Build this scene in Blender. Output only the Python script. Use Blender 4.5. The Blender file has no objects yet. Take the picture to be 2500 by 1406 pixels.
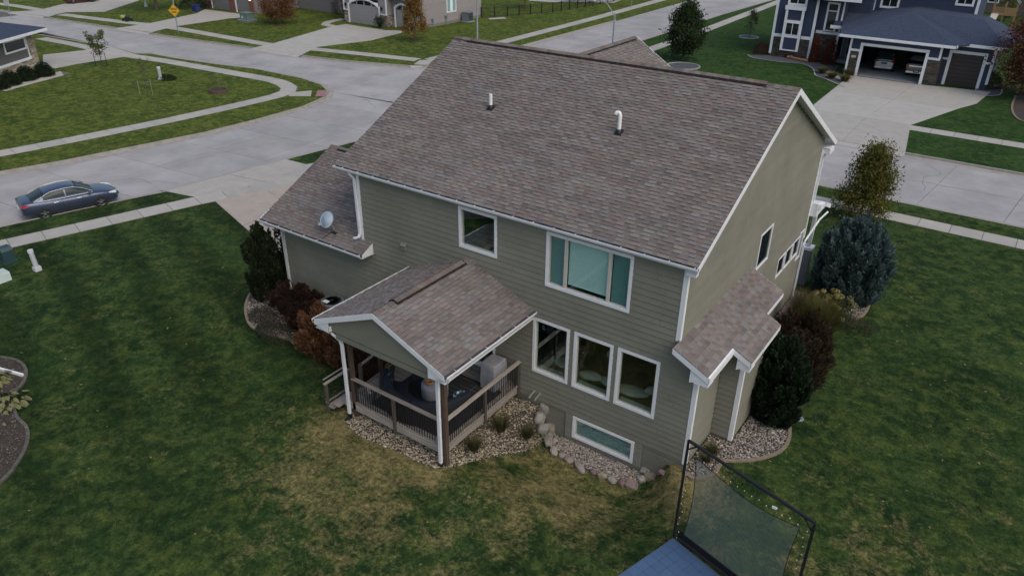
import bpy, bmesh, math, random
import numpy as np
from mathutils import Vector, Matrix
from mathutils.geometry import delaunay_2d_cdt
rnd = random.Random(7); rng = np.random.default_rng(7)
R = math.radians
SC = bpy.context.scene; COL = SC.collection

# ---------------------------------------------------------------- camera, sky, sun, exposure
cd = bpy.data.cameras.new('camera'); cam = bpy.data.objects.new('camera', cd); COL.objects.link(cam)
cd.sensor_width = 36; cd.lens = 1840.2*36/2500; cd.clip_start = 0.2; cd.clip_end = 2000
m = Matrix(((0.81833, -0.28113, 0.5013), (0.57464, 0.38288, -0.72332), (0.01141, 0.87998, 0.47487)))
cam.matrix_world = Matrix.Translation((6.55, -18.0, 15.654)) @ m.to_4x4()
SC.camera = cam
wd = bpy.data.worlds.new('World'); SC.world = wd; wd.use_nodes = True
wn = wd.node_tree.nodes; bg = wn['Background']
sky = wn.new('ShaderNodeTexSky'); sky.sky_type = 'NISHITA'; sky.sun_disc = False
sky.sun_elevation = R(50); sky.sun_rotation = R(106); sky.air_density = 1.2; sky.dust_density = 4.0; sky.ozone_density = 1.2
wd.node_tree.links.new(sky.outputs[0], bg.inputs[0]); bg.inputs[1].default_value = 0.13
sl = bpy.data.lights.new('sun', 'SUN'); sl.energy = 0.55; sl.angle = R(50); sl.color = (1.0, 0.96, 0.92)
so = bpy.data.objects.new('sun', sl); COL.objects.link(so)
so.rotation_euler = (R(90-50), 0, R(74))
SC.view_settings.view_transform = 'Standard'; SC.view_settings.look = 'None'
SC.view_settings.gamma = 1; SC.view_settings.use_curve_mapping = False
SC.view_settings.exposure = 0.12

# ---------------------------------------------------------------- materials
def srgb(r, g, b):
    return tuple(((c/255)/12.92 if c/255 <= 0.04045 else ((c/255+0.055)/1.055)**2.4) for c in (r, g, b))
def mk(name, col, rough=0.8, var=0.0, scale=4.0, bump=0.0, bscale=60.0, attr=False, metal=0.0, spec=0.5, coat=0.0,
       stretch=None, col2=None, fac=(0.35, 0.65), orand=0.0, trans=0.0, bdist=0.01, sub=0.0):
    M = bpy.data.materials.new(name); M.use_nodes = True; nt = M.node_tree; n = nt.nodes; L = nt.links
    b = n['Principled BSDF']; b.inputs['Roughness'].default_value = rough; b.inputs['Metallic'].default_value = metal
    b.inputs['Specular IOR Level'].default_value = spec; b.inputs['Coat Weight'].default_value = coat
    tc = n.new('ShaderNodeTexCoord'); vec = tc.outputs['Object']
    if stretch:
        mp = n.new('ShaderNodeMapping'); mp.inputs['Scale'].default_value = stretch; L.new(vec, mp.inputs[0]); vec = mp.outputs[0]
    rgb = n.new('ShaderNodeRGB'); rgb.outputs[0].default_value = (*col, 1); out = rgb.outputs[0]
    if var or col2:
        t = n.new('ShaderNodeTexNoise'); t.inputs['Scale'].default_value = scale; t.inputs['Detail'].default_value = 6; t.inputs['Roughness'].default_value = 0.65
        L.new(vec, t.inputs['Vector'])
        mr = n.new('ShaderNodeMapRange'); mr.inputs[1].default_value = fac[0]; mr.inputs[2].default_value = fac[1]; L.new(t.outputs['Fac'], mr.inputs[0])
        mx = n.new('ShaderNodeMix'); mx.data_type = 'RGBA'
        c2 = col2 or tuple(min(1, c*(1+var)) for c in col); c1 = col if col2 else tuple(c*(1-var) for c in col)
        mx.inputs[6].default_value = (*c1, 1); mx.inputs[7].default_value = (*c2, 1); L.new(mr.outputs[0], mx.inputs[0]); out = mx.outputs[2]
    if attr:
        a = n.new('ShaderNodeAttribute'); a.attribute_name = 'Col'
        mu = n.new('ShaderNodeMix'); mu.data_type = 'RGBA'; mu.blend_type = 'MULTIPLY'; mu.inputs[0].default_value = 1
        L.new(out, mu.inputs[6]); L.new(a.outputs['Color'], mu.inputs[7]); out = mu.outputs[2]
    if orand:
        oi = n.new('ShaderNodeObjectInfo'); mr = n.new('ShaderNodeMapRange'); mr.inputs[3].default_value = 1-orand; mr.inputs[4].default_value = 1+orand
        L.new(oi.outputs['Random'], mr.inputs[0])
        mu = n.new('ShaderNodeMix'); mu.data_type = 'RGBA'; mu.blend_type = 'MULTIPLY'; mu.inputs[0].default_value = 1
        L.new(out, mu.inputs[6]); L.new(mr.outputs[0], mu.inputs[7]); out = mu.outputs[2]
    L.new(out, b.inputs['Base Color'])
    if bump:
        t = n.new('ShaderNodeTexNoise'); t.inputs['Scale'].default_value = bscale; t.inputs['Detail'].default_value = 4; L.new(vec, t.inputs['Vector'])
        bp = n.new('ShaderNodeBump'); bp.inputs['Strength'].default_value = bump; bp.inputs['Distance'].default_value = bdist
        L.new(t.outputs['Fac'], bp.inputs['Height']); L.new(bp.outputs[0], b.inputs['Normal'])
    if sub:
        tr = n.new('ShaderNodeBsdfTranslucent'); L.new(out, tr.inputs[0]); ms = n.new('ShaderNodeMixShader'); ms.inputs[0].default_value = sub
        L.new(b.outputs[0], ms.inputs[1]); L.new(tr.outputs[0], ms.inputs[2]); L.new(ms.outputs[0], n['Material Output'].inputs[0])
    return M
def mk_glass(name, tint, gloss=0.02, alpha=0.9):
    M = bpy.data.materials.new(name); M.use_nodes = True; nt = M.node_tree; n = nt.nodes; L = nt.links
    n.remove(n['Principled BSDF']); tr = n.new('ShaderNodeBsdfTransparent'); tr.inputs[0].default_value = (*tint, 1)
    g = n.new('ShaderNodeBsdfGlossy'); g.inputs['Roughness'].default_value = gloss; g.inputs[0].default_value = (0.9, 0.97, 1, 1)
    fr = n.new('ShaderNodeFresnel'); fr.inputs[0].default_value = 1.45; ma = n.new('ShaderNodeMath'); ma.operation = 'MULTIPLY_ADD'; ma.inputs[1].default_value = 0.45; ma.inputs[2].default_value = 0.005
    L.new(fr.outputs[0], ma.inputs[0]); mx = n.new('ShaderNodeMixShader'); L.new(ma.outputs[0], mx.inputs[0]); L.new(tr.outputs[0], mx.inputs[1]); L.new(g.outputs[0], mx.inputs[2])
    L.new(mx.outputs[0], n['Material Output'].inputs[0]); return M
def mk_emit(name, col, s):
    M = bpy.data.materials.new(name); M.use_nodes = True; b = M.node_tree.nodes['Principled BSDF']
    b.inputs['Base Color'].default_value = (*col, 1); b.inputs['Emission Color'].default_value = (*col, 1); b.inputs['Emission Strength'].default_value = s; return M

def mk_grass(name, dark, mid, light, dry, dryc=None, stripes=False, dfac=1.0):
    """lawn: patchy greens, straw coloured clumps, optional mowing stripes and dead patches round given spots"""
    M = bpy.data.materials.new(name); M.use_nodes = True; nt = M.node_tree; n = nt.nodes; L = nt.links
    b = n['Principled BSDF']; b.inputs['Roughness'].default_value = 0.95; b.inputs['Specular IOR Level'].default_value = 0.08
    geo = n.new('ShaderNodeNewGeometry'); pos = geo.outputs['Position']
    def noise(sc, det=3, ro=0.6, dist=0.0, vec=None):
        t = n.new('ShaderNodeTexNoise'); t.inputs['Scale'].default_value = sc; t.inputs['Detail'].default_value = det
        t.inputs['Roughness'].default_value = ro; t.inputs['Distortion'].default_value = dist; L.new(vec or pos, t.inputs['Vector']); return t.outputs['Fac']
    def rng_(v, a, b_, c=0.0, d=1.0):
        r = n.new('ShaderNodeMapRange'); r.inputs[1].default_value = a; r.inputs[2].default_value = b_; r.inputs[3].default_value = c; r.inputs[4].default_value = d; L.new(v, r.inputs[0]); return r.outputs[0]
    def mix(f, a, c, mode='MIX'):
        x = n.new('ShaderNodeMix'); x.data_type = 'RGBA'; x.blend_type = mode
        if isinstance(f, float): x.inputs[0].default_value = f
        else: L.new(f, x.inputs[0])
        for q, i in ((a, 6), (c, 7)):
            if isinstance(q, tuple): x.inputs[i].default_value = (*q, 1)
            else: L.new(q, x.inputs[i])
        return x.outputs[2]
    def math_(op, a, c):
        x = n.new('ShaderNodeMath'); x.operation = op
        for q, i in ((a, 0), (c, 1)):
            if isinstance(q, (int, float)): x.inputs[i].default_value = q
            else: L.new(q, x.inputs[i])
        return x.outputs[0]
    c = mix(rng_(noise(0.35, 4), 0.38, 0.62), dark, mid)
    c = mix(rng_(noise(1.6, 5, 0.7), 0.42, 0.68), c, light)
    clump = noise(7.0, 6, 0.75, 0.4)
    fine = noise(34.0, 3, 0.7)
    # straw
    dn = math_('ADD', math_('MULTIPLY', noise(0.9, 5, 0.7, 0.6), 0.8), math_('MULTIPLY', clump, 0.5))
    thr = None
    if dryc:
        acc = None
        for (px, py, rad, st) in dryc:
            d = n.new('ShaderNodeVectorMath'); d.operation = 'DISTANCE'; L.new(pos, d.inputs[0]); d.inputs[1].default_value = (px, py, -0.5)
            w = rng_(d.outputs['Value'], rad*0.15, rad, st, 0.0); acc = w if acc is None else math_('MAXIMUM', acc, w)
        dn = math_('ADD', dn, math_('MULTIPLY', acc, 0.32))
    c = mix(math_('MULTIPLY', rng_(dn, 0.745, 0.99), dfac), c, dry)
    if stripes:
        wv = n.new('ShaderNodeTexWave'); wv.inputs['Scale'].default_value = 0.11; wv.inputs['Distortion'].default_value = 4.0; wv.inputs['Detail'].default_value = 3; wv.inputs['Detail Scale'].default_value = 0.6
        mp = n.new('ShaderNodeMapping'); mp.inputs['Rotation'].default_value = (0, 0, R(-73)); L.new(pos, mp.inputs[0]); L.new(mp.outputs[0], wv.inputs[0])
        sx = n.new('ShaderNodeSeparateXYZ'); L.new(pos, sx.inputs[0])
        f = math_('MULTIPLY', rng_(sx.outputs[0], -9, -17), 0.48)
        c = mix(f, c, mix(rng_(wv.outputs['Fac'], 0.2, 0.9), (0.62, 0.62, 0.62), (1.25, 1.22, 1.1)), 'MULTIPLY') if False else mix(math_('MULTIPLY', f, rng_(wv.outputs['Fac'], 0.3, 0.9)), c, tuple(q*0.5 for q in dark))
    c = mix(1.0, c, mix(rng_(clump, 0.36, 0.66), (0.58, 0.62, 0.60), (1.28, 1.26, 1.2)), 'MULTIPLY')
    c = mix(1.0, c, mix(rng_(noise(3.2, 4, 0.7, 0.8), 0.36, 0.64), (0.66, 0.70, 0.70), (1.22, 1.2, 1.15)), 'MULTIPLY')
    c = mix(1.0, c, mix(rng_(fine, 0.3, 0.7), (0.55, 0.55, 0.55), (1.45, 1.45, 1.4)), 'MULTIPLY')
    L.new(c, b.inputs['Base Color'])
    bp = n.new('ShaderNodeBump'); bp.inputs['Strength'].default_value = 0.9; bp.inputs['Distance'].default_value = 0.05
    L.new(math_('ADD', math_('MULTIPLY', fine, 0.6), clump), bp.inputs['Height']); L.new(bp.outputs[0], b.inputs['Normal'])
    return M

MT = {}
MT['siding'] = mk('siding paint', (0.212, 0.210, 0.170), 0.65, 0.09, 0.7, 0.15, 40, attr=True, spec=0.3)
MT['found'] = mk('painted foundation', (0.185, 0.178, 0.145), 0.8, 0.08, 3, 0.5, 30)
MT['white'] = mk('white trim paint', (0.77, 0.79, 0.82), 0.5, 0.04, 2, attr=True)
MT['gutter'] = mk('white gutter', (0.74, 0.76, 0.8), 0.35, 0.06, 3)
MT['gutter_in'] = mk('gutter trough', (0.10, 0.10, 0.11), 0.7, 0.3, 6)
MT['shingle'] = mk('asphalt shingle', (1, 1, 1), 0.95, 0.16, 1.3, 0.8, 160, attr=True, spec=0.15, bdist=0.004)
MT['black'] = mk('black metal', (0.012, 0.012, 0.014), 0.45)
MT['ridge_black'] = mk('ridge vent black', (0.01, 0.009, 0.01), 0.9)
MT['wood'] = mk('weathered deck wood', (0.29, 0.26, 0.225), 0.85, 0.3, 3, 0.4, 30, stretch=(0.5, 6, 6), orand=0.16)
MT['wood_y'] = mk('weathered deck wood b', (0.29, 0.26, 0.225), 0.85, 0.3, 3, 0.4, 30, stretch=(6, 0.5, 6), orand=0.16)
MT['post'] = mk('brown cedar post', (0.080, 0.052, 0.038), 0.8, 0.3, 4, 0.3, 30, stretch=(8, 8, 0.7), orand=0.2)
MT['conc'] = mk('street concrete', (0.352, 0.345, 0.343), 0.9, 0.13, 0.35, 0.25, 80, attr=True, spec=0.25)
MT['walk'] = mk('sidewalk concrete', (0.40, 0.385, 0.355), 0.9, 0.07, 1.5, 0.2, 80, attr=True, spec=0.25)
MT['joint'] = mk('joint fill', (0.12, 0.11, 0.10), 0.95, 0.3, 3)
MT['post_grey'] = mk('grey brown post', (0.075, 0.062, 0.052), 0.85, 0.3, 4, 0.3, 30, stretch=(8, 8, 0.7), orand=0.15)
MT['kerb'] = mk('kerb concrete', (0.33, 0.31, 0.28), 0.9, 0.15, 2)
MT['pink'] = mk('tactile paving', (0.30, 0.16, 0.16), 0.9, 0.1, 6)
MT['pebble'] = mk('river pebble', (1, 1, 1), 0.8, 0.1, 30, attr=True)
MT['soil'] = mk('bed soil', (0.05, 0.04, 0.032), 0.95, 0.3, 6, 0.5, 30)
MT['curb'] = mk('tan bed curbing', (0.21, 0.17, 0.12), 0.9, 0.2, 5, 0.3, 40)
MT['boulder'] = mk('field boulder', (1, 1, 1), 0.85, 0.25, 5, 0.6, 18, attr=True, bdist=0.03)
MT['leaf'] = mk('leaf', (1, 1, 1), 0.7, attr=True, spec=0.2, sub=0.25)
MT['bark'] = mk('bark', (0.09, 0.07, 0.055), 0.9, 0.3, 12, 0.5, 40)
MT['glass'] = mk_glass('window glass', (0.88, 0.96, 0.94))
MT['glass_dark'] = mk('dark window glass', (0.012, 0.016, 0.02), 0.06, spec=0.8)
MT['room'] = mk('room wall', (0.16, 0.13, 0.105), 0.9)
MT['room_floor'] = mk('room floor', (0.12, 0.06, 0.035), 0.5, 0.2, 3)
MT['blind'] = mk('white blind', (0.74, 0.86, 0.86), 0.7)
MT['teal'] = mk('teal screen', (0.22, 0.36, 0.38), 0.6)
MT['sash'] = mk('vinyl sash', (0.55, 0.53, 0.49), 0.5)
MT['cushion'] = mk('beige cushion', (0.36, 0.33, 0.27), 0.9, 0.1, 5)
MT['navy'] = mk('navy cushion fabric', (0.012, 0.017, 0.03), 0.9, 0.2, 8)
MT['wicker'] = mk('dark wicker', (0.02, 0.02, 0.024), 0.8, 0.4, 60)
MT['rug'] = mk('dark outdoor rug', (0.022, 0.024, 0.028), 0.95, 0.25, 3)
MT['rugline'] = mk('rug line', (0.13, 0.13, 0.12), 0.95)
MT['greyfab'] = mk('grey canvas', (0.29, 0.30, 0.33), 0.9, 0.12, 3, 0.4, 8, bdist=0.03)
MT['steel'] = mk('galvanised steel', (0.32, 0.36, 0.40), 0.45, 0.1, 5, metal=0.5)
MT['pole'] = mk('pole steel', (0.28, 0.33, 0.37), 0.5, 0.08, 3, metal=0.3)
MT['navy_paint'] = mk('metallic navy car paint', (0.065, 0.088, 0.145), 0.32, 0.03, 3, metal=0.55, coat=0.6)
MT['silver'] = mk('silver car paint', (0.42, 0.45, 0.48), 0.3, metal=0.6, coat=0.6)
MT['greencar'] = mk('grey green truck paint', (0.17, 0.19, 0.19), 0.3, metal=0.6, coat=0.6)
MT['redcar'] = mk('red car paint', (0.16, 0.012, 0.02), 0.3, metal=0.4, coat=0.6)
MT['carglass'] = mk('car glass', (0.02, 0.035, 0.04), 0.2, spec=0.25)
MT['tyre'] = mk('tyre rubber', (0.015, 0.015, 0.016), 0.85)
MT['rim'] = mk('alloy rim', (0.45, 0.47, 0.5), 0.3, metal=0.8)
MT['chrome'] = mk('chrome', (0.75, 0.78, 0.8), 0.15, metal=1.0)
MT['redlamp'] = mk('red tail lamp', (0.30, 0.015, 0.03), 0.2, coat=0.8)
MT['lens'] = mk('clear lamp lens', (0.6, 0.66, 0.7), 0.15, coat=0.8)
MT['dishgrey'] = mk('dish grey', (0.36, 0.45, 0.53), 0.5, 0.04, 6)
MT['pvc'] = mk('white pvc', (0.8, 0.82, 0.82), 0.4)
MT['acgrey'] = mk('condenser grey', (0.16, 0.19, 0.22), 0.6)
MT['navy_side'] = mk('navy siding', (0.030, 0.046, 0.088), 0.7, 0.08, 1, 0.6, 5.6, stretch=(0.02, 0.02, 1), bdist=0.03)
MT['navy_roof'] = mk('blue grey shingle roof', (0.034, 0.050, 0.088), 0.95, 0.35, 7, 0.4, 12)
MT['stone_d'] = mk('brown stacked stone', (0.075, 0.065, 0.058), 0.9, attr=True)
MT['door_brown'] = mk('dark brown garage door', (0.045, 0.035, 0.035), 0.6, 0.2, 3, stretch=(1, 1, 8))
MT['grey_side'] = mk('grey lap siding', (0.235, 0.225, 0.22), 0.75, 0.05, 1, attr=True)
MT['taupe_side'] = mk('taupe lap siding', (0.17, 0.165, 0.165), 0.75, 0.05, 1, attr=True)
MT['grey_door'] = mk('light grey garage door', (0.30, 0.29, 0.30), 0.6, 0.04, 2, attr=True)
MT['brick'] = mk('red brick', (0.19, 0.085, 0.065), 0.9, 0.35, 12)
MT['tanstone'] = mk('tan limestone', (1, 1, 1), 0.9, 0.15, 8, attr=True)
MT['stucco'] = mk('grey stucco', (0.12, 0.12, 0.115), 0.9, 0.08, 4)
MT['yellow'] = mk('yellow sign sheeting', (0.72, 0.40, 0.015), 0.5)
MT['utility_green'] = mk('utility green', (0.14, 0.22, 0.19), 0.6)
MT['dark_green'] = mk('dark green utility box', (0.025, 0.06, 0.065), 0.5)
MT['court'] = mk('blue court tile', (0.065, 0.125, 0.235), 0.6, 0.08, 20, 0.3, 60, orand=0.05)
MT['net'] = None
MT['bulb'] = mk('frosted bulb', (0.8, 0.8, 0.6), 0.3)
MT['orange'] = mk('orange glass', (0.40, 0.17, 0.05), 0.3)
MT['red'] = mk('red plastic', (0.35, 0.03, 0.02), 0.5)
MT['skin'] = mk('skin', (0.35, 0.2, 0.14), 0.6)
MT['lamp_on'] = mk_emit('lit lamp', (1.0, 0.75, 0.35), 6.0)
MT['pat'] = mk('patterned cushion', (0.012, 0.03, 0.05), 0.9, col2=(0.30, 0.50, 0.56), scale=9, fac=(0.5, 0.53))
MT['lawn_home'] = mk_grass('lawn around the tan house', (0.019, 0.044, 0.016), (0.034, 0.070, 0.023), (0.076, 0.108, 0.030), (0.23, 0.19, 0.092),
    [(-7.5, -5.4, 5.5, 0.78), (-2.3, -2.6, 4.5, 0.9), (1.0, -0.7, 2.2, 1.25), (-3, -8.5, 7, 0.42), (7, -2, 7, 0.3), (-9.3, -4.8, 2.4, 0.95), (-5.4, -4.8, 1.6, 1.0)], stripes=True)
MT['lawn_far'] = mk_grass('lawn across the street', (0.044, 0.074, 0.018), (0.080, 0.118, 0.024), (0.150, 0.170, 0.040), (0.19, 0.165, 0.075), None, False, 0.8)
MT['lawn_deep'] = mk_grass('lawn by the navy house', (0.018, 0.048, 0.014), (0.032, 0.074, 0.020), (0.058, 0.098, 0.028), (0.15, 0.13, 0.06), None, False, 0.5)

# ---------------------------------------------------------------- mesh helpers
ORG = {}
class MB:
    def __init__(s): s.v = []; s.f = []; s.c = []; s.mi = []
    def face(s, pts, col=(1, 1, 1), mi=0):
        i = len(s.v); s.v += [tuple(p) for p in pts]; s.f.append(tuple(range(i, i+len(pts)))); s.c.append(col); s.mi.append(mi)
    def poly(s, V, F, col=(1, 1, 1), mi=0):
        i = len(s.v); s.v += [tuple(p) for p in V]
        for f in F: s.f.append(tuple(i+k for k in f)); s.c.append(col); s.mi.append(mi)
    def tab(s, P, col):   # shingle tab: butt edge coloured dark as a painted shadow line
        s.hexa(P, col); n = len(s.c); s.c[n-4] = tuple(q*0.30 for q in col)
    def hexa(s, P, col=(1, 1, 1), mi=0):   # 8 points: bottom 4, top 4 counterclockwise
        s.poly(P, [(3, 2, 1, 0), (4, 5, 6, 7), (0, 1, 5, 4), (1, 2, 6, 5), (2, 3, 7, 6), (3, 0, 4, 7)], col, mi)
    def box(s, a, b, col=(1, 1, 1), mi=0):
        (x0, x1), (y0, y1), (z0, z1) = [sorted(q) for q in zip(a, b)]
        s.hexa([(x0, y0, z0), (x1, y0, z0), (x1, y1, z0), (x0, y1, z0), (x0, y0, z1), (x1, y0, z1), (x1, y1, z1), (x0, y1, z1)], col, mi); return s
    def prism(s, poly, off, col=(1, 1, 1), mi=0):   # poly: 3D points, off: vector
        n = len(poly); P = [Vector(p) for p in poly]; Q = [p+Vector(off) for p in P]
        s.poly(P+Q, [tuple(range(n))[::-1], tuple(range(n, 2*n))]+[(i, (i+1) % n, n+(i+1) % n, n+i) for i in range(n)], col, mi); return s
    def tube(s, pts, r, k=8, col=(1, 1, 1), mi=0, cap=True):
        pts = [Vector(p) for p in pts]; n = len(pts); rs = r if isinstance(r, (list, tuple)) else [r]*n
        V = []; up = Vector((0, 0, 1))
        for i, p in enumerate(pts):
            d = (pts[min(i+1, n-1)]-pts[max(i-1, 0)]).normalized()
            a = d.cross(up if abs(d.z) < 0.95 else Vector((1, 0, 0))).normalized(); b = d.cross(a)
            V += [p+a*math.cos(2*math.pi*j/k)*rs[i]+b*math.sin(2*math.pi*j/k)*rs[i] for j in range(k)]
        F = [(i*k+j, i*k+(j+1) % k, (i+1)*k+(j+1) % k, (i+1)*k+j) for i in range(n-1) for j in range(k)]
        if cap: F += [tuple(range(k))[::-1], tuple(range((n-1)*k, n*k))]
        s.poly(V, F, col, mi); return s
    def rtube(s, pts, w, h, side=(1, 0, 0), col=(1, 1, 1)):    # rectangular pipe
        pts = [Vector(p) for p in pts]; sd = Vector(side); V = []; n = len(pts)
        for i, p in enumerate(pts):
            d = (pts[min(i+1, n-1)]-pts[max(i-1, 0)]).normalized(); b = d.cross(sd).normalized()
            V += [p+sd*w/2+b*h/2, p-sd*w/2+b*h/2, p-sd*w/2-b*h/2, p+sd*w/2-b*h/2]
        F = [(i*4+j, i*4+(j+1) % 4, (i+1)*4+(j+1) % 4, (i+1)*4+j) for i in range(n-1) for j in range(4)]+[(3, 2, 1, 0), tuple(range(4*n-4, 4*n))]
        s.poly(V, F, col); return s
    def rock(s, c, r, col, seed, rot=0):   # angular field stone: hull of jittered points
        g = random.Random(seed); bm = bmesh.new(); cs, sn = math.cos(rot), math.sin(rot)
        for k in range(26):
            q = Vector((g.gauss(0, 1), g.gauss(0, 1), g.gauss(0, 1))).normalized()*g.uniform(.86, 1.08); q = Vector([math.copysign(abs(a)**.8, a) for a in q]); x, y = q.x*r[0], q.y*r[1]; bm.verts.new((c[0]+x*cs-y*sn, c[1]+x*sn+y*cs, c[2]+q.z*r[2]))
        bmesh.ops.convex_hull(bm, input=bm.verts); bmesh.ops.delete(bm, geom=[v for v in bm.verts if not v.link_faces], context='VERTS'); bmesh.ops.bevel(bm, geom=list(bm.edges), offset=min(r)*.10, segments=1, affect='EDGES'); bm.verts.index_update()
        s.poly([v.co.copy() for v in bm.verts], [tuple(v.index for v in f.verts) for f in bm.faces], col); bm.free(); return s
    def lathe(s, prof, c=(0, 0, 0), k=24, col=(1, 1, 1), mi=0):
        c = Vector(c); V = []; n = len(prof)
        for (r, z) in prof: V += [c+Vector((r*math.cos(2*math.pi*j/k), r*math.sin(2*math.pi*j/k), z)) for j in range(k)]
        F = [(i*k+j, i*k+(j+1) % k, (i+1)*k+(j+1) % k, (i+1)*k+j) for i in range(n-1) for j in range(k)]
        F += [tuple(range(k))[::-1], tuple(range((n-1)*k, n*k))]
        s.poly(V, F, col, mi); return s
    def blob(s, c, r, sub=2, noise=0.15, col=(1, 1, 1), seed=0, rot=0, flat=None):
        bm = bmesh.new(); bmesh.ops.create_icosphere(bm, subdivisions=sub, radius=1); g = random.Random(seed)
        o = [Vector((g.uniform(-1, 1), g.uniform(-1, 1), g.uniform(-1, 1))).normalized() for _ in range(7)]; am = [g.uniform(-1, 1) for _ in o]
        cs, sn = math.cos(rot), math.sin(rot); V = []
        for v in bm.verts:
            p = v.co.copy(); d = 1+noise*sum(a*max(0, p.dot(q))**2 for a, q in zip(am, o)); p = Vector((p.x*r[0]*d, p.y*r[1]*d, p.z*r[2]*d))
            V.append((c[0]+p.x*cs-p.y*sn, c[1]+p.x*sn+p.y*cs, c[2]+p.z))
        s.poly(V, [tuple(v.index for v in f.verts) for f in bm.faces], col); bm.free(); return s
def obj(name, mb, mats, parent=None, smooth=False, **pr):
    if mats is None or not isinstance(mats, (list, tuple)): mats = [mats]
    me = bpy.data.meshes.new(name); og = Vector(ORG.get(parent.name, (0, 0, 0))) if parent else Vector((0, 0, 0))
    me.from_pydata([tuple(Vector(v)-og) for v in mb.v], [], mb.f)
    for mm in mats: me.materials.append(mm)
    a = me.attributes.new('Col', 'FLOAT_COLOR', 'CORNER')
    nl = np.array([len(f) for f in mb.f]); cc = np.repeat(np.array([(*c, 1) for c in mb.c], dtype=np.float32), nl, axis=0)
    a.data.foreach_set('color', cc.ravel())
    if any(mb.mi): me.polygons.foreach_set('material_index', mb.mi)
    if smooth: me.polygons.foreach_set('use_smooth', [True]*len(me.polygons))
    o = bpy.data.objects.new(name, me); COL.objects.link(o)
    if parent: o.parent = parent; ORG[o.name] = og
    for k, v in pr.items(): o[k] = v
    return o
def solo(name, mb, mats, label, cat, loc, group=None, smooth=False, **pr):
    mb.v = [(v[0]-loc[0], v[1]-loc[1], v[2]-loc[2]) for v in mb.v]; o = obj(name, mb, mats, None, smooth, label=label, category=cat, **pr)
    o.location = loc; ORG[o.name] = tuple(loc)
    if group: o['group'] = group
    return o
def raw(name, V, F, cols, mat, parent=None, smooth=False, **pr):   # numpy: V (n,3), F (m,k) same k, cols (m,3)
    me = bpy.data.meshes.new(name); og = np.array(ORG.get(parent.name, (0, 0, 0))) if parent else np.zeros(3)
    V = np.asarray(V, dtype=np.float32)-og.astype(np.float32); F = np.asarray(F, dtype=np.int32); m_, k = F.shape
    me.vertices.add(len(V)); me.vertices.foreach_set('co', V.ravel()); me.loops.add(m_*k); me.loops.foreach_set('vertex_index', F.ravel())
    me.polygons.add(m_); me.polygons.foreach_set('loop_start', np.arange(m_, dtype=np.int32)*k)
    me.update(calc_edges=True); me.materials.append(mat)
    if cols is not None:
        a = me.attributes.new('Col', 'FLOAT_COLOR', 'CORNER'); c4 = np.ones((m_, 4), dtype=np.float32); c4[:, :3] = cols
        a.data.foreach_set('color', np.repeat(c4, k, axis=0).ravel())
    if smooth: me.polygons.foreach_set('use_smooth', [True]*m_)
    o = bpy.data.objects.new(name, me); COL.objects.link(o)
    if parent: o.parent = parent; ORG[o.name] = tuple(og)
    for q, v in pr.items(): o[q] = v
    return o
def thing(name, label, cat, loc=(0, 0, 0), group=None, local=False, rotz=0):
    o = bpy.data.objects.new(name, None); COL.objects.link(o); o.location = loc; o.rotation_euler = (0, 0, rotz); o.empty_display_size = 0.2
    o['label'] = label; o['category'] = cat
    if group: o['group'] = group
    ORG[o.name] = (0, 0, 0) if local else tuple(loc)
    return o
def copy_tree(o, parent=None):
    c = o.copy(); COL.objects.link(c)
    if parent: c.parent = parent
    for ch in [q for q in bpy.data.objects if q.parent == o]: copy_tree(ch, c)
    return c

def lerp(a, b, t): return a+(b-a)*t
def sst(a, b, x):
    t = min(1.0, max(0.0, (x-a)/(b-a))); return t*t*(3-2*t)
def gz(x, y):
    """ground height of the lots around the tan house"""
    z = -0.45
    dx = max(-17.6-x, 0.0, x+13.2); dy = abs(y-0.3) if y < 0.3 else 0.0 if y < 7 else y-7
    z += 0.36*math.exp(-(dx*dx+dy*dy)/5.0)
    k = min(1.0, max(0.0, -y/2.2))
    sx = sst(-4.66-1.6*k, -4.38+0.2*k, x)*(1-sst(-0.25-0.3*k, 0.25+1.9*k, x))
    sy = sst(-4.8, -1.35, y)*(1-sst(1.5, 2.0, y))
    return z-0.9*sx*sy

G0 = -0.45
def inpoly(x, y, P):
    r = False; j = len(P)-1
    for i in range(len(P)):
        if (P[i][1] > y) != (P[j][1] > y) and x < (P[j][0]-P[i][0])*(y-P[i][1])/(P[j][1]-P[i][1])+P[i][0]: r = not r
        j = i
    return r
def drape(poly, off, step, zf=gz, jitter=0.0):
    """polygon triangulated with interior points, every vertex at zf+off"""
    P = []; n = len(poly)
    for i in range(n):
        a, b = Vector(poly[i]).to_2d(), Vector(poly[(i+1) % n]).to_2d(); k = max(1, int((b-a).length/step))
        P += [a.lerp(b, j/k) for j in range(k)]
    m_ = len(P); xs = [p.x for p in P]; ys = [p.y for p in P]; pts = list(P)
    x = min(xs)+step/2
    while x < max(xs):
        y = min(ys)+step/2
        while y < max(ys):
            q = (x+rnd.uniform(-jitter, jitter), y+rnd.uniform(-jitter, jitter))
            if inpoly(q[0], q[1], P): pts.append(Vector(q))
            y += step
        x += step
    vs, _, fs, _, _, _ = delaunay_2d_cdt(pts, [(i, (i+1) % m_) for i in range(m_)], [], 0, 1e-4)
    mb = MB(); V = [(v.x, v.y, zf(v.x, v.y)+off) for v in vs]
    F = [f for f in fs if inpoly(sum(vs[k].x for k in f)/3, sum(vs[k].y for k in f)/3, P)]
    F = [f if (vs[f[1]]-vs[f[0]]).cross(vs[f[2]]-vs[f[0]]) > 0 else f[::-1] for f in F]
    mb.poly(V, F); return mb
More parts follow.
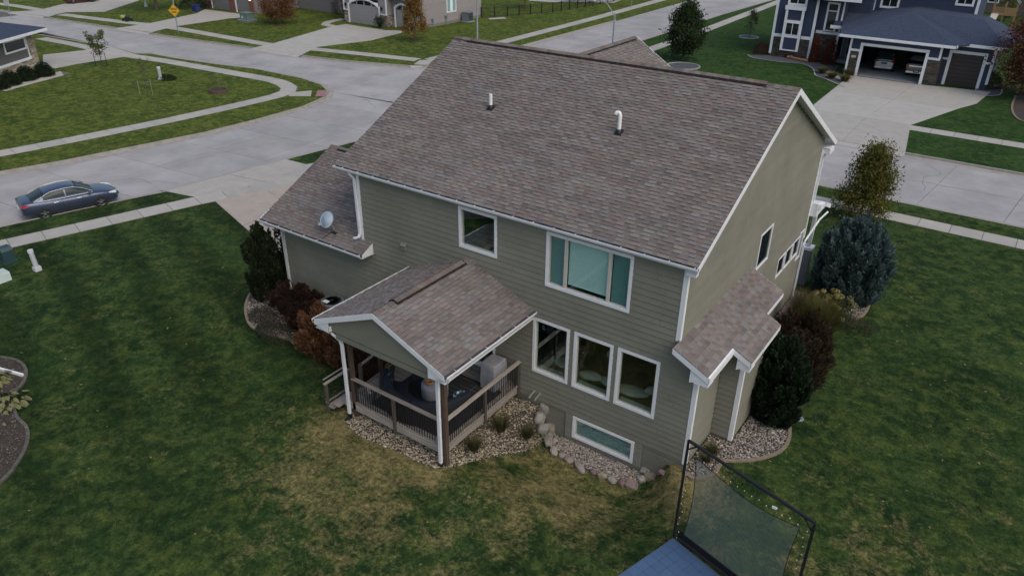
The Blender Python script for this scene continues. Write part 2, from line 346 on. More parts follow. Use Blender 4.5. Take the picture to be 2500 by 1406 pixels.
def flat(poly, z, thick=0.0):
    from mathutils.geometry import tessellate_polygon
    mb = MB(); V = [(p[0], p[1], z) for p in poly]; T = tessellate_polygon([[Vector(v) for v in V]])
    F = [tuple(t) for t in T]; F = [f if (Vector(V[f[1]])-Vector(V[f[0]])).cross(Vector(V[f[2]])-Vector(V[f[0]])).z > 0 else f[::-1] for f in F]
    mb.poly(V, F)
    if thick:
        n = len(V); ar = sum(V[i][0]*V[(i+1) % n][1]-V[(i+1) % n][0]*V[i][1] for i in range(n))
        for i in range(n):
            a, b = V[i], V[(i+1) % n]
            q = [a, (a[0], a[1], z-thick), (b[0], b[1], z-thick), b]
            mb.face(q if ar > 0 else q[::-1])
    return mb
def strip(path, w0, w1, zf):
    """ribbon along path between lateral offsets w0 and w1 (left positive)"""
    mb = MB(); n = len(path); A = []; B = []
    for i, p in enumerate(path):
        a = Vector(path[max(0, i-1)][:2]); b = Vector(path[min(n-1, i+1)][:2]); d = (b-a).normalized(); nn = Vector((-d.y, d.x)); p = Vector(p[:2])
        A.append(p+nn*w0); B.append(p+nn*w1)
    V = [(q.x, q.y, zf(q.x, q.y)) for q in A]+[(q.x, q.y, zf(q.x, q.y)) for q in B]
    mb.poly(V, [(i, i+1, n+i+1, n+i) if w1 > w0 else (i+1, i, n+i, n+i+1) for i in range(n-1)]); return mb
def smooth_path(P, k=6, closed=False):
    out = []; n = len(P)
    for i in range(n if closed else n-1):
        p0, p1, p2, p3 = [Vector(P[(i+j) % n] if closed else P[min(n-1, max(0, i+j))]) for j in (-1, 0, 1, 2)]
        for t in [j/k for j in range(k)]:
            out.append(tuple(0.5*((2*p1)+(p2-p0)*t+(2*p0-5*p1+4*p2-p3)*t*t+(3*p1-p0-3*p2+p3)*t*t*t)))
    if not closed: out.append(tuple(P[-1]))
    return out
def rect_minus(r, holes):
    x0, x1, z0, z1 = r; out = [r]
    for (a, b, c, d) in holes:
        nw = []
        for (p, q, s, t) in out:
            if a >= q or b <= p or c >= t or d <= s: nw.append((p, q, s, t)); continue
            if a > p: nw.append((p, a, s, t))
            if b < q: nw.append((b, q, s, t))
            m0, m1 = max(a, p), min(b, q)
            if c > s: nw.append((m0, m1, s, c))
            if d < t: nw.append((m0, m1, d, t))
        out = nw
    return out
class Fr:   # local wall frame: o origin, u along, n outward, z up
    def __init__(s, o, u, n): s.o = Vector(o); s.u = Vector(u); s.n = Vector(n)
    def __call__(s, u, z, n=0): return s.o+s.u*u+s.n*n+Vector((0, 0, z))
    def box(s, mb, u0, u1, z0, z1, n0, n1, col=(1, 1, 1), mi=0):
        P = [s(u0, z0, n0), s(u1, z0, n0), s(u1, z0, n1), s(u0, z0, n1), s(u0, z1, n0), s(u1, z1, n0), s(u1, z1, n1), s(u0, z1, n1)]
        if s.u.cross(s.n).z < 0: P = [P[1], P[0], P[3], P[2], P[5], P[4], P[7], P[6]]
        mb.hexa(P, col, mi)
# ---------------------------------------------------------------- the ground
RZ = G0-0.14
o = obj('ground', flat([(-400, -300), (500, -300), (500, 700), (-400, 700)], G0-1.9), MT['lawn_far'], kind='structure')
# streets: dark bedding with concrete slabs proud of it
def street(name, poly): return obj(name, flat(poly, RZ-0.05), MT['joint'], kind='structure')
st_a = street('street', [(-53, -70), (-29.5, -70), (-29.5, 24), (-32.6, 24), (-32.6, 200), (-53, 200)])
st_b = street('cross_street', [(-200, 25.6), (-53.01, 25.6), (-53.01, 39.4), (-200, 39.4)])
st_c = street('right_street', [(-32.59, 24.01), (120, 24.01), (120, 38.8), (-32.59, 38.8)])
def slab(parent, P, z, mat, th=0.06, tone=None, name='slab'):
    g = 0.021; c = sum((Vector(p) for p in P), Vector((0, 0)))/len(P)
    Q = [Vector(p)+(c-Vector(p)).normalized()*g for p in P]; t = tone if tone is not None else rnd.uniform(0.93, 1.06)
    mb = MB(); mb.prism([(q.x, q.y, z-th) for q in Q], (0, 0, th), (t*rnd.uniform(0.985, 1.015), t, t*rnd.uniform(0.98, 1.01)))
    return obj(name, mb, mat, parent)
def slab_grid(parent, xs, ys, skew=0.0, axis='y', z=RZ):
    for i in range(len(xs)-1):
        for j in range(len(ys)-1):
            s = (lambda x, y: (x, y+skew*(x-xs[0]))) if axis == 'y' else (lambda x, y: (x+skew*(y-ys[0]), y))
            slab(parent, [s(xs[i], ys[j]), s(xs[i+1], ys[j]), s(xs[i+1], ys[j+1]), s(xs[i], ys[j+1])], z, MT['conc'])
slab_grid(st_a, [-46.5, -42.5, -38.2, -34.2, -29.9], [-15.6, -11.3, -7, -2.7, 1.6, 5.9, 10.2, 14.5, 18.8, 23.1, 26.5], 0.10)
slab_grid(st_a, [-53.18, -48.4, -44.4, -37.6, -32.62], [26.2, 29.6, 33.5, 37.8, 42.1, 46.4, 50.7, 55, 59.5, 64, 69, 74, 80, 87, 95, 104, 114, 126], 0.06)
slab_grid(st_b, [-106, -100, -94, -88.5, -83.5, -79, -74.8, -70.6, -66.2, -61.8, -57.4, -53.2], [25.8, 28.6, 31.8, 35.2, 39.2], 0.0, 'x')
slab_grid(st_c, [-32.6, -28.4, -24, -19.6, -15.2, -10.8, -6.4, -2.0, 2.4, 6.8, 11.2, 15.6, 20], [28.2, 33.4, 38.6], 0.10, 'x')

def block(name, mb, mat, lab=None): return obj(name, mb, mat, kind='structure')
KA = smooth_path([(-32.5, 12.3), (-31.7, 17.7), (-31.0, 22.2), (-29.6, 25.6), (-27.2, 27.8), (-24, 28.5)], 4)
KA0 = [(-46, -40), (-38.6, -14), (-35.8, -3.7), (-34.3, 1.9), (-33.6, 4.2)]
# block A, fine grid near the house
xs = sorted(set([-24.0, -23, -22, -21]+[round(-20+0.5*i, 2) for i in range(24)]+[round(-8+0.22*i, 2) for i in range(55)]+[4.1+0.6*i for i in range(12)]+[14, 18, 24, 32, 45, 60]))
ys = sorted(set([-60, -40, -28, -22, -18, -15, -13, -11.5]+[round(-10.4+0.22*i, 2) for i in range(62)]+[round(3.3+0.7*i, 2) for i in range(14)]+[14, 16, 18, 21.5]))
V = [(x, y, gz(x, y)) for y in ys for x in xs]; nx = len(xs)
F = [(j*nx+i, j*nx+i+1, (j+1)*nx+i+1, (j+1)*nx+i) for j in range(len(ys)-1) for i in range(nx-1)]
o = raw('lawn', V, F, None, MT['lawn_home'], smooth=True, kind='structure')
block('lawn_corner', flat(KA+[(60, 28.5), (60, 21.5), (-24.0, 21.5), (-24.0, -60), (-52, -60)]+KA0, G0, 0.2), MT['lawn_home'])
KB = [(-75, -40), (-53, -18), (-47.0, -7.0)]+[(-44.48, 0.17), (-43.49, 3.42), (-42.49, 8.44), (-41.65, 12.66), (-41.40, 17.51), (-41.50, 21.62), (-42.36, 24.72), (-43.78, 26.45), (-45.84, 27.67), (-49.37, 28.33), (-55.65, 28.20), (-60.13, 27.24), (-65.88, 26.40), (-69.77, 26.20), (-70.90, 25.30)]+[(-77.59, 25.59), (-82.83, 25.03), (-89.97, 24.50)]+[(-190, 27.5), (-190, -40)]
KBn = 18
block('corner_lawn', flat(KB, G0, 0.2), MT['lawn_far'])
KC = [(-111.83, 30.36), (-101.15, 31.02), (-86.37, 32.35), (-75.94, 33.12), (-64.09, 34.60), (-56.86, 35.09), (-51.35, 36.10), (-44.99, 38.19)]+[(-43.4, 39.3), (-42.6, 41.5), (-42.2, 46), (-42.2, 60), (-42.3, 76), (-43.0, 110), (-45, 300), (-260, 300), (-260, 28)]
block('far_lawn', flat(KC, G0, 0.2), MT['lawn_far'])
KD = [(60, 38.5), (60, 300), (-31, 300), (-32.3, 110), (-33.0, 90), (-33.0, 46), (-32.2, 41.8), (-30.0, 39.0), (-27, 38.5)]
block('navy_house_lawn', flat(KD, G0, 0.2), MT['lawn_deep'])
# kerbs and gutter pans
zk = lambda x, y: G0+0.004
zg = lambda x, y: RZ+0.012
def kerb(path, side):
    mb = strip(path, 0.0, side*0.16, zk); mb2 = strip(path, 0.0, -side*0.5, zg)
    mb.poly(mb2.v, mb2.f); mb3 = MB(); 
    for i in range(len(path)-1):
        a, b = Vector(path[i]), Vector(path[i+1]); t_ = (b-a).normalized(); nn_ = Vector((-t_.y, t_.x))*(-side*.012); a = a+nn_; b = b+nn_; q = [(a[0], a[1], RZ), (b[0], b[1], RZ), (b[0], b[1], G0+0.004), (a[0], a[1], G0+0.004)]
        mb3.face(q)
    mb.poly(mb3.v, mb3.f); obj('kerb', mb, MT['kerb'], kind='structure')
kerb(KA0+KA+[(60, 28.5)], -1)
kerb(KB[:21], 1); kerb(KC[:13], 1)
kerb([(60, 38.5), (-27, 38.5), (-30.0, 39.0), (-32.2, 41.8), (-33.0, 46), (-33.0, 90), (-32.3, 110)], -1)

def ramp(p, q, side):
    p, q = Vector(p), Vector(q); t_ = (q-p).normalized(); n_ = Vector((-t_.y, t_.x))*(-side*.6); mb = MB()
    mb.face([(p.x, p.y, G0+.012), (q.x, q.y, G0+.012), (q.x+n_.x, q.y+n_.y, RZ+.018), (p.x+n_.x, p.y+n_.y, RZ+.018)]); obj('dropped_kerb', mb, MT['walk'], kind='structure')
for a, b, s in (((-64.02, 34.65), (-57.03, 34.96), 1), ((-86.37, 32.35), (-80.42, 32.89), 1), ((-108.50, 30.30), (-101.08, 31.09), 1), ((.1, 38.5), (-8.4, 38.5), -1), ((-33.6, 4.25), (-32.5, 12.25), -1), ((-44.99, 38.19), (-43.94, 39.74), 1)): ramp(a, b, s)
for k in range(34):   # hairline cracks wandering over the street slabs
    x, y = rnd.choice([(rnd.uniform(-42, -35), rnd.uniform(-6, 28)), (rnd.uniform(-41, -34), rnd.uniform(28, 90)), (rnd.uniform(-90, -45), rnd.uniform(28.5, 33)), (rnd.uniform(-28, 12), rnd.uniform(29.3, 37.5))])
    a = rnd.uniform(0, 3.14); P = []
    for i in range(rnd.randint(8, 22)): P.append((x, y)); a += rnd.uniform(-.45, .45); x += .3*math.cos(a); y += .3*math.sin(a)
    P = [p for p in P if (-42.2 < p[0] < -34.2) or (28.9 < p[1] < 37.9 and p[0] > -34) or (28.3 < p[1] < 34.3 and p[0] < -42)]
    if len(P) > 4: obj('crack', strip(P, -.011, .011, lambda x, y: RZ+.006), MT['joint'], kind='structure')
# sidewalks and drives: sheets with separate slabs
def walk(name, path, w, zf=None, step=1.55, n0=0, mat='walk', z=G0+0.02):
    """path: centre line; slabs laid one after the other on a bedding strip"""
    d = [0]
    for a, b in zip(path, path[1:]): d.append(d[-1]+math.dist(a, b))
    def at(s):
        for i in range(len(path)-1):
            if s <= d[i+1] or i == len(path)-2:
                t = (s-d[i])/(d[i+1]-d[i]); return Vector(path[i]).lerp(Vector(path[i+1]), t)
    bed = obj(name, strip(path, w/2, -w/2, lambda x, y: z-0.012), MT['joint'], kind='structure')
    k = max(1, round(d[-1]/step))
    for i in range(k):
        s0, s1 = d[-1]*i/k, d[-1]*(i+1)/k; e = 0.05
        def nrm(s):
            q = (at(min(d[-1], s+e))-at(max(0, s-e))).normalized(); return Vector((-q.y, q.x))
        a, b = at(s0), at(s1); na, nb = nrm(s0), nrm(s1)
        slab(bed, [a+na*w/2, b+nb*w/2, b-nb*w/2, a-na*w/2], z, MT[mat], 0.05)
    return bed
walk('sidewalk', [(-34.27, -8.99), (-33.32, -4.83), (-30.60, 4.86), (-29.2, 9.0), (-30.08, 11.84)], 1.3, z=G0+0.036)
walk('sidewalk', [(-30.08, 11.84), (-27.6, 19.0), (-25, 23.6), (-21, 25.8), (60, 25.85)], 1.3)
walk('sidewalk', [(-55, -18), (-50.2, -4.5)]+[(-48.10, 1.79), (-47.28, 6.79), (-46.45, 12.54), (-46.01, 17.99), (-45.82, 22.22)]+smooth_path([(-45.82, 22.22), (-46.07, 23.60), (-46.83, 24.82), (-48.62, 25.70), (-50.65, 26.10)], 4)[1:]+[(-55.15, 25.71), (-60.81, 25.29), (-65.58, 24.89), (-70.31, 24.18)], 1.45)
walk('sidewalk', [(-76.24, 23.80), (-80.54, 23.82), (-86.79, 23.44)], 1.3)
walk('sidewalk', [(-120.66, 32.12), (-113.62, 33.30), (-102.30, 33.60)], 1.4)
walk('sidewalk', [(-101.55, 33.32), (-88.50, 35.20), (-85.65, 35.96), (-80.91, 36.42), (-64.54, 36.60), (-58.82, 37.93), (-51.90, 39.55), (-46.14, 40.71)], 1.5)
walk('sidewalk', [(-45.2, 41.5), (-45.0, 54), (-45.3, 76), (-46.5, 110)], 1.5, step=2.2)
walk('sidewalk', [(-29.8, 44), (-29.9, 76), (-31, 112)], 1.4, step=2.2)
walk('sidewalk', [(-29.0, 45.3), (-8.6, 45.3)], 1.4); walk('sidewalk', [(-0.9, 45.3), (30, 45.3)], 1.4)
def drive(name, cells, mat='walk', z=G0+0.03, under=None):
    mb = MB()
    for c in cells: f_ = flat(c, z-0.02); mb.poly(f_.v, f_.f)
    bed = obj(name, mb, MT['joint'], kind='structure')
    for c in cells: slab(bed, c, z, MT[mat], 0.05)
    return bed
a, b, c_, d_ = (-31.16, 4.99), (-29.96, 5.02), (-32.33, 12.44), (-30.21, 11.55)
k0, k1 = (-33.58, 4.23), (-33.1, 12.6)
def mixp(p, q, t): return (p[0]+(q[0]-p[0])*t, p[1]+(q[1]-p[1])*t)
def quadsplit(P, nu, nv):
    out = []
    for i in range(nu):
        for j in range(nv):
            f = lambda u, v: mixp(mixp(P[0], P[1], u), mixp(P[3], P[2], u), v)
            out.append([f(i/nu, j/nv), f((i+1)/nu, j/nv), f((i+1)/nu, (j+1)/nv), f(i/nu, (j+1)/nv)])
    return out
ap = [(-33.6, 4.25), (-29.96, 5.02), (-30.13, 12.39), (-32.5, 12.25)]
drive('driveway_apron', quadsplit(ap, 1, 2), 'walk', G0+0.008, ap)
dr = [(-29.96, 5.02), (-17.4, 1.2), (-17.4, 7.0), (-30.11, 11.53)]
bed = obj('driveway', drape(dr, -0.0, 0.8), MT['joint'], kind='structure')
for q in quadsplit(dr, 3, 2):
    c = sum((Vector(p) for p in q), Vector((0, 0)))/4; q = [Vector(p)+(c-Vector(p)).normalized()*0.012 for p in q]
    s = drape([tuple(p) for p in q], 0.03, 0.8); s.c = [(1.02, 0.93, 0.86)]*len(s.f); obj('slab', s, MT['walk'], bed)
# drive of the navy house
nd = [(-8.9, 61.0), (3.6, 62.4), (2.6, 55.0), (-0.9, 46.0), (0.1, 38.5), (-8.4, 38.5), (-8.6, 46.0)]
drive('navy_house_driveway', [[(-8.9, 61.0), (-3.2, 61.0), (-3.6, 53.5), (-8.75, 53.5)], [(-3.2, 61.0), (2.9, 61.9), (2.4, 56.5), (1.3, 53.5), (-3.6, 53.5)],
    [(-8.75, 53.5), (-3.6, 53.5), (-4.2, 46.0), (-8.6, 46.0)], [(-3.6, 53.5), (1.3, 53.5), (-0.9, 46.0), (-4.2, 46.0)],
    [(-8.6, 46.0), (-4.2, 46.0), (-4.1, 38.5), (-8.4, 38.5)], [(-4.2, 46.0), (-0.9, 46.0), (0.1, 38.5), (-4.1, 38.5)]], under=nd)
# drive of the grey house and of the brick house and of the stone house
gd = [(-64.25, 37.14), (-71.46, 49.90), (-68.22, 48.98), (-67.35, 51.25), (-60.53, 51.09), (-58.04, 52.74), (-57.20, 45.26), (-59.16, 40.59), (-59.06, 38.90), (-57.03, 34.96), (-64.02, 34.65)]
drive('grey_house_driveway', [[(-64.25, 37.14), (-67.53, 49.15), (-60.88, 49.01), (-59.06, 38.90)], [(-67.53, 49.15), (-67.35, 51.25), (-60.53, 51.09), (-60.88, 49.01)], [(-60.88, 49.01), (-60.53, 51.09), (-57.93, 52.47), (-57.20, 45.26), (-59.06, 38.90)], [(-64.02, 34.65), (-64.25, 37.14), (-59.06, 38.90), (-57.03, 34.96)]], under=gd)
drive('brick_house_driveway', [[(-86.46, 36.47), (-88.82, 44.72), (-82.13, 44.92), (-82.11, 36.93)], [(-88.82, 44.72), (-91.07, 47.57), (-81.14, 48.34), (-81.47, 46.32), (-82.13, 44.92)], [(-86.37, 32.35), (-86.46, 36.47), (-82.11, 36.93), (-80.66, 33.04)]], under=[(-86.37, 32.35), (-86.46, 36.47), (-91.49, 47.22), (-80.53, 48.84), (-80.53, 43.72), (-82.11, 36.93), (-80.66, 33.04)])
drive('far_driveway', [[(-107.23, 33.22), (-111.06, 39.09), (-99.31, 37.90), (-103.16, 34.26)], [(-111.06, 39.09), (-110.19, 48.90), (-105.73, 46.84), (-99.31, 37.90)], [(-108.50, 30.30), (-107.23, 33.22), (-103.16, 34.26), (-100.76, 31.34)]], under=[(-108.50, 30.30), (-107.23, 33.22), (-111.06, 39.09), (-112.33, 49.52), (-106.17, 51.10), (-100.83, 47.65), (-103.18, 34.70), (-100.76, 31.34)])
sd = [(-76.45, 18.55), (-76.29, 22.64), (-70.23, 23.47), (-70.42, 17.29), (-71.26, 15.95)]
drive('stone_house_driveway', [[(-77.45, 19.05), (-76.50, 22.75), (-70.23, 23.47), (-70.63, 18.97)], [(-77.45, 19.05), (-70.63, 18.97), (-70.34, 16.67), (-71.61, 16.13)], [(-76.50, 22.75), (-77.37, 25.47), (-70.39, 24.90), (-70.23, 23.47)]], under=[(-77.86, 19.25), (-76.91, 22.98), (-77.59, 25.59), (-70.71, 25.18), (-70.23, 23.47), (-70.17, 16.58), (-71.26, 15.95)])
walk('path', [(-68.64, 15.81), (-67.73, 16.09), (-67.12, 14.49), (-66.45, 12.04), (-65.53, 9.61)], 1.2)
drive('kerb_ramp', [[(-45.82, 23.97), (-44.89, 25.59), (-43.48, 24.20), (-44.96, 23.06)]], 'walk', G0+0.03); drive('tactile_paving', [[(-44.53, 25.87), (-43.97, 26.48), (-42.44, 24.83), (-43.19, 24.43)]], 'pink', G0+0.034)
drive('kerb_ramp', [[(-45.85, 40.69), (-44.97, 41.89), (-43.69, 39.45), (-45.05, 38.86)]], 'walk', G0+0.03)
walk('path', [(-11.6, 64.9), (-11.2, 61.3), (-10.2, 59.6), (-9.0, 59.2)], 1.3)
pth = [(-67.53, 49.15), (-69.51, 49.49), (-70.54, 51.47), (-70.55, 53.98)]
walk('path', pth, 1.2)

# ---------------------------------------------------------------- planting beds
def pebbles(name, poly, n, size, cols, zf=gz, off=0.0, lab=None, sp=0.35):
    """loose stones: one stuff object, flattened octahedra"""
    xs_ = [p[0] for p in poly]; ys_ = [p[1] for p in poly]; C = []
    while len(C) < n:
        x, y = rnd.uniform(min(xs_), max(xs_)), rnd.uniform(min(ys_), max(ys_))
        if inpoly(x, y, poly): C.append((x, y, zf(x, y)+off+0.012))
    C = np.array(C); n = len(C); r = size*rng.lognormal(0, sp, n)
    base = np.array([(1, 0, 0), (0.35, 0.9, 0.1), (-0.6, 0.8, -0.1), (-1, -0.1, 0), (-0.4, -0.85, 0.1), (0.55, -0.8, -0.1), (0.1, 0.1, 0.75), (-0.1, 0, -0.6)])
    th = rng.uniform(0, 6.28, n); cs, sn = np.cos(th), np.sin(th); b = base[None]*rng.uniform(0.7, 1.25, (n, 8, 3))
    X = b[..., 0]*cs[:, None]-b[..., 1]*sn[:, None]; Y = b[..., 0]*sn[:, None]+b[..., 1]*cs[:, None]
    V = np.stack([X, Y*0.8, b[..., 2]*0.7], -1)*r[:, None, None]; V = (V+C[:, None, :]).reshape(-1, 3)
    f = [(i, (i+1) % 6, 6) for i in range(6)]+[((i+1) % 6, i, 7) for i in range(6)]
    F = (np.array(f)[None]+np.arange(n)[:, None, None]*8).reshape(-1, 3)
    pal = np.array(cols)[rng.integers(0, len(cols), n)]*rng.uniform(0.7, 1.25, (n, 1)); cc = np.repeat(pal, 12, 0)
    return raw(name, V, F, cc, MT['pebble'], kind='stuff')
RIV = [(0.48, 0.45, 0.40), (0.40, 0.37, 0.33), (0.30, 0.25, 0.20), (0.42, 0.39, 0.35), (0.20, 0.17, 0.15), (0.27, 0.24, 0.23), (0.34, 0.28, 0.20), (0.24, 0.18, 0.15)]
YEL = [(0.54, 0.48, 0.36), (0.44, 0.38, 0.27), (0.35, 0.28, 0.17), (0.46, 0.42, 0.33), (0.22, 0.17, 0.11), (0.30, 0.26, 0.20)]
def bed(poly, n, cols, size=0.03, edge=None, name='gravel', zo=0.012, em='curb'):
    o = obj('planting_bed', drape(poly, zo, 0.14), MT['soil'], kind='structure')
    pebbles(name, poly, n, size, cols, off=zo)
    if edge:
        mb = strip(edge, -0.055, 0.055, lambda x, y: gz(x, y)+0.06)
        lo = strip(edge, -0.055, -0.0551, lambda x, y: gz(x, y)+0.06)
        for i in range(len(edge)-1):
            for s in (-1, 1):
                a = mb.v[i if s < 0 else len(edge)+i]; b = mb.v[i+1 if s < 0 else len(edge)+i+1]
                mb.face([a, b, (b[0], b[1], b[2]-0.12), (a[0], a[1], a[2]-0.12)])
        obj('bed_edging', mb, MT[em], kind='structure')
RB = smooth_path([(0.75, -0.14), (1.11, -0.28), (1.42, -0.01), (1.59, 0.42), (1.60, 0.99), (1.96, 1.29), (2.46, 1.75), (2.89, 2.47), (2.97, 3.27), (2.70, 4.27), (2.19, 5.92), (1.72, 7.83), (1.52, 9.29), (1.62, 10.90), (2.18, 12.21), (2.85, 12.90), (3.05, 13.82), (2.88, 15.27), (2.20, 16.46)], 5)
bed(RB+[(1.0, 14.0), (0.02, 13.9), (0.02, 6.0), (1.5, 5.9), (1.47, 2.02), (0.74, 2.02), (0.74, 0.02)], 15000, RIV, 0.027, RB)
LB = smooth_path([(-19.37, -0.50), (-18.91, -1.21), (-18.13, -1.95), (-17.09, -2.52), (-16.08, -2.55), (-15.08, -2.36), (-13.97, -2.29), (-12.75, -2.37), (-11.86, -2.48)], 5)
bed(LB+[(-9.9, -2.2), (-9.9, -0.02), (-17.5, -0.02), (-18.3, 1.5)], 9000, RIV, 0.026, LB)
DB = smooth_path([(-9.42, -4.64), (-8.55, -4.83), (-7.24, -4.68), (-5.92, -4.61), (-5.28, -4.27), (-4.99, -3.51), (-4.75, -2.52), (-4.45, -1.63), (-4.16, -0.94), (-4.17, -0.20)], 4)
bed(DB+[(-4.62, -0.3), (-4.62, -0.02), (-9.8, -0.02), (-9.8, -4.0)], 14000, YEL, 0.026)
WB = [(-4.3, -0.02)]+[(-4.10, -0.26), (-3.68, -0.65), (-3.20, -0.79), (-2.47, -0.92), (-1.94, -0.90), (-1.28, -0.87), (-0.69, -0.72), (-0.50, -0.33), (-0.31, -0.01), (-0.22, 0.28)]+[(0.05, -0.02)]
bed(WB, 3600, RIV, 0.026, name='river_gravel')
FB = smooth_path([(-25.26, -12.13), (-24.72, -10.44), (-22.90, -9.50), (-22.05, -9.23), (-21.21, -9.35), (-20.49, -9.78), (-20.11, -10.26), (-19.53, -10.58), (-18.60, -10.88), (-17.78, -10.96), (-16.93, -11.36), (-16.20, -12.03), (-15.75, -12.70), (-14.97, -14.35)], 5)
MT['curb_dark'] = mk('old grey bed curbing', (.10, .095, .08), .95, .3, 6)
bed(FB+[(-17.35, -16.25), (-27.19, -13.53)], 5500, [(0.16, 0.12, 0.10), (0.22, 0.18, 0.15), (0.09, 0.07, 0.05), (0.28, 0.25, 0.22)], 0.02, FB, em='curb_dark')
nb = smooth_path([(-20.25, 64.34), (-19.14, 63.07), (-16.47, 62.84), (-14.08, 63.22), (-12.58, 61.51), (-11.64, 58.85), (-10.67, 58.09), (-9.15, 56.58), (-8.11, 55.60)], 3)
obj('slate_bed', flat(nb+[(-8.9, 61), (-10.6, 61.5), (-10.8, 65), (-18.4, 65.6)], G0+0.02), mk('slate chips', (0.075, 0.083, 0.095), 0.9, 0.4, 12), kind='structure')
obj('bed_edging', strip(nb, -0.06, 0.06, lambda x, y: G0+0.06), MT['conc'], kind='structure')
nb2 = smooth_path([(1.62, 63.35), (1.84, 60.65), (2.66, 59.83), (3.64, 61.13), (3.61, 63.53)], 3)
obj('slate_bed', flat(nb2+[(3.17, 66.15)], G0+0.02), bpy.data.materials['slate chips'], kind='structure'); obj('bed_edging', strip(nb2, -0.06, 0.06, lambda x, y: G0+0.06), MT['conc'], kind='structure')
# loose boulders round the sunken bed: each one its own thing
BT = [((0.42, 0.40, 0.35), 'grey'), ((0.44, 0.38, 0.29), 'tan'), ((0.40, 0.37, 0.33), 'pale grey'), ((0.28, 0.185, 0.18), 'purple red'), ((0.46, 0.42, 0.36), 'cream'), ((0.37, 0.29, 0.26), 'pinkish')]
BL = [  # u, v, rx, ry, rz, rot, tone, z offset, label
 ((-4.54, 0.12),.20,.17,.24,.3,2,.32,'pale grey upright boulder at the top of the stacked end near the deck'),
 ((-4.54, -0.18),.19,.15,.22,1.0,0,.25,'squarish light grey boulder second from the top of the left stack'),
 ((-4.43, 0.38),.13,.12,.20,.2,1,.12,'small tan boulder wedged against the house wall in the left stack'),
 ((-4.19, 0.12),.24,.15,.26,.9,1,.14,'large rounded tan boulder leaning to the wall in the left stack'),
 ((-4.37, -0.24),.22,.16,.18,.5,0,.2,'low grey boulder at the foot of the left stack beside the grass clump'),
 ((-3.92, -0.59),.24,.13,.11,-.9,2,.12,'long flat grey slab rock below the left stack'),
 ((-3.53, -0.85),.20,.10,.08,-.8,4,.06,'thin cream rock lying where the left stack meets the lawn'),
 ((-3.19, -0.86),.10,.09,.09,.2,4,.04,'small white rock next to the thin flat slab'),
 ((-3.57, -0.67),.12,.09,.07,.2,3,-.05,'dark purple rock half buried in the river gravel'),
 ((-2.91, -0.91),.14,.10,.10,.4,5,.04,'pinkish rock in the front row beside the small white rock'),
 ((-2.43, -0.99),.24,.09,.08,-.55,2,.03,'long low grey stone in the front row'),
 ((-1.92, -0.96),.11,.09,.09,.1,3,.04,'purple rock in the front row after the long low stone'),
 ((-1.61, -0.92),.14,.10,.10,-.2,1,.04,'yellow tan rock in the front row'),
 ((-1.25, -0.94),.17,.10,.11,-.2,4,.04,'whitish oblong rock in the front row'),
 ((-0.94, -0.88),.11,.10,.11,.1,3,.05,'purple red rock beside the biggest front rock'),
 ((-0.64, -0.78),.19,.14,.15,.1,5,.05,'large pink cream rock at the lowest point of the front row'),
 ((-0.51, -0.34),.12,.10,.13,.6,0,.06,'dark grey speckled rock at the start of the right stack'),
 ((-0.29, -0.08),.22,.13,.15,.55,1,.1,'big flat topped tan rock in the right stack'),
 ((-0.26, 0.32),.17,.12,.13,.3,3,.18,'purple red rock on the right stack'),
 ((-0.54, 0.02),.16,.12,.12,.5,0,.12,'grey rock behind the tan one in the right stack'),
 ((-0.26, 0.56),.19,.13,.13,.2,2,.25,'grey topmost rock of the right stack near the corner'),
 ((0.12, -0.29),.11,.09,.09,.2,3,.14,'small purple rock at the outer end of the right stack')]
for i, (p, rx, ry, rz, ro_, tn, zo, lab) in enumerate(BL):
    z = gz(*p)+zo; mb = MB(); k_ = rnd.uniform(.66, .84); cc_ = tuple(q*k_ for q in BT[tn][0]); mb.rock((p[0], p[1], z), (rx*1.3, ry*1.45, rz*1.2), cc_, i*7+3, ro_)
    solo('boulder', mb, MT['boulder'], lab, 'boulder', (p[0], p[1], z), 'boulders edging the sunken gravel bed', False)
# ---------------------------------------------------------------- the tan house
H = thing('house', 'two storey olive taupe house with brown shingle roof, attached garage and white trim', 'house', (-6, 6, G0))
PITCH = 0.487; RZ0 = 6.53
def mroof(y): return RZ0+PITCH*(y+0.16) if y < 6.93 else RZ0+PITCH*(14.02-y)
RIDGE = mroof(6.93)
# windows on the rear wall: (u0,u1,z0,z1)
W1 = (-8.11, -6.53, 4.75, 6.24); W2 = (-4.64, -1.655, 4.35, 6.24)
W3 = (-5.04, -3.63, 0.94, 3.06); W4 = (-3.466, -2.055, 0.94, 3.06); W5 = (-1.9, -0.476, 0.94, 3.06)
W6 = (-3.33, -1.02, -1.13, -0.24); DOOR = (-8.75, -6.6, 0.2, 2.35)
inset = lambda w: (w[0]+0.06, w[1]-0.06, w[2]+0.06, w[3]-0.06)
rear = Fr((0, 0, 0), (1, 0, 0), (0, -1, 0)); gab = Fr((0, 0, 0), (0, 1, 0), (1, 0, 0))
mb = MB()
RH = [inset(w) for w in (W1, W2, W3, W4, W5, W6, DOOR)]
for r in [(-12.8, 0.0, -0.3, 6.42), (-17.5, -12.8, 0.05, 3.28), (0.0, 0.73, -0.3, 3.5), (-3.62, -0.75, -1.7, -0.3)]:
    for (a, b, c, d) in rect_minus(r, RH): rear.box(mb, a, b, c, d, -0.16, -0.012)
for (a, b, c, d) in rect_minus((-17.46, 0.70, -1.7, 0.05), [(-3.62, -0.75, -1.7, -0.3)]+RH):
    if c < -0.3 or b <= -12.8: rear.box(mb, a, b, c, min(d, -0.3) if b > -12.8 else d, -0.2, -0.03, mi=1)
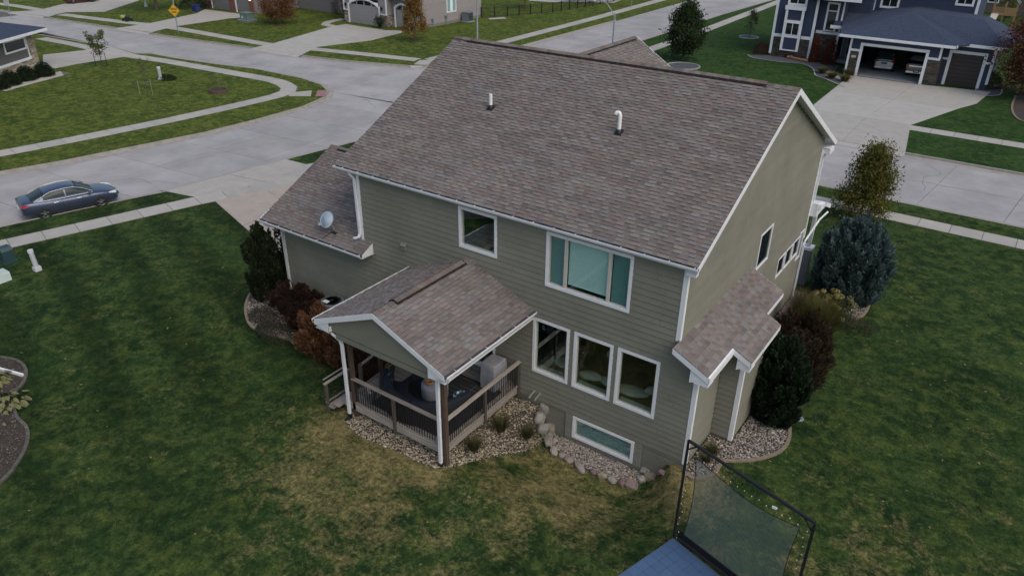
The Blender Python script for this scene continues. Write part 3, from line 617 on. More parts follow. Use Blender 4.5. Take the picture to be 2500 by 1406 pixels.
# gable wall with its windows
G1 = (6.57, 7.9, 3.53, 4.95); GS = [(9.63+i*1.0, 10.55+i*1.0, 1.95, 2.8) for i in range(3)]; G4 = (12.45, 13.05, 1.6, 2.9)
GH = [inset(w) for w in [G1]+GS+[G4]]
for (a, b, c, d) in rect_minus((0.0, 13.3, -0.3, 6.3), GH): gab.box(mb, a, b, c, d, -0.16, -0.012)
mb.prism([(-0.16, 0, 6.3), (-0.16, 13.3, 6.3), (-0.16, 6.93, mroof(6.93)-0.15)], (0.148, 0, 0))
mb.prism([(-12.8, 0, 6.3), (-12.8, 13.3, 6.3), (-12.8, 6.93, mroof(6.93)-0.15)], (0.14, 0, 0))
mb.box((-12.8, 0.16, 3.2), (-12.66, 13.3, 6.3)); mb.box((-17.5, 0.16, 0.0), (-17.35, 7.2, 3.28)); mb.box((-17.5, 7.05, 0), (-12.8, 7.2, 3.28)); mb.box((-12.8, 13.15, G0-0.3), (0, 13.3, 6.3))
mb.prism([(-17.5, 0, 3.28), (-17.5, 7.2, 3.28), (-17.5, 3.57, 5.25)], (0.14, 0, 0))
for (p, q) in (((0, 0.0), (0.7, 0.05)), ): pass
mb.box((-0.2, 0.1, G0-0.6), (-0.02, 13.25, -0.3), mi=1)
# side bump out under the small shed roof
mb.prism([(0.0, 0.0, -0.3), (0.718, 0.0, -0.3), (0.718, 2.02, -0.3), (0, 2.02, -0.3)], (0, 0, 3.75))
mb.prism([(0.0, 2.032, -0.3), (1.44, 2.032, -0.3), (1.44, 4.0, -0.3), (0, 4.0, -0.3)], (0, 0, 3.3))
mb.prism([(0.0, 4.0, -0.3), (0.718, 4.0, -0.3), (0.718, 5.9, -0.3), (0, 5.9, -0.3)], (0, 0, 3.6))
mb.box((0.02, 0.06, -1.3), (0.695, 2.1, -0.3), mi=1); mb.box((0.02, 2.06, -1.0), (1.42, 3.98, -0.3), mi=1); mb.box((0.02, 3.9, -1.0), (0.70, 5.88, -0.3), mi=1)
wall = obj('wall', mb, [MT['siding'], MT['found']], H)
mb = MB()   # floors, ceilings and inner walls, dark behind the glass
mb.box((-12.6, 0.2, 0.40), (-0.2, 5.0, 0.5), mi=1); mb.box((-12.6, 0.2, 3.3), (-0.2, 13, 3.5)); mb.box((-12.6, 0.2, 6.28), (-0.2, 13, 6.33)); mb.box((-12.6, 4.9, -1.6), (-0.2, 5.0, 6.3))
mb.box((-5.9, 0.2, 3.5), (-5.8, 4.9, 6.3)); mb.box((-5.3, 2.6, 0.5), (-5.2, 4.9, 3.3)); mb.box((-4.2, 0.6, -1.7), (-0.4, 0.7, 0.3)); mb.box((-0.3, 0.2, -1.6), (-0.2, 4.9, 6.2))
obj('interior', mb, [MT['room'], MT['room_floor']], H)

# lap siding, board by board
boards = []
EXP = 0.203
def lap(F, spans_fn, z0, z1, holes, zcut=None):
    k = 0; z = z0
    while z < z1-0.02:
        zt = min(z+EXP, z1)
        for (a, b) in spans_fn(z, zt):
            x = a; first = True
            while x < b-0.01:
                L_ = 3.66 if not first else rnd.uniform(0.8, 3.66); first = False
                e = min(b, x+L_)
                if b-e < 0.4: e = b
                for (p, q, s, t) in rect_minus((x, e, z, zt), holes):
                    pr = lambda zz: 0.024-0.021*(zz-z)/EXP
                    g = 0.0035
                    P = [F(p+g, s, -0.012), F(q-g, s, -0.012), F(q-g, s, pr(s)), F(p+g, s, pr(s)), F(p+g, t, -0.012), F(q-g, t, -0.012), F(q-g, t, pr(t)), F(p+g, t, pr(t))]
                    if F.u.cross(F.n).z < 0: P = [P[1], P[0], P[3], P[2], P[5], P[4], P[7], P[6]]
                    c = rnd.uniform(0.95, 1.04); boards.append((P, (c, c*rnd.uniform(0.99, 1.01), c)))
                x = e
        z = zt
def spans_rear(z, zt):
    out = []
    if z < 3.2: out.append((-17.4 if z > 0.1 else -12.8, 0.63))
    elif z < 3.5: out += [(-12.7, 0.63)]
    else: out.append((-12.7, -0.1))
    if z < -0.29: out = [(-3.62, -0.75)]
    return out
outer = lambda w: (w[0]+0.02, w[1]-0.02, w[2]+0.02, w[3]-0.02)
lap(rear, spans_rear, -1.19, 6.4, [outer(w) for w in (W1, W2, W3, W4, W5, W6, DOOR)])
def spans_gab(z, zt):
    zm = zt+0.12; a, b = 0.1, 13.2
    if zm > mroof(0): t = (zm-RZ0)/PITCH; a, b = max(a, t-0.16), min(b, 14.02-t)
    return [(a, b)] if b-a > 0.1 else []
lap(gab, spans_gab, -0.3, 9.8, [outer(w) for w in [G1]+GS+[G4]]+[(0.0, 6.0, -0.3, 3.3)])
lap(Fr((0.73, 0, 0), (0, 1, 0), (1, 0, 0)), lambda z, zt: [(0.1, 2.0)], -0.3, 3.4, [])
lap(Fr((0, 2.02, 0), (1, 0, 0), (0, -1, 0)), lambda z, zt: [(0.75, 1.35)], -0.3, 3.2, [])
lap(Fr((1.45, 0, 0), (0, 1, 0), (1, 0, 0)), lambda z, zt: [(2.12, 3.9)], -0.3, 3.0, [])
lap(Fr((0.73, 0, 0), (0, 1, 0), (1, 0, 0)), lambda z, zt: [(4.02, 5.8)], -0.3, 3.3, [])
CAM = Vector(cam.location)
def split300(items, name, stuffname, mat, parent, n):
    key = lambda it: (sum((Vector(p) for p in it[0]), Vector((0, 0, 0)))/len(it[0])-CAM).length-0.5*((it[0][0]-it[0][1]).length if True else 0)
    items.sort(key=key)
    for P, c in items[:n]:
        mb = MB(); mb.hexa(P, c); obj(name, mb, mat, parent)
    mb = MB()
    for P, c in items[n:]: mb.hexa(P, c)
    if mb.v: obj(stuffname, mb, mat, parent, kind='stuff')
split300(boards, 'siding_board', 'siding', MT['siding'], wall, 290)

# ---- roofs
shing = []
SH = [(0.225, 0.187, 0.163), (0.25, 0.212, 0.187), (0.20, 0.172, 0.155), (0.23, 0.21, 0.195), (0.215, 0.165, 0.148), (0.265, 0.232, 0.205), (0.175, 0.152, 0.142), (0.23, 0.225, 0.218), (0.24, 0.19, 0.158)]
def shingles(o, u, up, spans, vlen, expo=0.143):
    """o eave origin, u along eave, up unit up-slope vector, spans(v)->[(u0,u1)]; raised tabs of random width"""
    o, u, up = Vector(o), Vector(u), Vector(up); nrm = u.cross(up); nrm = nrm if nrm.z > 0 else -nrm
    k = math.ceil(vlen/expo)
    for i in range(k):
        v0, v1 = i*expo, min(vlen, (i+1)*expo+0.004)
        for (a, b) in spans((v0+v1)/2):
            x = a; tab = rnd.random() < 0.5; base = rnd.choice(SH); nb_ = 0
            while x < b-0.005:
                wd_ = rnd.uniform(0.15, 0.34) if tab else rnd.uniform(0.12, 0.26); e = min(b, x+wd_)
                if b-e < 0.06: e = b
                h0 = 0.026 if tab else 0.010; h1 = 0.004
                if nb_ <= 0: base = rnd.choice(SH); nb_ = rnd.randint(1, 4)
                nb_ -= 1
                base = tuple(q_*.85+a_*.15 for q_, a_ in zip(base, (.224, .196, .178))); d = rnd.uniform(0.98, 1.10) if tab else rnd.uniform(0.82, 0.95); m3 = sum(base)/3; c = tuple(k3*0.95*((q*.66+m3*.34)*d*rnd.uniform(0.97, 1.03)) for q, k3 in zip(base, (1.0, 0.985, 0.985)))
                p = lambda uu, vv, hh: o+u*uu+up*vv+nrm*hh
                B = [p(x, v0, -0.01), p(e, v0, -0.01), p(e, v1, -0.01), p(x, v1, -0.01), p(x, v0, h0), p(e, v0, h0), p(e, v1, h1), p(x, v1, h1)]
                if u.cross(up).z < 0: B = [B[1], B[0], B[3], B[2], B[5], B[4], B[7], B[6]]
                shing.append((B, c)); x = e; tab = not tab
def caps(a, b, w, side_dirs, step=0.2, lift=0.03):
    """overlapping ridge caps from a to b; side_dirs: two down-slope unit vectors"""
    a, b = Vector(a), Vector(b); L_ = (b-a).length; d = (b-a)/L_; n = int(L_/step); out = []
    for i in range(n):
        s = i*step; c = rnd.choice(SH); c = tuple(0.80*q for q in c)
        P0 = a+d*s+Vector((0, 0, lift+0.012)); P1 = a+d*(s+step*1.15)+Vector((0, 0, lift)); mb = MB()
        for k_, sd in enumerate(side_dirs):
            sd = Vector(sd); q = [P0, P1, P1+sd*w, P0+sd*w]; t = Vector((0, 0, -0.014)); q2 = [x+t for x in q]
            mb.hexa([q2[0], q2[1], q2[2], q2[3], q[0], q[1], q[2], q[3]], c) if (q[1]-q[0]).cross(q[3]-q[0]).z > 0 else mb.hexa([q2[1], q2[0], q2[3], q2[2], q[1], q[0], q[3], q[2]], c)
        out.append(mb)
    return out
sl = math.hypot(1, PITCH); upS = Vector((0, 1/sl, PITCH/sl)); upN = Vector((0, -1/sl, PITCH/sl))
XR, XL = 0.31, -13.7; roofs = []
mb = MB()
T = 0.16   # roof deck with closed soffit
for (ya, yb) in ((-0.16, 6.93), (14.02, 6.93)):
    za, zb = RZ0, RIDGE
    P = [(XL+.02, ya, za-T), (XR-.02, ya, za-T), (XR-.02, yb, zb-T), (XL+.02, yb, zb-T), (XL+.02, ya, za-.012), (XR-.02, ya, za-.012), (XR-.02, yb, zb-.012), (XL+.02, yb, zb-.012)]
    if ya > yb: P = [P[1], P[0], P[3], P[2], P[5], P[4], P[7], P[6]]
    mb.hexa(P)
mb.box((XL+0.1, -0.155, RZ0-0.19), (XR-0.02, 0.02, RZ0-0.165)); mb.box((XL+0.1, 13.28, RZ0-0.19), (XR-0.02, 14.0, RZ0-0.165))
roof = obj('roof', mb, MT['white'], H)
shingles((XL, -0.16-0.03, RZ0-0.015), (1, 0, 0), upS, lambda v: [(0, XR-XL)], 7.09*sl+0.03)
shingles((XR, 14.02+0.03, RZ0-0.015), (-1, 0, 0), upN, lambda v: [(0, XR-XL)], 7.09*sl+0.03)
# black ridge vent and caps
mb = MB()
for sd in (upS, upN):
    a, b = -13.0, -0.75; z = RIDGE-.006; q = -sd*0.205
    P = [Vector((a, 6.93, z+.01)), Vector((b, 6.93, z+.01)), Vector((b, 6.93, z+.01))+q, Vector((a, 6.93, z+.01))+q]; Q = [p+Vector((0, 0, 0.036)) for p in P]
    mb.hexa(P+Q if sd is upN else [P[1], P[0], P[3], P[2], Q[1], Q[0], Q[3], Q[2]])
obj('ridge_vent', mb, MT['ridge_black'], roof)
for mb in caps((XL, 6.93, RIDGE), (-0.74, 6.93, RIDGE), 0.155, (-upS, -upN), 0.205, 0.062)+caps((-0.74, 6.93, RIDGE), (XR, 6.93, RIDGE), 0.15, (-upS, -upN), 0.205, 0.012):
    obj('ridge_cap', mb, MT['shingle'], roof)
def gutter(parent, a, b, out, w=0.12, h=0.12, ends=True):
    """open K gutter from a to b, out = outward horizontal unit vector; a,b at the fascia top"""
    a, b, out = Vector(a), Vector(b), Vector(out); prof = [(0, 0), (0, -h), (w*0.7, -h), (w, -h*0.45), (w, 0), (w-.018, 0), (w-.018, -h*.4), (w*0.66, -h*.75), (0.012, -h*.75), (0.012, 0)]
    mb = MB(); V = [a+out*p+Vector((0, 0, q)) for p, q in prof]+[b+out*p+Vector((0, 0, q)) for p, q in prof]; n = len(prof)
    F = [(i, (i+1) % n, n+(i+1) % n, n+i) for i in range(n)]; mi = [1 if i in (6, 7, 8) else 0 for i in range(n)]
    for f, m_ in zip(F, mi): mb.face([V[k] for k in f][::-1], mi=m_)
    mb.face(V[:n]); mb.face(V[n:][::-1])
    d = (b-a); L_ = d.length; d /= L_; s = 0.45
    while s < L_:   # hangers
        c = a+d*s; mb.tube([c+Vector((0, 0, -0.012)), c+out*(w-0.01)+Vector((0, 0, -0.012))], 0.012, 4); s += 0.75
    obj('gutter', mb, [MT['gutter'], MT['gutter_in']], parent)
def fascia(mb, a, b, out, h, t=0.03, dz=0.0):
    a, b, out = Vector(a), Vector(b), Vector(out); dn = Vector((0, 0, -h)); up_ = Vector((0, 0, dz))
    mb.prism([a+up_, b+up_, b+dn, a+dn], out*t)
gutter(roof, (XL-0.02, -0.165, RZ0-0.02), (XR+0.03, -0.165, RZ0-0.02), (0, -1, 0)); gutter(roof, (XR, 14.03, RZ0-0.02), (XL, 14.03, RZ0-0.02), (0, 1, 0))
for x, ox in ((XR-0.02, 1), (XL+0.02, -1)):
    for (ya, yb) in ((-0.2, 6.93), (14.06, 6.93)):
        mb = MB(); fascia(mb, (x, ya, mroof(ya) if ya < 0 else RZ0-0.02), (x, yb, RIDGE-0.004), (ox, 0, 0), 0.2, 0.035); obj('rake_board', mb, MT['white'], roof)
for a, b in (((0.0, -0.16, RZ0-0.34), (0.28, 0.02, RZ0-0.16)), ((0.0, 13.3, RZ0-0.42), (0.3, 13.95, RZ0-0.2))): obj('eave_return', MB().box(a, b), MT['white'], roof)
# front facing second gable behind the ridge
mb = MB(); gx, gzr, gy = -9.85, 9.26, 15.7; hp = 0.62
ysolve = 6.93
for s in (-1, 1):
    e = gx+s*4.6; ze = gzr-4.6*hp; P = [(gx, 6.95, gzr-.15), (e, 6.95, ze-.15), (e, gy, ze-.15), (gx, gy, gzr-.15)]; Q = [(p[0], p[1], p[2]+.13) for p in P]
    mb.hexa(P+Q if s > 0 else P[::-1]+Q[::-1])
mb.prism([(gx-4.2, gy-0.5, 6.2), (gx+4.2, gy-0.5, 6.2), (gx, gy-0.5, gzr-0.15)], (0, 0.1, 0))
groof = obj('front_gable_roof', mb, MT['white'], H)
for s in (-1, 1):
    sl2 = math.hypot(1, hp); up2 = Vector((-s/sl2, 0, hp/sl2)); o_ = (gx+s*4.6, 7.0 if s > 0 else gy, gzr-4.6*hp-0.01)
    def sp(v, s=s):
        z = gzr-4.6*hp+v*hp/sl2; y0 = max(7.0, min(gy-0.1, 14.02-(z-RZ0)/PITCH)); return [(y0-7.0, gy-7.0)] if s > 0 else [(0, gy-y0)]
    shingles(o_, (0, s, 0), up2, sp, 4.6*sl2)
mb = MB(); mb.box((gx-.19, 8.6, gzr-.16), (gx+.19, gy-.3, gzr-.075)); obj('ridge_vent', mb, MT['ridge_black'], groof)
for mb in caps((gx, 8.4, gzr), (gx, gy, gzr), 0.15, [(-s/math.hypot(1, hp), 0, -hp/math.hypot(1, hp)) for s in (-1, 1)], 0.205, 0.03): obj('ridge_cap', mb, MT['shingle'], groof)
for s in (-1, 1): mb = MB(); fascia(mb, (gx+s*4.6, gy, gzr-4.6*hp), (gx, gy, gzr), (0, 1, 0), 0.2, 0.035); obj('rake_board', mb, MT['white'], groof)
# garage roof
GZ, gyr = 3.447, 3.57; gup = GZ+PITCH*(gyr+0.578)
mb = MB()
for ya, yb in ((-0.578, gyr), (gyr*2+0.578, gyr)):
    P = [(-18.03, ya, GZ-T), (-12.82 if ya > 0 else -12.45, ya, GZ-T), (-12.82 if ya > 0 else -12.82, yb, gup-T), (-18.03, yb, gup-T)]
    P = P+[(p[0], p[1], p[2]+T-.012) for p in P]; P = P if ya < yb else [P[1], P[0], P[3], P[2], P[5], P[4], P[7], P[6]]; mb.hexa(P)
mb.box((-18.0, -0.57, GZ-0.2), (-12.3, -0.015, GZ-0.162)); gr = obj('garage_roof', mb, MT['white'], H)
shingles((-18.05, -0.608, GZ-0.015), (1, 0, 0), upS, lambda v: [(0, 18.05-12.27 if v < 0.66 else 18.05-12.82)], (gyr+.578)*sl)
shingles((-12.82, gyr*2+0.608, GZ-0.015), (-1, 0, 0), upN, lambda v: [(0, 5.23)], (gyr+.578)*sl)
for mb in caps((-18.05, gyr, gup), (-12.85, gyr, gup), 0.15, (-upS, -upN), 0.205, 0.02): obj('ridge_cap', mb, MT['shingle'], gr)
mb = MB(); mb.box((-17.5, gyr-.2, gup-.08), (-13.2, gyr+.2, gup-.03)); obj('ridge_vent', mb, MT['ridge_black'], gr)
gutter(gr, (-18.08, -0.588, GZ-0.02), (-12.27, -0.588, GZ-0.02), (0, -1, 0))
for ya in (-0.6, 2*gyr+.6): mb = MB(); fascia(mb, (-18.02, ya, GZ), (-18.02, gyr, gup-.004), (-1, 0, 0), 0.2, 0.035); obj('rake_board', mb, MT['white'], gr)
mb = MB(); mb.prism([(-12.30, -0.585, GZ-.01), (-12.30, 0.0, GZ+.27), (-12.30, 0.0, GZ-.20), (-12.30, -0.585, GZ-.14)], (0.03, 0, 0))
obj('eave_return', mb, MT['white'], gr)
# shed roof over the side bump out: plane z = 4 - x/2
S = lambda x: 3.99-0.5*x
mb = MB(); us = Vector((-2, 0, 1)).normalized()
cells = [(-0.42, 1.5, 1.18), (1.5, 4.2, 1.76), (4.2, 5.98, 1.25)]
for (ya, yb, xe) in cells:
    if ya < 0:
        mb.prism([(0.0, ya+.02, S(0)-T), (xe-.01, ya+.02, S(xe)-T), (xe-.01, ya+.02, S(xe)-.012), (0.0, ya+.02, S(0)-.012)], (0, yb-ya, 0))
    else: mb.prism([(0.01, ya, S(0)-T), (xe-.01, ya, S(xe)-T), (xe-.01, ya, S(xe)-.012), (0.01, ya, S(0)-.012)], (0, yb-ya-.01, 0))
mb.box((0.02, -0.4, 3.05), (1.12, 1.5, 3.2)) if False else None
sr = obj('shed_roof', mb, MT['white'], H)
def spsh(v):
    x = 1.78-v*2/math.sqrt(5); out = [(1.47, 4.22)]
    if x < 1.27: out = [(1.47, 6.0)]
    if x < 1.20: out = [(-0.45, 6.0)]
    return [(a+0.45, b+0.45) for a, b in out]
shingles((1.78, -0.45, S(1.78)-0.005), (0, 1, 0), us, spsh, 1.78*math.sqrt(5)/2-0.0)
mb = MB()
fascia(mb, (0.0, -0.42, S(0)), (1.18, -0.42, S(1.18)), (0, -1, 0), 0.21); mb.box((1.17, -0.45, S(1.18)-.19), (1.2, 1.47, S(1.18)-.012)); fascia(mb, (1.17, 1.5, S(1.17)), (1.76, 1.5, S(1.76)), (0, -1, 0), 0.21)
mb.box((1.75, 1.47, S(1.76)-.19), (1.78, 4.2, S(1.76)-.012)); mb.box((1.24, 4.2, S(1.25)-.19), (1.27, 5.98, S(1.25)-.012)); fascia(mb, (0, 5.98, S(0)), (1.25, 5.98, S(1.25)), (0, 1, 0), 0.19)
mb.box((0.735, -0.42, 3.05), (1.17, 0.0, 3.22)); mb.box((0.735, 0.0, 3.1), (1.17, 1.5, 3.2)); mb.box((1.455, 1.52, 2.72), (1.74, 2.02, 2.95)); mb.box((1.455, 2.0, 2.8), (1.74, 4.15, 2.92))
mb.prism([(0.60, -0.415, 3.02), (1.165, -0.415, 3.23), (1.165, -0.415, 3.3), (0.60, -0.415, 3.5)], (0, 0.41, 0)); mb.prism([(1.33, 1.505, 2.68), (1.745, 1.505, 2.93), (1.745, 1.505, 3.0), (1.33, 1.505, 3.1)], (0, 0.5, 0))
obj('fascia', mb, MT['white'], sr)
mb = MB(); mb.box((-0.005, -0.43, S(0)-0.0), (0.012, 5.98, S(0)+0.03)); obj('flashing', mb, MT['black'], sr)
# porch roof
PXR, PXL, PX, PZ, PR = -5.02, -10.37, -7.7, 3.31, 4.44; pp = (PR-PZ)/(PXR-PX); ps = math.hypot(1, pp); PY = -4.62
mb = MB()
for xe in (PXL, PXR):
    s = 1 if xe > PX else -1; P = [(PX, PY+.02, PR-T), (xe-s*.02, PY+.02, PZ-T), (xe-s*.02, -0.014, PZ-T), (PX, -0.014, PR-T)]; Q = [(p[0], p[1], p[2]+T-.012) for p in P]
    mb.hexa(P+Q if s > 0 else P[::-1]+Q[::-1])
mb.prism([(PXL+.3, PY+.12, 3.02), (PXR-.3, PY+.12, 3.02), (PXR-.3, PY+.12, 3.2), (PX, PY+.12, PR-.17), (PXL+.3, PY+.12, 3.2)], (0, .1, 0), mi=1)
mb.box((PXL+.35, PY+.2, 2.98), (PXR-.35, -.02, 3.01), mi=1)
for x in (-9.62, -5.75): mb.box((x-.07, PY+.3, 2.78), (x+.22, -.02, 2.98), mi=1)
mb.box((-9.6, PY+.14, 2.78), (-5.55, PY+.36, 2.98), mi=1)
pr_ = obj('porch_roof', mb, [MT['white'], MT['siding']], H)
shingles((PXR+.02, PY-.02, PZ-.015), (0, 1, 0), (-1/ps, 0, pp/ps), lambda v: [(0, 4.62)], 2.70*ps); shingles((PXL-.02, -0.0, PZ-.015), (0, -1, 0), (1/ps, 0, pp/ps), lambda v: [(0, 4.62)], 2.69*ps)
dn = [(s/ps, 0, -pp/ps) for s in (-1, 1)]
mb = MB()
for s in (-1, 1):
    P = [Vector((PX, -3.75, PR+.005)), Vector((PX+s*.205/ps, -3.75, PR+.005-.205*pp/ps)), Vector((PX+s*.205/ps, -0.35, PR+.005-.205*pp/ps)), Vector((PX, -0.35, PR+.005))]; Q = [p+Vector((0, 0, .035)) for p in P]
    mb.hexa(P+Q if s > 0 else P[::-1]+Q[::-1])
obj('ridge_vent', mb, MT['ridge_black'], pr_)
for mb in caps((PX, PY, PR), (PX, -3.72, PR), .15, dn, .205, .01)+caps((PX, -3.72, PR), (PX, -.38, PR), .155, dn, .205, .062)+caps((PX, -.38, PR), (PX, -.02, PR), .15, dn, .205, .01): obj('ridge_cap', mb, MT['shingle'], pr_)
gutter(pr_, (PXR+.0, PY-.02, PZ-.02), (PXR+.0, -.02, PZ-.02), (1, 0, 0)); gutter(pr_, (PXL, -.02, PZ-.02), (PXL, PY-.02, PZ-.02), (-1, 0, 0))
mb = MB()
for s, xe in ((-1, PXL), (1, PXR)):
    fascia(mb, (xe, PY, PZ-.005), (PX, PY, PR-.005), (0, -1, 0), .19, .03)
    mb.prism([(xe, PY-.001, PZ-.02), (xe, PY-.001, PZ-.19), (xe-s*.62, PY-.001, PZ-.33), (xe-s*.62, PY-.001, PZ+.1)], (0, .02, 0))
    mb.box((min(xe, xe-s*.62), PY+.02, PZ-.33), (max(xe, xe-s*.62), -0.02, PZ-.30)); mb.box((xe-s*.62, PY, PZ-.33), (xe-s*.6, 0-.02, PZ-.1))
obj('fascia', mb, MT['white'], pr_)
key = lambda it: (it[0][4]-CAM).length
shing.sort(key=key)
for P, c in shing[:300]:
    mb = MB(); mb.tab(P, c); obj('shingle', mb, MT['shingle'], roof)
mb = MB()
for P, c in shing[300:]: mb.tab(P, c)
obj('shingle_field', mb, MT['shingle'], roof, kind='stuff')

# white corner boards and frieze
mb_ = []
def trim(x, y, z0, z1, sx, sy, w=0.11, t=0.028):
    mb = MB(); mb.box((x+sx*t, y+sy*t, z0), (x-sx*w, y-sy*0.0, z1)); mb.box((x+sx*t, y+sy*0.0, z0), (x-sx*0, y-sy*w, z1)); obj('corner_board', mb, MT['white'], H)
trim(0, 0, S(0)-.02, 6.37, 1, -1); trim(0.73, 0, -0.29, 3.06, 1, -1); trim(1.45, 2.02, -0.35, 2.75, 1, -1); trim(-12.8, 0, 3.7, 6.37, -1, -1); trim(-17.5, 0, 0.05, 3.25, -1, -1); trim(0, 13.3, 2.4, 6.3, 1, 1); trim(0.73, 5.9, -0.3, 3.3, 1, 1); trim(1.45, 4.0, -0.3, 2.9, 1, 1)
# windows
def window(F, w, mull=(), tw=0.10, blind=None, dark=False, label=None, parent=None, sashw=0.035, dp=.10, pn=.06):
    u0, u1, z0, z1 = w; mb = MB()
    F.box(mb, u0, u1, z0, z0+tw, 0.0, .034); F.box(mb, u0, u1, z1-tw, z1, 0.0, .034); F.box(mb, u0, u0+tw, z0+tw, z1-tw, 0, .032); F.box(mb, u1-tw, u1, z0+tw, z1-tw, 0, .032)
    o = obj('window', mb, MT['white'], parent or H)
    if label: o['label'] = label
    a, b, c, d = u0+tw-.01, u1-tw+.01, z0+tw-.01, z1-tw+.01; s = sashw; mb = MB()
    F.box(mb, a, b, c, c+s, -dp, .008); F.box(mb, a, b, d-s, d, -dp, .008); F.box(mb, a, a+s, c+s, d-s, -dp, .006); F.box(mb, b-s, b, c+s, d-s, -dp, .006)
    for m_ in mull: F.box(mb, m_-.05, m_+.05, c+s, d-s, -.08, .004)
    obj('sash', mb, MT['sash'], o)
    ed = [a]+list(mull)+[b]
    for i in range(len(ed)-1):
        mb = MB(); p, q = ed[i]+(.05 if i else s), ed[i+1]-(.05 if i < len(ed)-2 else s); F.box(mb, p-.005, q+.005, c+s-.005, d-s+.005, -pn-.002, -pn+.004); obj('pane', mb, MT['glass_dark'] if dark else MT['glass'], o)
    return o
def blinds(F, u0, u1, z0, z1, n, parent, mat='blind'):
    mb = MB(); st = 0.05; z = z1
    while z > z0: F.box(mb, u0, u1, z-.045, z-.004, -n-.012, -n); z -= st
    F.box(mb, u0, u1, z0-.03, z0, -n-.02, -n+.01); obj('blind', mb, MT[mat], parent, kind='stuff')
w = window(rear, W1, label='upper window with dark room and white sill line')
mb = MB(); rear.box(mb, W1[0]+.3, W1[1]-.05, 4.55, 4.9, -1.6, -.5); obj('bed_seen_inside', mb, MT['room_floor'], w)
w = window(rear, W2, (-3.94, -2.42), label='wide three part upper window with lowered blinds')
blinds(rear, -3.87, -2.49, 4.62, 6.14, .11, w); blinds(rear, -4.55, -4.0, 4.46, 6.14, .12, w, 'teal'); blinds(rear, -2.36, -1.75, 4.46, 6.14, .12, w, 'teal')
w3 = window(rear, W3, label='lower window nearest the deck'); w4 = window(rear, W4, label='middle window of the lower three, cushions behind it'); w5 = window(rear, W5, label='lower window nearest the house corner, cushions behind it')
w = window(rear, W6, label='low basement window in the sunken gravel bed')
mb = MB(); rear.box(mb, -3.25, -1.10, -1.08, -.55, -.2, -.16); obj('lower_blind', mb, MT['teal'], w)
for (p, s, t) in (((-3.1, -.62, 1.12), (.42, .22, .16), .2), ((-2.45, -.66, 1.14), (.36, .2, .16), -.3), ((-1.55, -.7, 1.10), (.6, .3, .14), .1), ((-0.95, -.85, 1.32), (.26, .16, .13), .5), ((-4.3, -.8, 1.08), (.5, .25, .14), 0), ((-2.6, -1.1, 1.9), (.2, .1, .22), .2)):
    mb = MB(); mb.blob((p[0], -p[1], p[2]), s, 3, .25, rot=t, seed=int(p[0]*10)); obj('cushion', mb, MT['cushion'], w4, True)
for wi in (w3, w4, w5):
    u0 = {w3: W3, w4: W4, w5: W5}[wi]; mb = MB(); rear.box(mb, u0[0]+.1, u0[1]-.1, .96, 1.03, -.34, -.10); obj('inner_sill', mb, MT['cushion'], wi)
window(gab, G1, tw=.07, dark=True, sashw=.02, dp=.03, pn=.006, label='tall side window above the small shed roof')
for g_ in GS: window(gab, g_, tw=.06, dark=True, sashw=.02, dp=.03, pn=.006)
window(gab, G4, tw=.06, dark=True, sashw=.02, dp=.03, pn=.006)
# sliding door
mb = MB(); F = rear; u0, u1, z0, z1 = DOOR
F.box(mb, u0, u1, z0, z0+.07, -.06, .05); F.box(mb, u0, u1, z1-.1, z1, 0, .034); F.box(mb, u0, u0+.1, z0+.07, z1-.1, 0, .032); F.box(mb, u1-.1, u1, z0+.07, z1-.1, 0, .032); F.box(mb, -7.73, -7.62, z0+.07, z1-.1, -.05, .02)
F.box(mb, u0+.1, u1-.1, z0+.07, z0+.17, -.05, .01)
dr_ = obj('patio_door', mb, MT['white'], H)
for a, b in ((u0+.1, -7.73), (-7.62, u1-.1)):
    mb = MB(); F.box(mb, a, b, z0+.17, z1-.1, -.04, -.034); obj('pane', mb, MT['glass'], dr_)
# downspouts
def spout(pts, side, w=.085, h=.06, boot=False, parent=None, k=0):
    mb = MB(); mb.rtube(pts, w, h, side); o = obj('downspout', mb, MT['gutter'], H)
    if boot:
        p = Vector(pts[-1]); mb = MB(); mb.rtube([p+Vector((0, 0, .0)), p+Vector((0, 0, -.16)), p+Vector((-.06, -.16, -.26))], .12, .1, side); obj('boot', mb, MT['black'], o)
spout([(-12.95, -.22, 6.42), (-12.95, -.2, 6.3), (-12.88, -.08, 6.12), (-12.86, -.06, 3.95), (-12.86, -.12, 3.84), (-13.0, -.26, 3.80)], (1, 0, 0), .09, .07)
spout([(-17.75, -.64, 3.35), (-17.7, -.6, 3.2), (-17.45, -.08, 3.0), (-17.43, -.07, 0.0)], (1, 0, 0), .09, .07)
spout([(-9.98, -4.55, 3.2), (-9.95, -4.5, 3.0), (-9.55, -4.36, 2.65), (-9.5, -4.36, 2.5), (-9.5, -4.36, -.2)], (1, 0, 0), .1, .08, True)
spout([(-4.97, -4.5, 3.2), (-5.0, -4.48, 3.04), (-5.2, -4.4, 2.94), (-5.48, -4.38, 2.9), (-5.5, -4.38, 2.8), (-5.5, -4.38, -.3)], (1, 0, 0), .1, .08, True)
spout([(0.15, 14.0, 6.4), (0.14, 13.95, 6.25), (0.06, 13.42, 5.9), (0.06, 13.4, 3.9)], (0, 1, 0), .09, .07)
spout([(0.5, 14.5, 3.3), (0.3, 14.2, 3.0), (0.1, 13.3, 2.3), (0.08, 13.2, 2.1), (0.08, 13.2, -.4)], (0, 1, 0), .09, .07)
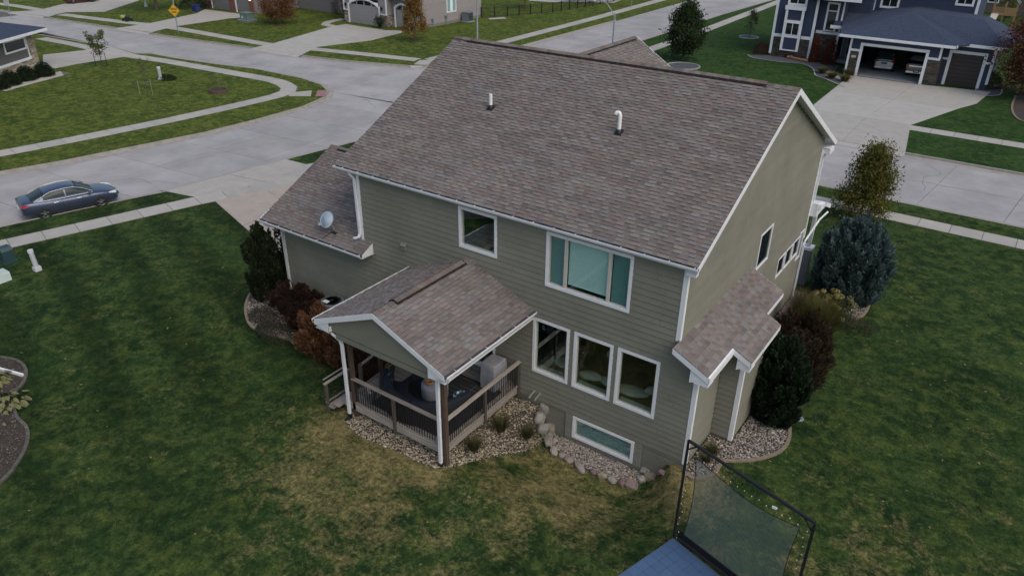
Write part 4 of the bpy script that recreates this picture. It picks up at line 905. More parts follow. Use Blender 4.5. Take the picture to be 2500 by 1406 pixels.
# return of the front porch roof seen past the corner
mb = MB(); fascia(mb, (-.1, 13.35, 3.95), (-.1, 14.1, 3.8), (1, 0, 0), .22, .5); fascia(mb, (.12, 14.1, 3.86), (.12, 15.0, 3.5), (1, 0, 0), .2, .35); mb.prism([(-.3, 13.3, 3.98), (-.3, 14.1, 3.85), (-.3, 15.05, 3.5), (-.3, 15.05, 3.4), (-.3, 13.3, 3.4)], (.6, 0, 0))
obj('front_porch_return', mb, MT['white'], H)
mb = MB(); mb.box((-.3, 14.6, G0), (.15, 15.0, 1.3), (.33, .33, .36)); mb.box((-.36, 14.55, 1.3), (.2, 15.05, 1.42), (1.2, 1.2, 1.2)); mb.box((-.1, 14.7, 1.42), (.05, 14.9, 3.45), (1, 1, 1)); obj('porch_column', mb, MT['white'], H)
# vents, pipes and small wall fittings
def pipe(p, pts, r, name='vent_pipe'):
    mb = MB(); mb.tube(pts, r, 14); o = obj(name, mb, MT['pvc'], roof, smooth=False)
    mb = MB(); z = p[2]; mb.lathe([(r*2.0, -.08), (r*1.7, .05), (r*1.12, .13), (r*1.12, .13)], p, 14); P = [Vector(p)+Vector((sx*.13, sy*.13, PITCH*sy*.13+.02)) for sx, sy in ((-1, -1), (1, -1), (1, 1), (-1, 1))]; mb.prism(P, (0, 0, .01)); obj('boot', mb, MT['black'], o)
p = (-9.54, 3.72, mroof(3.72)); pipe(p, [p, (p[0], p[1], p[2]+.52)], .06)
p = (-4.37, 3.77, mroof(3.77)); x, y, z = p
pipe(p, [p, (x, y, z+.56), (x-.015, y-.01, z+.63), (x-.05, y-.025, z+.675), (x-.10, y-.045, z+.67), (x-.13, y-.06, z+.62)], .065)
for i, xx in enumerate((-4.92, -4.68)):
    mb = MB(); mb.tube([(xx, 0.0, .12), (xx, -.28, .05), (xx, -.34, 0.0)], .04, 12); obj('vent_pipe', mb, MT['siding'], H)
mb = MB(); mb.box((-10.75, -.09, 3.9), (-10.57, -.012, 4.12)); mb.prism([(-10.78, -.012, 4.14), (-10.54, -.012, 4.14), (-10.54, -.14, 4.08), (-10.78, -.14, 4.08)], (0, 0, .02)); obj('wall_vent', mb, MT['siding'], H)
# brick patterned foundation panels
for (a, b, c, d) in ((-4.55, -3.66, -1.6, -.55), (-.70, .68, -1.6, -.42)):
    z = c; r = 0
    pan = MB(); rear.box(pan, a, b, c, d, -.05, -.026); pan = obj('foundation_panel', pan, MT['found'], H)
    mb = MB()
    while z < d-.03:
        x = a+(.1 if r % 2 else 0)
        while x < b-.03:
            rear.box(mb, x, min(b, x+.19), z, z+.055, -.03, -.020); x += .2
        z += .065; r += 1
    obj('brick_relief', mb, MT['found'], pan, kind='stuff')
# ---------------------------------------------------------------- deck
DX0, DX1, DY0, DY1, DZ, RT = -9.85, -5.55, -4.15, -0.05, 0.14, 1.17
D = thing('deck', 'weathered grey timber deck with black balusters under the porch roof', 'deck', (-7.6, -2.1, gz(-7.6, -2.1)))
y = DY0
while y < DY1-.02:
    mb = MB(); mb.box((DX0, y, DZ-.035), (DX1, min(DY1, y+.134), DZ+rnd.uniform(-.001, .002))); obj('deck_board', mb, MT['wood'], D); y += .14
for a, b, mt in (((DX0-.04, DY0-.045, DZ-.27), (DX1+.04, DY0-.005, DZ-.0), 'wood'), ((DX1+.005, DY0-.0, DZ-.27), (DX1+.045, DY1, DZ-.0), 'wood_y'), ((DX0-.045, DY0, DZ-.27), (DX0-.005, DY1, DZ), 'wood_y')):
    mb = MB(); mb.box(a, b); obj('rim_board', mb, MT[mt], D)
def post(x, y, z0, z1, w=.13, mt='post_grey'): mb = MB(); mb.box((x-w/2, y-w/2, z0), (x+w/2, y+w/2, z1)); obj('post', mb, MT[mt], D)
post(-9.42, -4.13, -.6, 2.78, .13, 'post'); post(-5.40, -4.22, -.6, 2.85, .14, 'post'); post(-7.55, -4.2, -.2, RT-.04, .1); post(-5.5, -2.1, -.2, RT-.04, .1); post(-5.52, -.16, -.3, RT-.02, .12)
post(-9.9, -2.40, -.5, RT-.03, .12, 'post'); post(-9.9, -.2, -.5, RT-.03, .1); post(-9.95, -3.3, -.5, RT-.14, .1)
def rail(a, b, zt, zb, n=None, mt='wood', w=.14):
    a, b = Vector(a), Vector(b); d = (b-a); L_ = d.length; d /= L_; s = Vector((-d.y, d.x))
    def bar(z0, z1, ww, zz0=None, zz1=None):
        mb = MB(); P = [a-s*ww/2, b-s*ww/2, b+s*ww/2, a+s*ww/2]; zs = [zt[0]-zt[0]]*4
        mb.hexa([(P[i].x, P[i].y, (z0[0] if i in (0, 3) else z0[1])) for i in range(4)]+[(P[i].x, P[i].y, (z1[0] if i in (0, 3) else z1[1])) for i in range(4)]); return mb
    obj('top_rail', bar((zt[0]-.04, zt[1]-.04), zt, w), MT[mt], D)
    obj('bottom_rail', bar((zb[0], zb[1]), (zb[0]+.045, zb[1]+.045), .05), MT[mt], D)
    k = n or int(L_/.105)
    for i in range(1, k):
        p = a+d*(L_*i/k); t = i/k; mb = MB(); mb.tube([(p.x, p.y, lerp(zb[0], zb[1], t)-.03), (p.x, p.y, lerp(zt[0], zt[1], t)-.04)], .015, 6); obj('baluster', mb, MT['black'], D)
rail((-9.42, -4.16), (-5.46, -4.16), (RT, RT), (DZ+.03, DZ+.03)); rail((-5.5, -4.2), (-5.5, -.1), (RT, RT), (DZ+.03, DZ+.03), mt='wood_y')
rail((-9.9, -2.40), (-9.9, -.2), (RT, RT), (DZ+.06, DZ+.06), mt='wood_y', w=.1); rail((-9.95, -3.3), (-9.92, -2.44), (RT-.18, RT-.05), (DZ-.05, DZ+.03), mt='wood_y', w=.1)
# steps on the left side
for i, (z, x0, x1) in enumerate(((-.06, -10.2, -9.91), (-.25, -10.5, -10.18))):
    mb = MB(); mb.box((x0, -4.45, z-.04), (x1, -3.42, z)); mb.box((x0+.02, -4.43, z-.2), (x0+.05, -3.44, z-.04)); obj('step', mb, MT['wood_y'], D)
post(-10.48, -4.43, -.5, .62, .09); post(-10.48, -3.4, -.5, .62, .09)
rail((-10.48, -4.5), (-10.48, -3.35), (.66, .66), (-.12, -.12), 9, 'wood_y', .1)
mb = MB(); mb.tube([(-10.62, -4.4, .72), (-10.62, -3.4, .72)], .025, 8); obj('handrail', mb, MT['wood_y'], D)
# things on the deck
mb = MB(); mb.box((-8.97, -3.9, DZ+.004), (-5.75, -.75, DZ+.012))
rug = solo('outdoor_rug', mb, MT['rug'], 'dark outdoor rug with thin pale lines on the deck', 'rug', (-7.1, -2.4, DZ))
mb = MB()
for k in range(16):
    x0 = rnd.uniform(-8.3, -6.8); yy = -3.9+k*.2; mb.box((x0, yy, DZ+.012), (x0+rnd.uniform(.5, 1.2), yy+.012, DZ+.016))
for xx in (-7.8, -6.7): mb.box((xx, -3.9, DZ+.012), (xx+.014, -.9, DZ+.017))
obj('line_pattern', mb, MT['rugline'], rug)
mb = MB(); mb.lathe([(.38, 0), (.44, .06), (.455, .2), (.46, .5), (.45, .58), (.41, .635), (.0, .645)], (0, 0, 0), 40); cx, cy = -7.42, -2.35
mb.v = [(v[0]+cx, v[1]+cy, v[2]+DZ+.01) for v in mb.v]; solo('round_pouf', mb, MT['greyfab'], 'big round grey covered table standing on the dark rug', 'table', (cx, cy, DZ), smooth=True)
mb = MB(); mb.lathe([(.07, 0), (.13, .03), (.15, .12), (.14, .12), (.12, .04), (.0, .02)], (cx-.05, cy-.22, DZ+.68), 20); solo('bowl', mb, MT['orange'], 'small orange brown bowl on the round grey table', 'bowl', (cx-.05, cy-.22, DZ+.68), smooth=True)
sof = thing('curved_sofa', 'dark curved wicker sectional with navy cushions filling the deck corner', 'sofa', (-6.7, -3.2, DZ))
def arc(c, r0, r1, a0, a1, z0, z1, k=18, bev=0.0):
    mb = MB(); A = [a0+(a1-a0)*i/k for i in range(k+1)]; V = []
    for a in A:
        cs, sn = math.cos(R(a)), math.sin(R(a)); V += [(c[0]+r0*cs, c[1]+r0*sn, z0), (c[0]+r1*cs, c[1]+r1*sn, z0), (c[0]+r1*cs, c[1]+r1*sn, z1-bev), (c[0]+(r1-bev)*cs, c[1]+(r1-bev)*sn, z1), (c[0]+(r0+bev)*cs, c[1]+(r0+bev)*sn, z1), (c[0]+r0*cs, c[1]+r0*sn, z1-bev)]
    n = 6; F = [(i*n+j, i*n+(j+1) % n, (i+1)*n+(j+1) % n, (i+1)*n+j) for i in range(k) for j in range(n)]+[tuple(range(n))[::-1], tuple(range(k*n, k*n+n))]
    mb.poly(V, F); return mb
SCn = (-7.55, -2.3)
obj('frame', arc(SCn, .85, 1.74, 200, 364, DZ+.02, DZ+.30), MT['wicker'], sof); obj('back_frame', arc(SCn, 1.66, 1.78, 198, 366, DZ+.30, DZ+.76), MT['wicker'], sof)
for a in range(203, 362, 40): obj('seat_cushion', arc(SCn, .84, 1.52, a+1, a+39, DZ+.28, DZ+.42, 8, .03), MT['navy'], sof); obj('back_cushion', arc(SCn, 1.36, 1.64, a+1, a+39, DZ+.42, DZ+.82, 8, .07), MT['navy'], sof)
def pillow(p, rot, tilt, mat, lab, s=.22):
    mb = MB(); mb.blob((0, 0, 0), (s, s*.32, s), 3, .0, (1, 1, 1)); 
    for i, v in enumerate(mb.v):
        q = Vector(v); q.x = math.copysign(abs(q.x/s)**.55*s, q.x); q.z = math.copysign(abs(q.z/s)**.55*s, q.z)
        q = Matrix.Rotation(R(rot), 3, 'Z') @ Matrix.Rotation(R(tilt), 3, 'X') @ q; mb.v[i] = (p[0]+q.x, p[1]+q.y, p[2]+q.z)
    solo('pillow', mb, MT[mat], lab, 'pillow', p, 'throw pillows on the curved sofa', True)
pillow((-8.95, -2.85, DZ+.66), -70, -15, 'navy', 'plain navy pillow at the left end of the curved sofa', .24)
pillow((-8.84, -3.08, DZ+.64), -62, -18, 'pat', 'blue and white striped pillow beside the plain navy pillow', .22)
pillow((-8.62, -3.3, DZ+.58), -50, -28, 'pat', 'pale blue leaf patterned pillow beside the striped one', .22)
pillow((-6.2, -2.5, DZ+.62), 50, -30, 'pat', 'blue and white pillow alone at the right end of the curved sofa', .23)
mb = MB(); P = [(-6.55, -.95), (-5.95, -.95), (-5.93, -.22), (-6.53, -.22)]; gc = Vector((-6.24, -.6, 0))
V = [];
for (z, k_) in ((DZ+.01, 1.03), (DZ+.45, 1.06), (DZ+.85, 1.02), (DZ+1.0, .98), (DZ+1.03, .9)):
    ring = []
    for i in range(4):
        a, b = Vector(P[i]), Vector(P[(i+1) % 4])
        for t in (0.06, .35, .65, .94): q = a.lerp(b, t); q = Vector((q.x, q.y, 0)); q = gc+(q-gc)*(k_*rnd.uniform(.97, 1.03)); ring.append((q.x, q.y, z+rnd.uniform(-.01, .02)))
    V += ring
mb.poly(V, [(j*16+i, j*16+(i+1) % 16, (j+1)*16+(i+1) % 16, (j+1)*16+i) for j in range(4) for i in range(16)]+[tuple(range(64, 80))])
solo('covered_grill', mb, MT['greyfab'], 'grill under a grey fabric cover between the patio door and the deck rail', 'grill', (-6.24, -.6, DZ))
bk = thing('bucket', 'galvanised bucket with red handled things on the left of the deck', 'bucket', (-8.95, -3.75, DZ))
mb = MB(); mb.lathe([(.15, 0), (.2, .36), (.21, .38), (.19, .37), (.14, .03), (0, .03)], (-9.12, -3.7, DZ+.01), 24); obj('body', mb, MT['steel'], bk, True)
mb = MB(); mb.blob((-9.12, -3.63, DZ+.42), (.1, .05, .12), 2, .3, seed=3); mb.blob((-9.03, -3.65, DZ+.45), (.06, .05, .1), 2, .3, seed=4); obj('red_contents', mb, MT['red'], bk)
# satellite dish on the garage roof
dz0 = GZ+PITCH*(.50)-.0; dish = thing('satellite_dish', 'pale blue grey satellite dish on the garage roof', 'satellite dish', (-14.3, -.1, 3.70))
mb = MB(); V = []; K = 28; cD = Vector((-14.32, -.28, 4.22)); nD = Vector((.15, -.80, .55)).normalized(); uD = nD.cross(Vector((0, 0, 1))).normalized(); vD = uD.cross(nD)*1
for j, (rr, dd) in enumerate(((1, .06), (.97, .055), (.7, .03), (.35, .008), (.02, 0))):
    V += [cD+uD*math.cos(2*math.pi*i/K)*.285*rr+vD*math.sin(2*math.pi*i/K)*.325*rr+nD*dd for i in range(K)]
V += [v-nD*.012 for v in V[:K]]
mb.poly(V, [(j*K+i, j*K+(i+1) % K, (j+1)*K+(i+1) % K, (j+1)*K+i) for j in range(4) for i in range(K)]+[tuple(range(4*K, 5*K))]+[(i, 5*K+i, 5*K+(i+1) % K, (i+1) % K) for i in range(K)]+[tuple(range(5*K, 6*K))])
obj('reflector', mb, MT['dishgrey'], dish, True)
mb = MB(); mb.tube([cD-nD*.03, cD-nD*.10, (-14.28, -.12, 3.95), (-14.22, -.08, 3.74)], .028, 10); obj('mast', mb, MT['steel'], dish)
a_ = cD-vD*.3+nD*.02; b_ = cD+nD*.5-vD*.28-uD*.05; mb = MB(); mb.tube([a_, b_], .014, 8); obj('arm', mb, MT['steel'], dish)
mb = MB(); mb.tube([b_+Vector((0, 0, -.02)), b_+Vector((0, 0, .10))], .045, 12); mb.tube([b_+Vector((0, 0, .08)), b_+Vector((0, 0, .10))], .06, 12); obj('receiver', mb, MT['dishgrey'], dish)
mb = MB(); mb.box((-14.34, -.2, 3.66), (-14.05, .1, 3.70)); mb.tube([(-14.22, -.08, 3.74), (-14.3, -.3, 3.66), (-14.42, -.58, 3.5)], .012, 6); obj('foot_plate', mb, MT['black'], dish)
# air conditioner
ac = thing('air_conditioner', 'grey round cornered air conditioner beside the rear wall behind the porch', 'air conditioner', (-14.5, -.55, gz(-14.5, -.55)))
z0 = gz(-14.5, -.7)+.28; cxy = (-14.22, -.60)
mb = MB(); mb.lathe([(.50, -.30), (.50, 0), (.44, 0), (.45, .04), (.45, .66), (.46, .68), (.46, .74), (.40, .76), (.40, .70), (.02, .62)], (*cxy, z0), 20); obj('cabinet', mb, MT['acgrey'], ac)
mb = MB()
for r_ in (.1, .18, .26, .34): mb.lathe([(r_, .755), (r_+.008, .755), (r_+.008, .765), (r_, .765)], (*cxy, z0), 28)
for k in range(10): a = k*math.pi/5; mb.tube([(cxy[0], cxy[1], z0+.76), (cxy[0]+.4*math.cos(a), cxy[1]+.4*math.sin(a), z0+.76)], .006, 4)
mb.lathe([(.09, .75), (.09, .79), (.0, .80)], (*cxy, z0), 16); obj('fan_guard', mb, MT['black'], ac)
mb = MB(); mb.box((cxy[0]-.25, cxy[1]-.3, z0+.77), (cxy[0]+.02, cxy[1]-.12, z0+.78), (.9, .9, .9)); obj('notice_plate', mb, MT['white'], ac)
mb = MB()
for k in range(40): a = k*math.pi/20; mb.box((cxy[0]+.455*math.cos(a)-.006, cxy[1]+.455*math.sin(a)-.006, z0+.04), (cxy[0]+.455*math.cos(a)+.006, cxy[1]+.455*math.sin(a)+.006, z0+.66))
obj('coil_fins', mb, MT['steel'], ac, kind='stuff')

# ---------------------------------------------------------------- net and court
ct = obj('court', flat([(1.47, -2.70), (-2.2, -12.3), (3.1, -14.5), (6.9, -5.0)], G0+.02) if False else MB().box((0, 0, 0), (0, 0, 0)), MT['court'])
bpy.data.objects.remove(ct)
c0 = Vector((1.64, -2.87)).to_2d(); e1 = (Vector((1.01, -4.90)).to_2d()-c0).normalized(); e2 = Vector((-e1.y, e1.x)); e2 = e2 if e2.x > 0 else -e2
CT = thing('court_floor', 'blue plastic tile court floor at the bottom edge beside the net', 'court floor', (c0.x, c0.y, G0))
mb = MB(); P = [c0+e1*-.02+e2*-.02, c0+e1*8.2-e2*.02, c0+e1*8.2+e2*3.64, c0-e1*.02+e2*3.64]; mb.prism([(p.x, p.y, G0-.1) for p in P], (0, 0, .115)); obj('slab', mb, MT['joint'], CT)
for i in range(12):
    for j in range(12):
        a = c0+e1*(i*.305)+e2*(j*.302); g = .003; Q = [a+e1*g+e2*g, a+e1*(.305-g)+e2*g, a+e1*(.305-g)+e2*(.302-g), a+e1*g+e2*(.302-g)]
        if i > 11: continue
        mb = MB(); mb.prism([(q.x, q.y, G0+.015) for q in (Q if e1.cross(e2) > 0 else Q[::-1])], (0, 0, .014)); obj('tile', mb, MT['court'], CT)
mb = MB()
for i in range(12, 27):
    for j in range(12):
        a = c0+e1*(i*.305)+e2*(j*.302); g = .003; Q = [a+e1*g+e2*g, a+e1*(.305-g)+e2*g, a+e1*(.305-g)+e2*(.302-g), a+e1*g+e2*(.302-g)]
        mb.prism([(q.x, q.y, G0+.015) for q in (Q if e1.cross(e2) > 0 else Q[::-1])], (0, 0, .014))
obj('tile_field', mb, MT['court'], CT, kind='stuff')
nA = Vector((1.63, -2.79, G0+.02)); nB = Vector((5.11, -3.79, G0+.02)); nH = 3.42
nu = (nB-nA).normalized(); nw = (nB-nA).length
NET = thing('rebound_net', 'black framed net with small string lights standing at the court edge', 'sports net', tuple(nA))
mb = MB(); up_ = Vector((0, 0, nH)); r_ = .038
for a, b in ((nA, nA+up_), (nB, nB+up_), (nA+up_, nB+up_)):
    m1 = MB(); m1.tube([a, b], r_ if a != nA+up_ else .045, 10); obj('frame_bar', m1, MT['black'], NET)
m1 = MB(); m1.tube([nA+Vector((0, 0, .06)), nB+Vector((0, 0, .06))], .04, 10); obj('frame_bar', m1, MT['black'], NET)
m1 = MB(); m1.tube([nA+up_-Vector((0, 0, .3)), nA+up_+nu*.3], .022, 8); obj('corner_brace', m1, MT['black'], NET); m1 = MB(); m1.tube([nB+up_-Vector((0, 0, .3)), nB+up_-nu*.3], .022, 8); obj('corner_brace', m1, MT['black'], NET)
# netting: real cords, lightly sagging
def npnt(s, t):
    u = .30+s*(nw-.60); e = 4*s*(1-s); f = 4*t*(1-t)
    u += (.10*math.sin(math.pi*t)*(1-2*s)); z = .32+t*(nH-.62-.12)-(.14*e*t)+.05*math.sin(6*s+1)*t
    w = .05*math.sin(math.pi*s)*math.sin(math.pi*t)
    return nA+nu*u+Vector((0, 0, z))+Vector((nu.y, -nu.x, 0))*w
mb = MB(); NX, NY = 84, 76; cr = .0046
V = [npnt(i/NX, j/NY) for j in range(NY+1) for i in range(NX+1)]; nn = Vector((nu.y, -nu.x, 0))
def cord(P, side):
    n = len(P); Vv = []
    for p in P: Vv += [p-side*cr, p+side*cr]
    mb.poly(Vv, [(2*i, 2*i+1, 2*i+3, 2*i+2) for i in range(n-1)])
    Vv = []
    for p in P: Vv += [p-nn*cr, p+nn*cr]
    mb.poly(Vv, [(2*i, 2*i+1, 2*i+3, 2*i+2) for i in range(n-1)])
for j in range(NY+1): cord([V[j*(NX+1)+i] for i in range(0, NX+1, 2)], Vector((0, 0, 1)))
for i in range(NX+1): cord([V[j*(NX+1)+i] for j in range(0, NY+1, 2)], nu)
MT['net'] = mk('net cord', (0.17, 0.225, 0.21), 0.8); obj('netting', mb, MT['net'], NET, kind='stuff')
mb = MB(); edge = [npnt(0, t/20) for t in range(21)]+[npnt(s/20, 1) for s in range(1, 21)]+[npnt(1, 1-t/20) for t in range(1, 21)]+[npnt(1-s/20, 0) for s in range(1, 21)]
mb.tube(edge, .010, 6); obj('edge_cord', mb, MT['black'], NET)
mb = MB(); a, b = nA+nu*.12+Vector((0, 0, .10)), nB-nu*.12+Vector((0, 0, .10)); mb.face([a, b, b+Vector((0, 0, .26)), a+Vector((0, 0, .26))]); mb.face([a, a+Vector((0, 0, .26)), b+Vector((0, 0, .26)), b]); obj('bottom_band', mb, MT['rug'], NET)
for k in range(11):
    t = (k+.5)/11
    for (p, q) in ((npnt(0, t), nA+Vector((0, 0, .3+t*(nH-.5)))), (npnt(1, t), nB+Vector((0, 0, .3+t*(nH-.5)))), (npnt(t, 1), nA+up_+nu*(t*nw))):
        m1 = MB(); m1.tube([p, q], .004, 4); obj('bungee', m1, MT['black'], NET)
SLT = thing('string_lights', 'string of small round bulbs wound round the net frame', 'string lights', tuple(nA))
wire = []
for k in range(40):
    if k < 12: t = k/12; p = nA+nu*(.12+.04*math.sin(k*2))+Vector((0, 0, .1+t*(nH-.4)))
    elif k < 28: t = (k-12)/16; p = nA+nu*(.15+t*(nw-.3))+Vector((0, 0, nH-.2-.06*abs(math.sin(k*1.7))-.1*math.sin(math.pi*t)))
    else: t = (k-28)/12; p = nB-nu*(.13+.04*math.sin(k*2))+Vector((0, 0, nH-.3-t*(nH-.5)))
    wire.append(p-Vector((nu.y, -nu.x, 0))*-.03)
mb = MB(); mb.tube(wire, .005, 4); obj('wire', mb, MT['black'], SLT)
for p in wire: mb = MB(); mb.blob(p+Vector((0, 0, -.03)), (.016, .016, .02), 1, 0); obj('bulb', mb, MT['bulb'], SLT)
mb = MB(); p = wire[24]; mb.box(p-Vector((.06, .02, .03)), p+Vector((.06, .02, .02))); obj('white_clip', mb, MT['pvc'], SLT)

# ---------------------------------------------------------------- cars
def car(name, label, cat, p, heading, paint, kind='sedan', sc=1.0, plate=True):
    o = thing(name, label, cat, p, local=True, rotz=heading)
    if kind == 'sedan':
        st = [(-2.42, .62, .42, .78), (-2.36, .80, .30, .98), (-2.15, .89, .24, 1.06), (-1.6, .92, .20, 1.03), (-.9, .925, .18, .97), (0, .925, .17, .93), (.9, .925, .17, .94), (1.3, .92, .18, .92), (1.9, .89, .20, .84), (2.25, .80, .22, .72), (2.42, .60, .30, .58)]
        cab = [(-1.95, .74, .70, 1.04), (-1.70, .78, .62, 1.12), (-1.15, .82, .585, 1.36), (-.55, .83, .60, 1.45), (.0, .83, .60, 1.455), (.38, .83, .59, 1.40), (.85, .82, .64, 1.16), (1.22, .80, .70, .96)]
        wx, wr = (-1.40, 1.375), .335
    elif kind == 'suv':
        st = [(-2.3, .72, .40, 1.0), (-2.26, .86, .32, 1.12), (-2.1, .91, .26, 1.16), (-1, .93, .22, 1.08), (0, .93, .2, 1.05), (1.2, .93, .2, 1.05), (1.9, .9, .24, .98), (2.25, .78, .3, .8)]
        cab = [(-2.2, .80, .74, 1.12), (-2.08, .82, .66, 1.35), (-1.85, .83, .64, 1.62), (-.8, .84, .66, 1.70), (.2, .84, .64, 1.67), (.6, .83, .64, 1.5), (1.15, .8, .7, 1.08)]
        wx, wr = (-1.35, 1.35), .35
    else:
        st = [(-2.7, .80, .55, 1.18), (-2.62, .93, .45, 1.25), (-2.0, .97, .40, 1.25), (-.9, .98, .38, 1.25), (.6, .98, .38, 1.22), (1.4, .97, .38, 1.20), (2.3, .92, .4, 1.1), (2.6, .8, .45, .9)]
        cab = [(-.85, .86, .78, 1.26), (-.75, .86, .72, 1.75), (-.2, .87, .73, 1.86), (.6, .87, .72, 1.84), (1.4, .86, .76, 1.24)]
        wx, wr = (-1.75, 1.75), .4
    mb = MB(); V = []
    for (x, w, zl, zu) in st:
        h = zu-zl; half = [(0, zl), (w*.80, zl), (w*.95, zl+h*.12), (w*.985, zl+h*.30), (w, zl+h*.55), (w*.985, zl+h*.78), (w*.93, zu-h*.06), (w*.78, zu), (w*.4, zu+.02), (0, zu+.025)]
        V += [(x, a, z) for a, z in half]+[(x, -a, z) for a, z in half[-2:0:-1]]
    n = 18; mb.poly(V, [(i*n+j, (i+1)*n+j, (i+1)*n+(j+1) % n, i*n+(j+1) % n) for i in range(len(st)-1) for j in range(n)]+[tuple(range(n)), tuple(range((len(st)-1)*n, len(st)*n))[::-1]])
    body = obj('body', mb, [MT[paint], MT['black']], o, True)
    cut = MB()
    for x in wx: cut.tube([(x, -1.2, wr-.0), (x, 1.2, wr-.0)], wr+.05, 28)
    co = obj('cut', cut, MT['black']); md = body.modifiers.new('b', 'BOOLEAN'); md.object = co; md.solver = 'EXACT'
    sb = body.modifiers.new('s', 'SUBSURF'); sb.levels = sb.render_levels = 1; body.modifiers.move(1, 0)
    dg = bpy.context.evaluated_depsgraph_get(); me = bpy.data.meshes.new_from_object(body.evaluated_get(dg)); body.modifiers.clear(); body.data = me; bpy.data.objects.remove(co)
    mb = MB(); V = []
    for (x, wb, wt, zt) in cab:
        zb = min(zt-.01, st[4][3]-.04 if kind != 'pickup' else 1.2); V += [(x, wb, zb), (x, lerp(wb, wt, .5)+.02, lerp(zb, zt, .55)), (x, wt, zt-.05), (x, wt*.8, zt), (x, 0, zt+.02), (x, -wt*.8, zt), (x, -wt, zt-.05), (x, -lerp(wb, wt, .5)-.02, lerp(zb, zt, .55)), (x, -wb, zb)]
    n = 9; mb.poly(V, [(i*n+j, (i+1)*n+j, (i+1)*n+j+1, i*n+j+1) for i in range(len(cab)-1) for j in range(n-1)]+[tuple(range(n)), tuple(range((len(cab)-1)*n, len(cab)*n))[::-1]])
    cb = obj('cabin', mb, MT[paint], o, True)
    sb = cb.modifiers.new('s', 'SUBSURF'); sb.levels = sb.render_levels = 1
    def win(name, ids, js, push=.012, mat='carglass'):
        mb = MB(); P = []
        f = lambda i, t, s: None
        i0, i1 = ids; j0, j1 = js; q = []
        for i in (i0, i1):
            fi = int(i); fr = i-fi; fj = min(fi+1, len(cab)-1); row = []
            for j in range(n):
                a = Vector(V[fi*n+j]); b = Vector(V[fj*n+j]); row.append(a.lerp(b, fr))
            q.append(row)
        grid = []
        K = 6
        for a in range(K+1):
            for b in range(K+1):
                i = lerp(i0, i1, a/K); j = lerp(j0, j1, b/K); fi = min(int(i), len(cab)-2); fj = min(int(j), n-2); ti, tj = i-fi, j-fj
                g = lambda ii, jj: Vector(V[ii*n+jj]); p = g(fi, fj).lerp(g(fi+1, fj), ti).lerp(g(fi, fj+1).lerp(g(fi+1, fj+1), ti), tj); c = Vector((p.x, 0, .8)); grid.append(p+(p-c).normalized()*push)
        mb.poly(grid, [(a*(K+1)+b, (a+1)*(K+1)+b, (a+1)*(K+1)+b+1, a*(K+1)+b+1) for a in range(K) for b in range(K)]); return obj(name, mb, MT[mat], o, True)
    last = len(cab)-1
    if kind == 'sedan':
        win('windshield', (5.1, 6.95), (2.1, 5.9)); win('rear_window', (.35, 1.95), (2.15, 5.85))
        for js in ((.35, 1.75), (7.65, 6.25)):
            win('side_window', (1.75, 3.55), js, .016); win('side_window', (3.68, 5.95), js, .016)
        for s in (-1, 1):
            m1 = MB(); pts = [(-1.75, s*.80, 1.05), (-1.35, s*.745, 1.20), (-.9, s*.66, 1.365), (-.3, s*.645, 1.42), (.25, s*.655, 1.395), (.65, s*.70, 1.27), (1.12, s*.80, 1.02)]; m1.tube([(a, b*1.02, c) for a, b, c in pts], .009, 6); m1.tube([(-1.75, s*.845, 1.02), (-.5, s*.86, .965), (1.12, s*.84, .975)], .009, 6); obj('chrome_strip', m1, MT['rim'], o)
            m1 = MB(); m1.blob((.93, s*1.0, 1.0), (.07, .12, .075), 2, .1); obj('mirror', m1, MT[paint], o, True)
            for x in (-.75, .38): m1 = MB(); m1.tube([(x-.11, s*.945, .83), (x+.11, s*.945, .835)], .018, 8); obj('door_handle', m1, MT['chrome'], o)
            m1 = MB(); m1.prism([(-2.37, s*.62, .86), (-2.33, s*.86, .82), (-2.02, s*.915, .88), (-1.95, s*.905, .93), (-2.12, s*.87, .965), (-2.36, s*.64, .95)], (-.02, s*.025, .0)); obj('tail_lamp', m1, MT['redlamp'], o)
            m1 = MB(); m1.prism([(2.30, s*.5, .66), (2.20, s*.84, .64), (1.90, s*.905, .72), (1.86, s*.87, .78), (2.16, s*.74, .76), (2.26, s*.5, .72)], (.05, s*.02, .03)); obj('headlamp', m1, MT['lens'], o)
            m1 = MB()
            for xx in (-.42, .55): m1.tube([(xx-.02, s*.933, .28), (xx, s*.938, .6), (xx-.03, s*.93, .93)], .005, 4)
            obj('door_seam', m1, MT['black'], o)
        m1 = MB(); m1.prism([(2.42, -.45, .56), (2.42, .45, .56), (2.44, .4, .40), (2.44, -.4, .40)], (.02, 0, 0)); obj('grille', m1, MT['black'], o)
        m1 = MB(); m1.prism([(-2.42, -.26, .62), (-2.42, .26, .62), (-2.40, .26, .76), (-2.40, -.26, .76)], (-.02, 0, 0)); obj('licence_plate', m1, MT['white'], o)
        m1 = MB(); m1.tube([(-2.40, -.6, .34), (-2.44, 0, .34), (-2.40, .6, .34)], .02, 6); obj('chrome_strip', m1, MT['chrome'], o)
    elif kind == 'suv':
        win('windshield', (4.1, 5.9), (2.1, 5.9)); win('rear_window', (.25, 1.9), (2.1, 5.9))
        for js in ((.4, 1.8), (7.6, 6.2)): win('side_window', (1.8, 3.3), js, .016); win('side_window', (3.4, 4.9), js, .016)
        for s in (-1, 1):
            m1 = MB(); m1.prism([(-2.30, s*.48, 1.0), (-2.25, s*.86, .98), (-2.1, s*.93, 1.02), (-2.12, s*.9, 1.2), (-2.28, s*.76, 1.16), (-2.30, s*.5, 1.08)], (-.03, s*.01, 0)); obj('tail_lamp', m1, MT['redlamp'], o)
            m1 = MB(); m1.tube([(-1.9, s*.62, 1.72), (.2, s*.62, 1.76)], .02, 6); obj('roof_rail', m1, MT['chrome'], o)
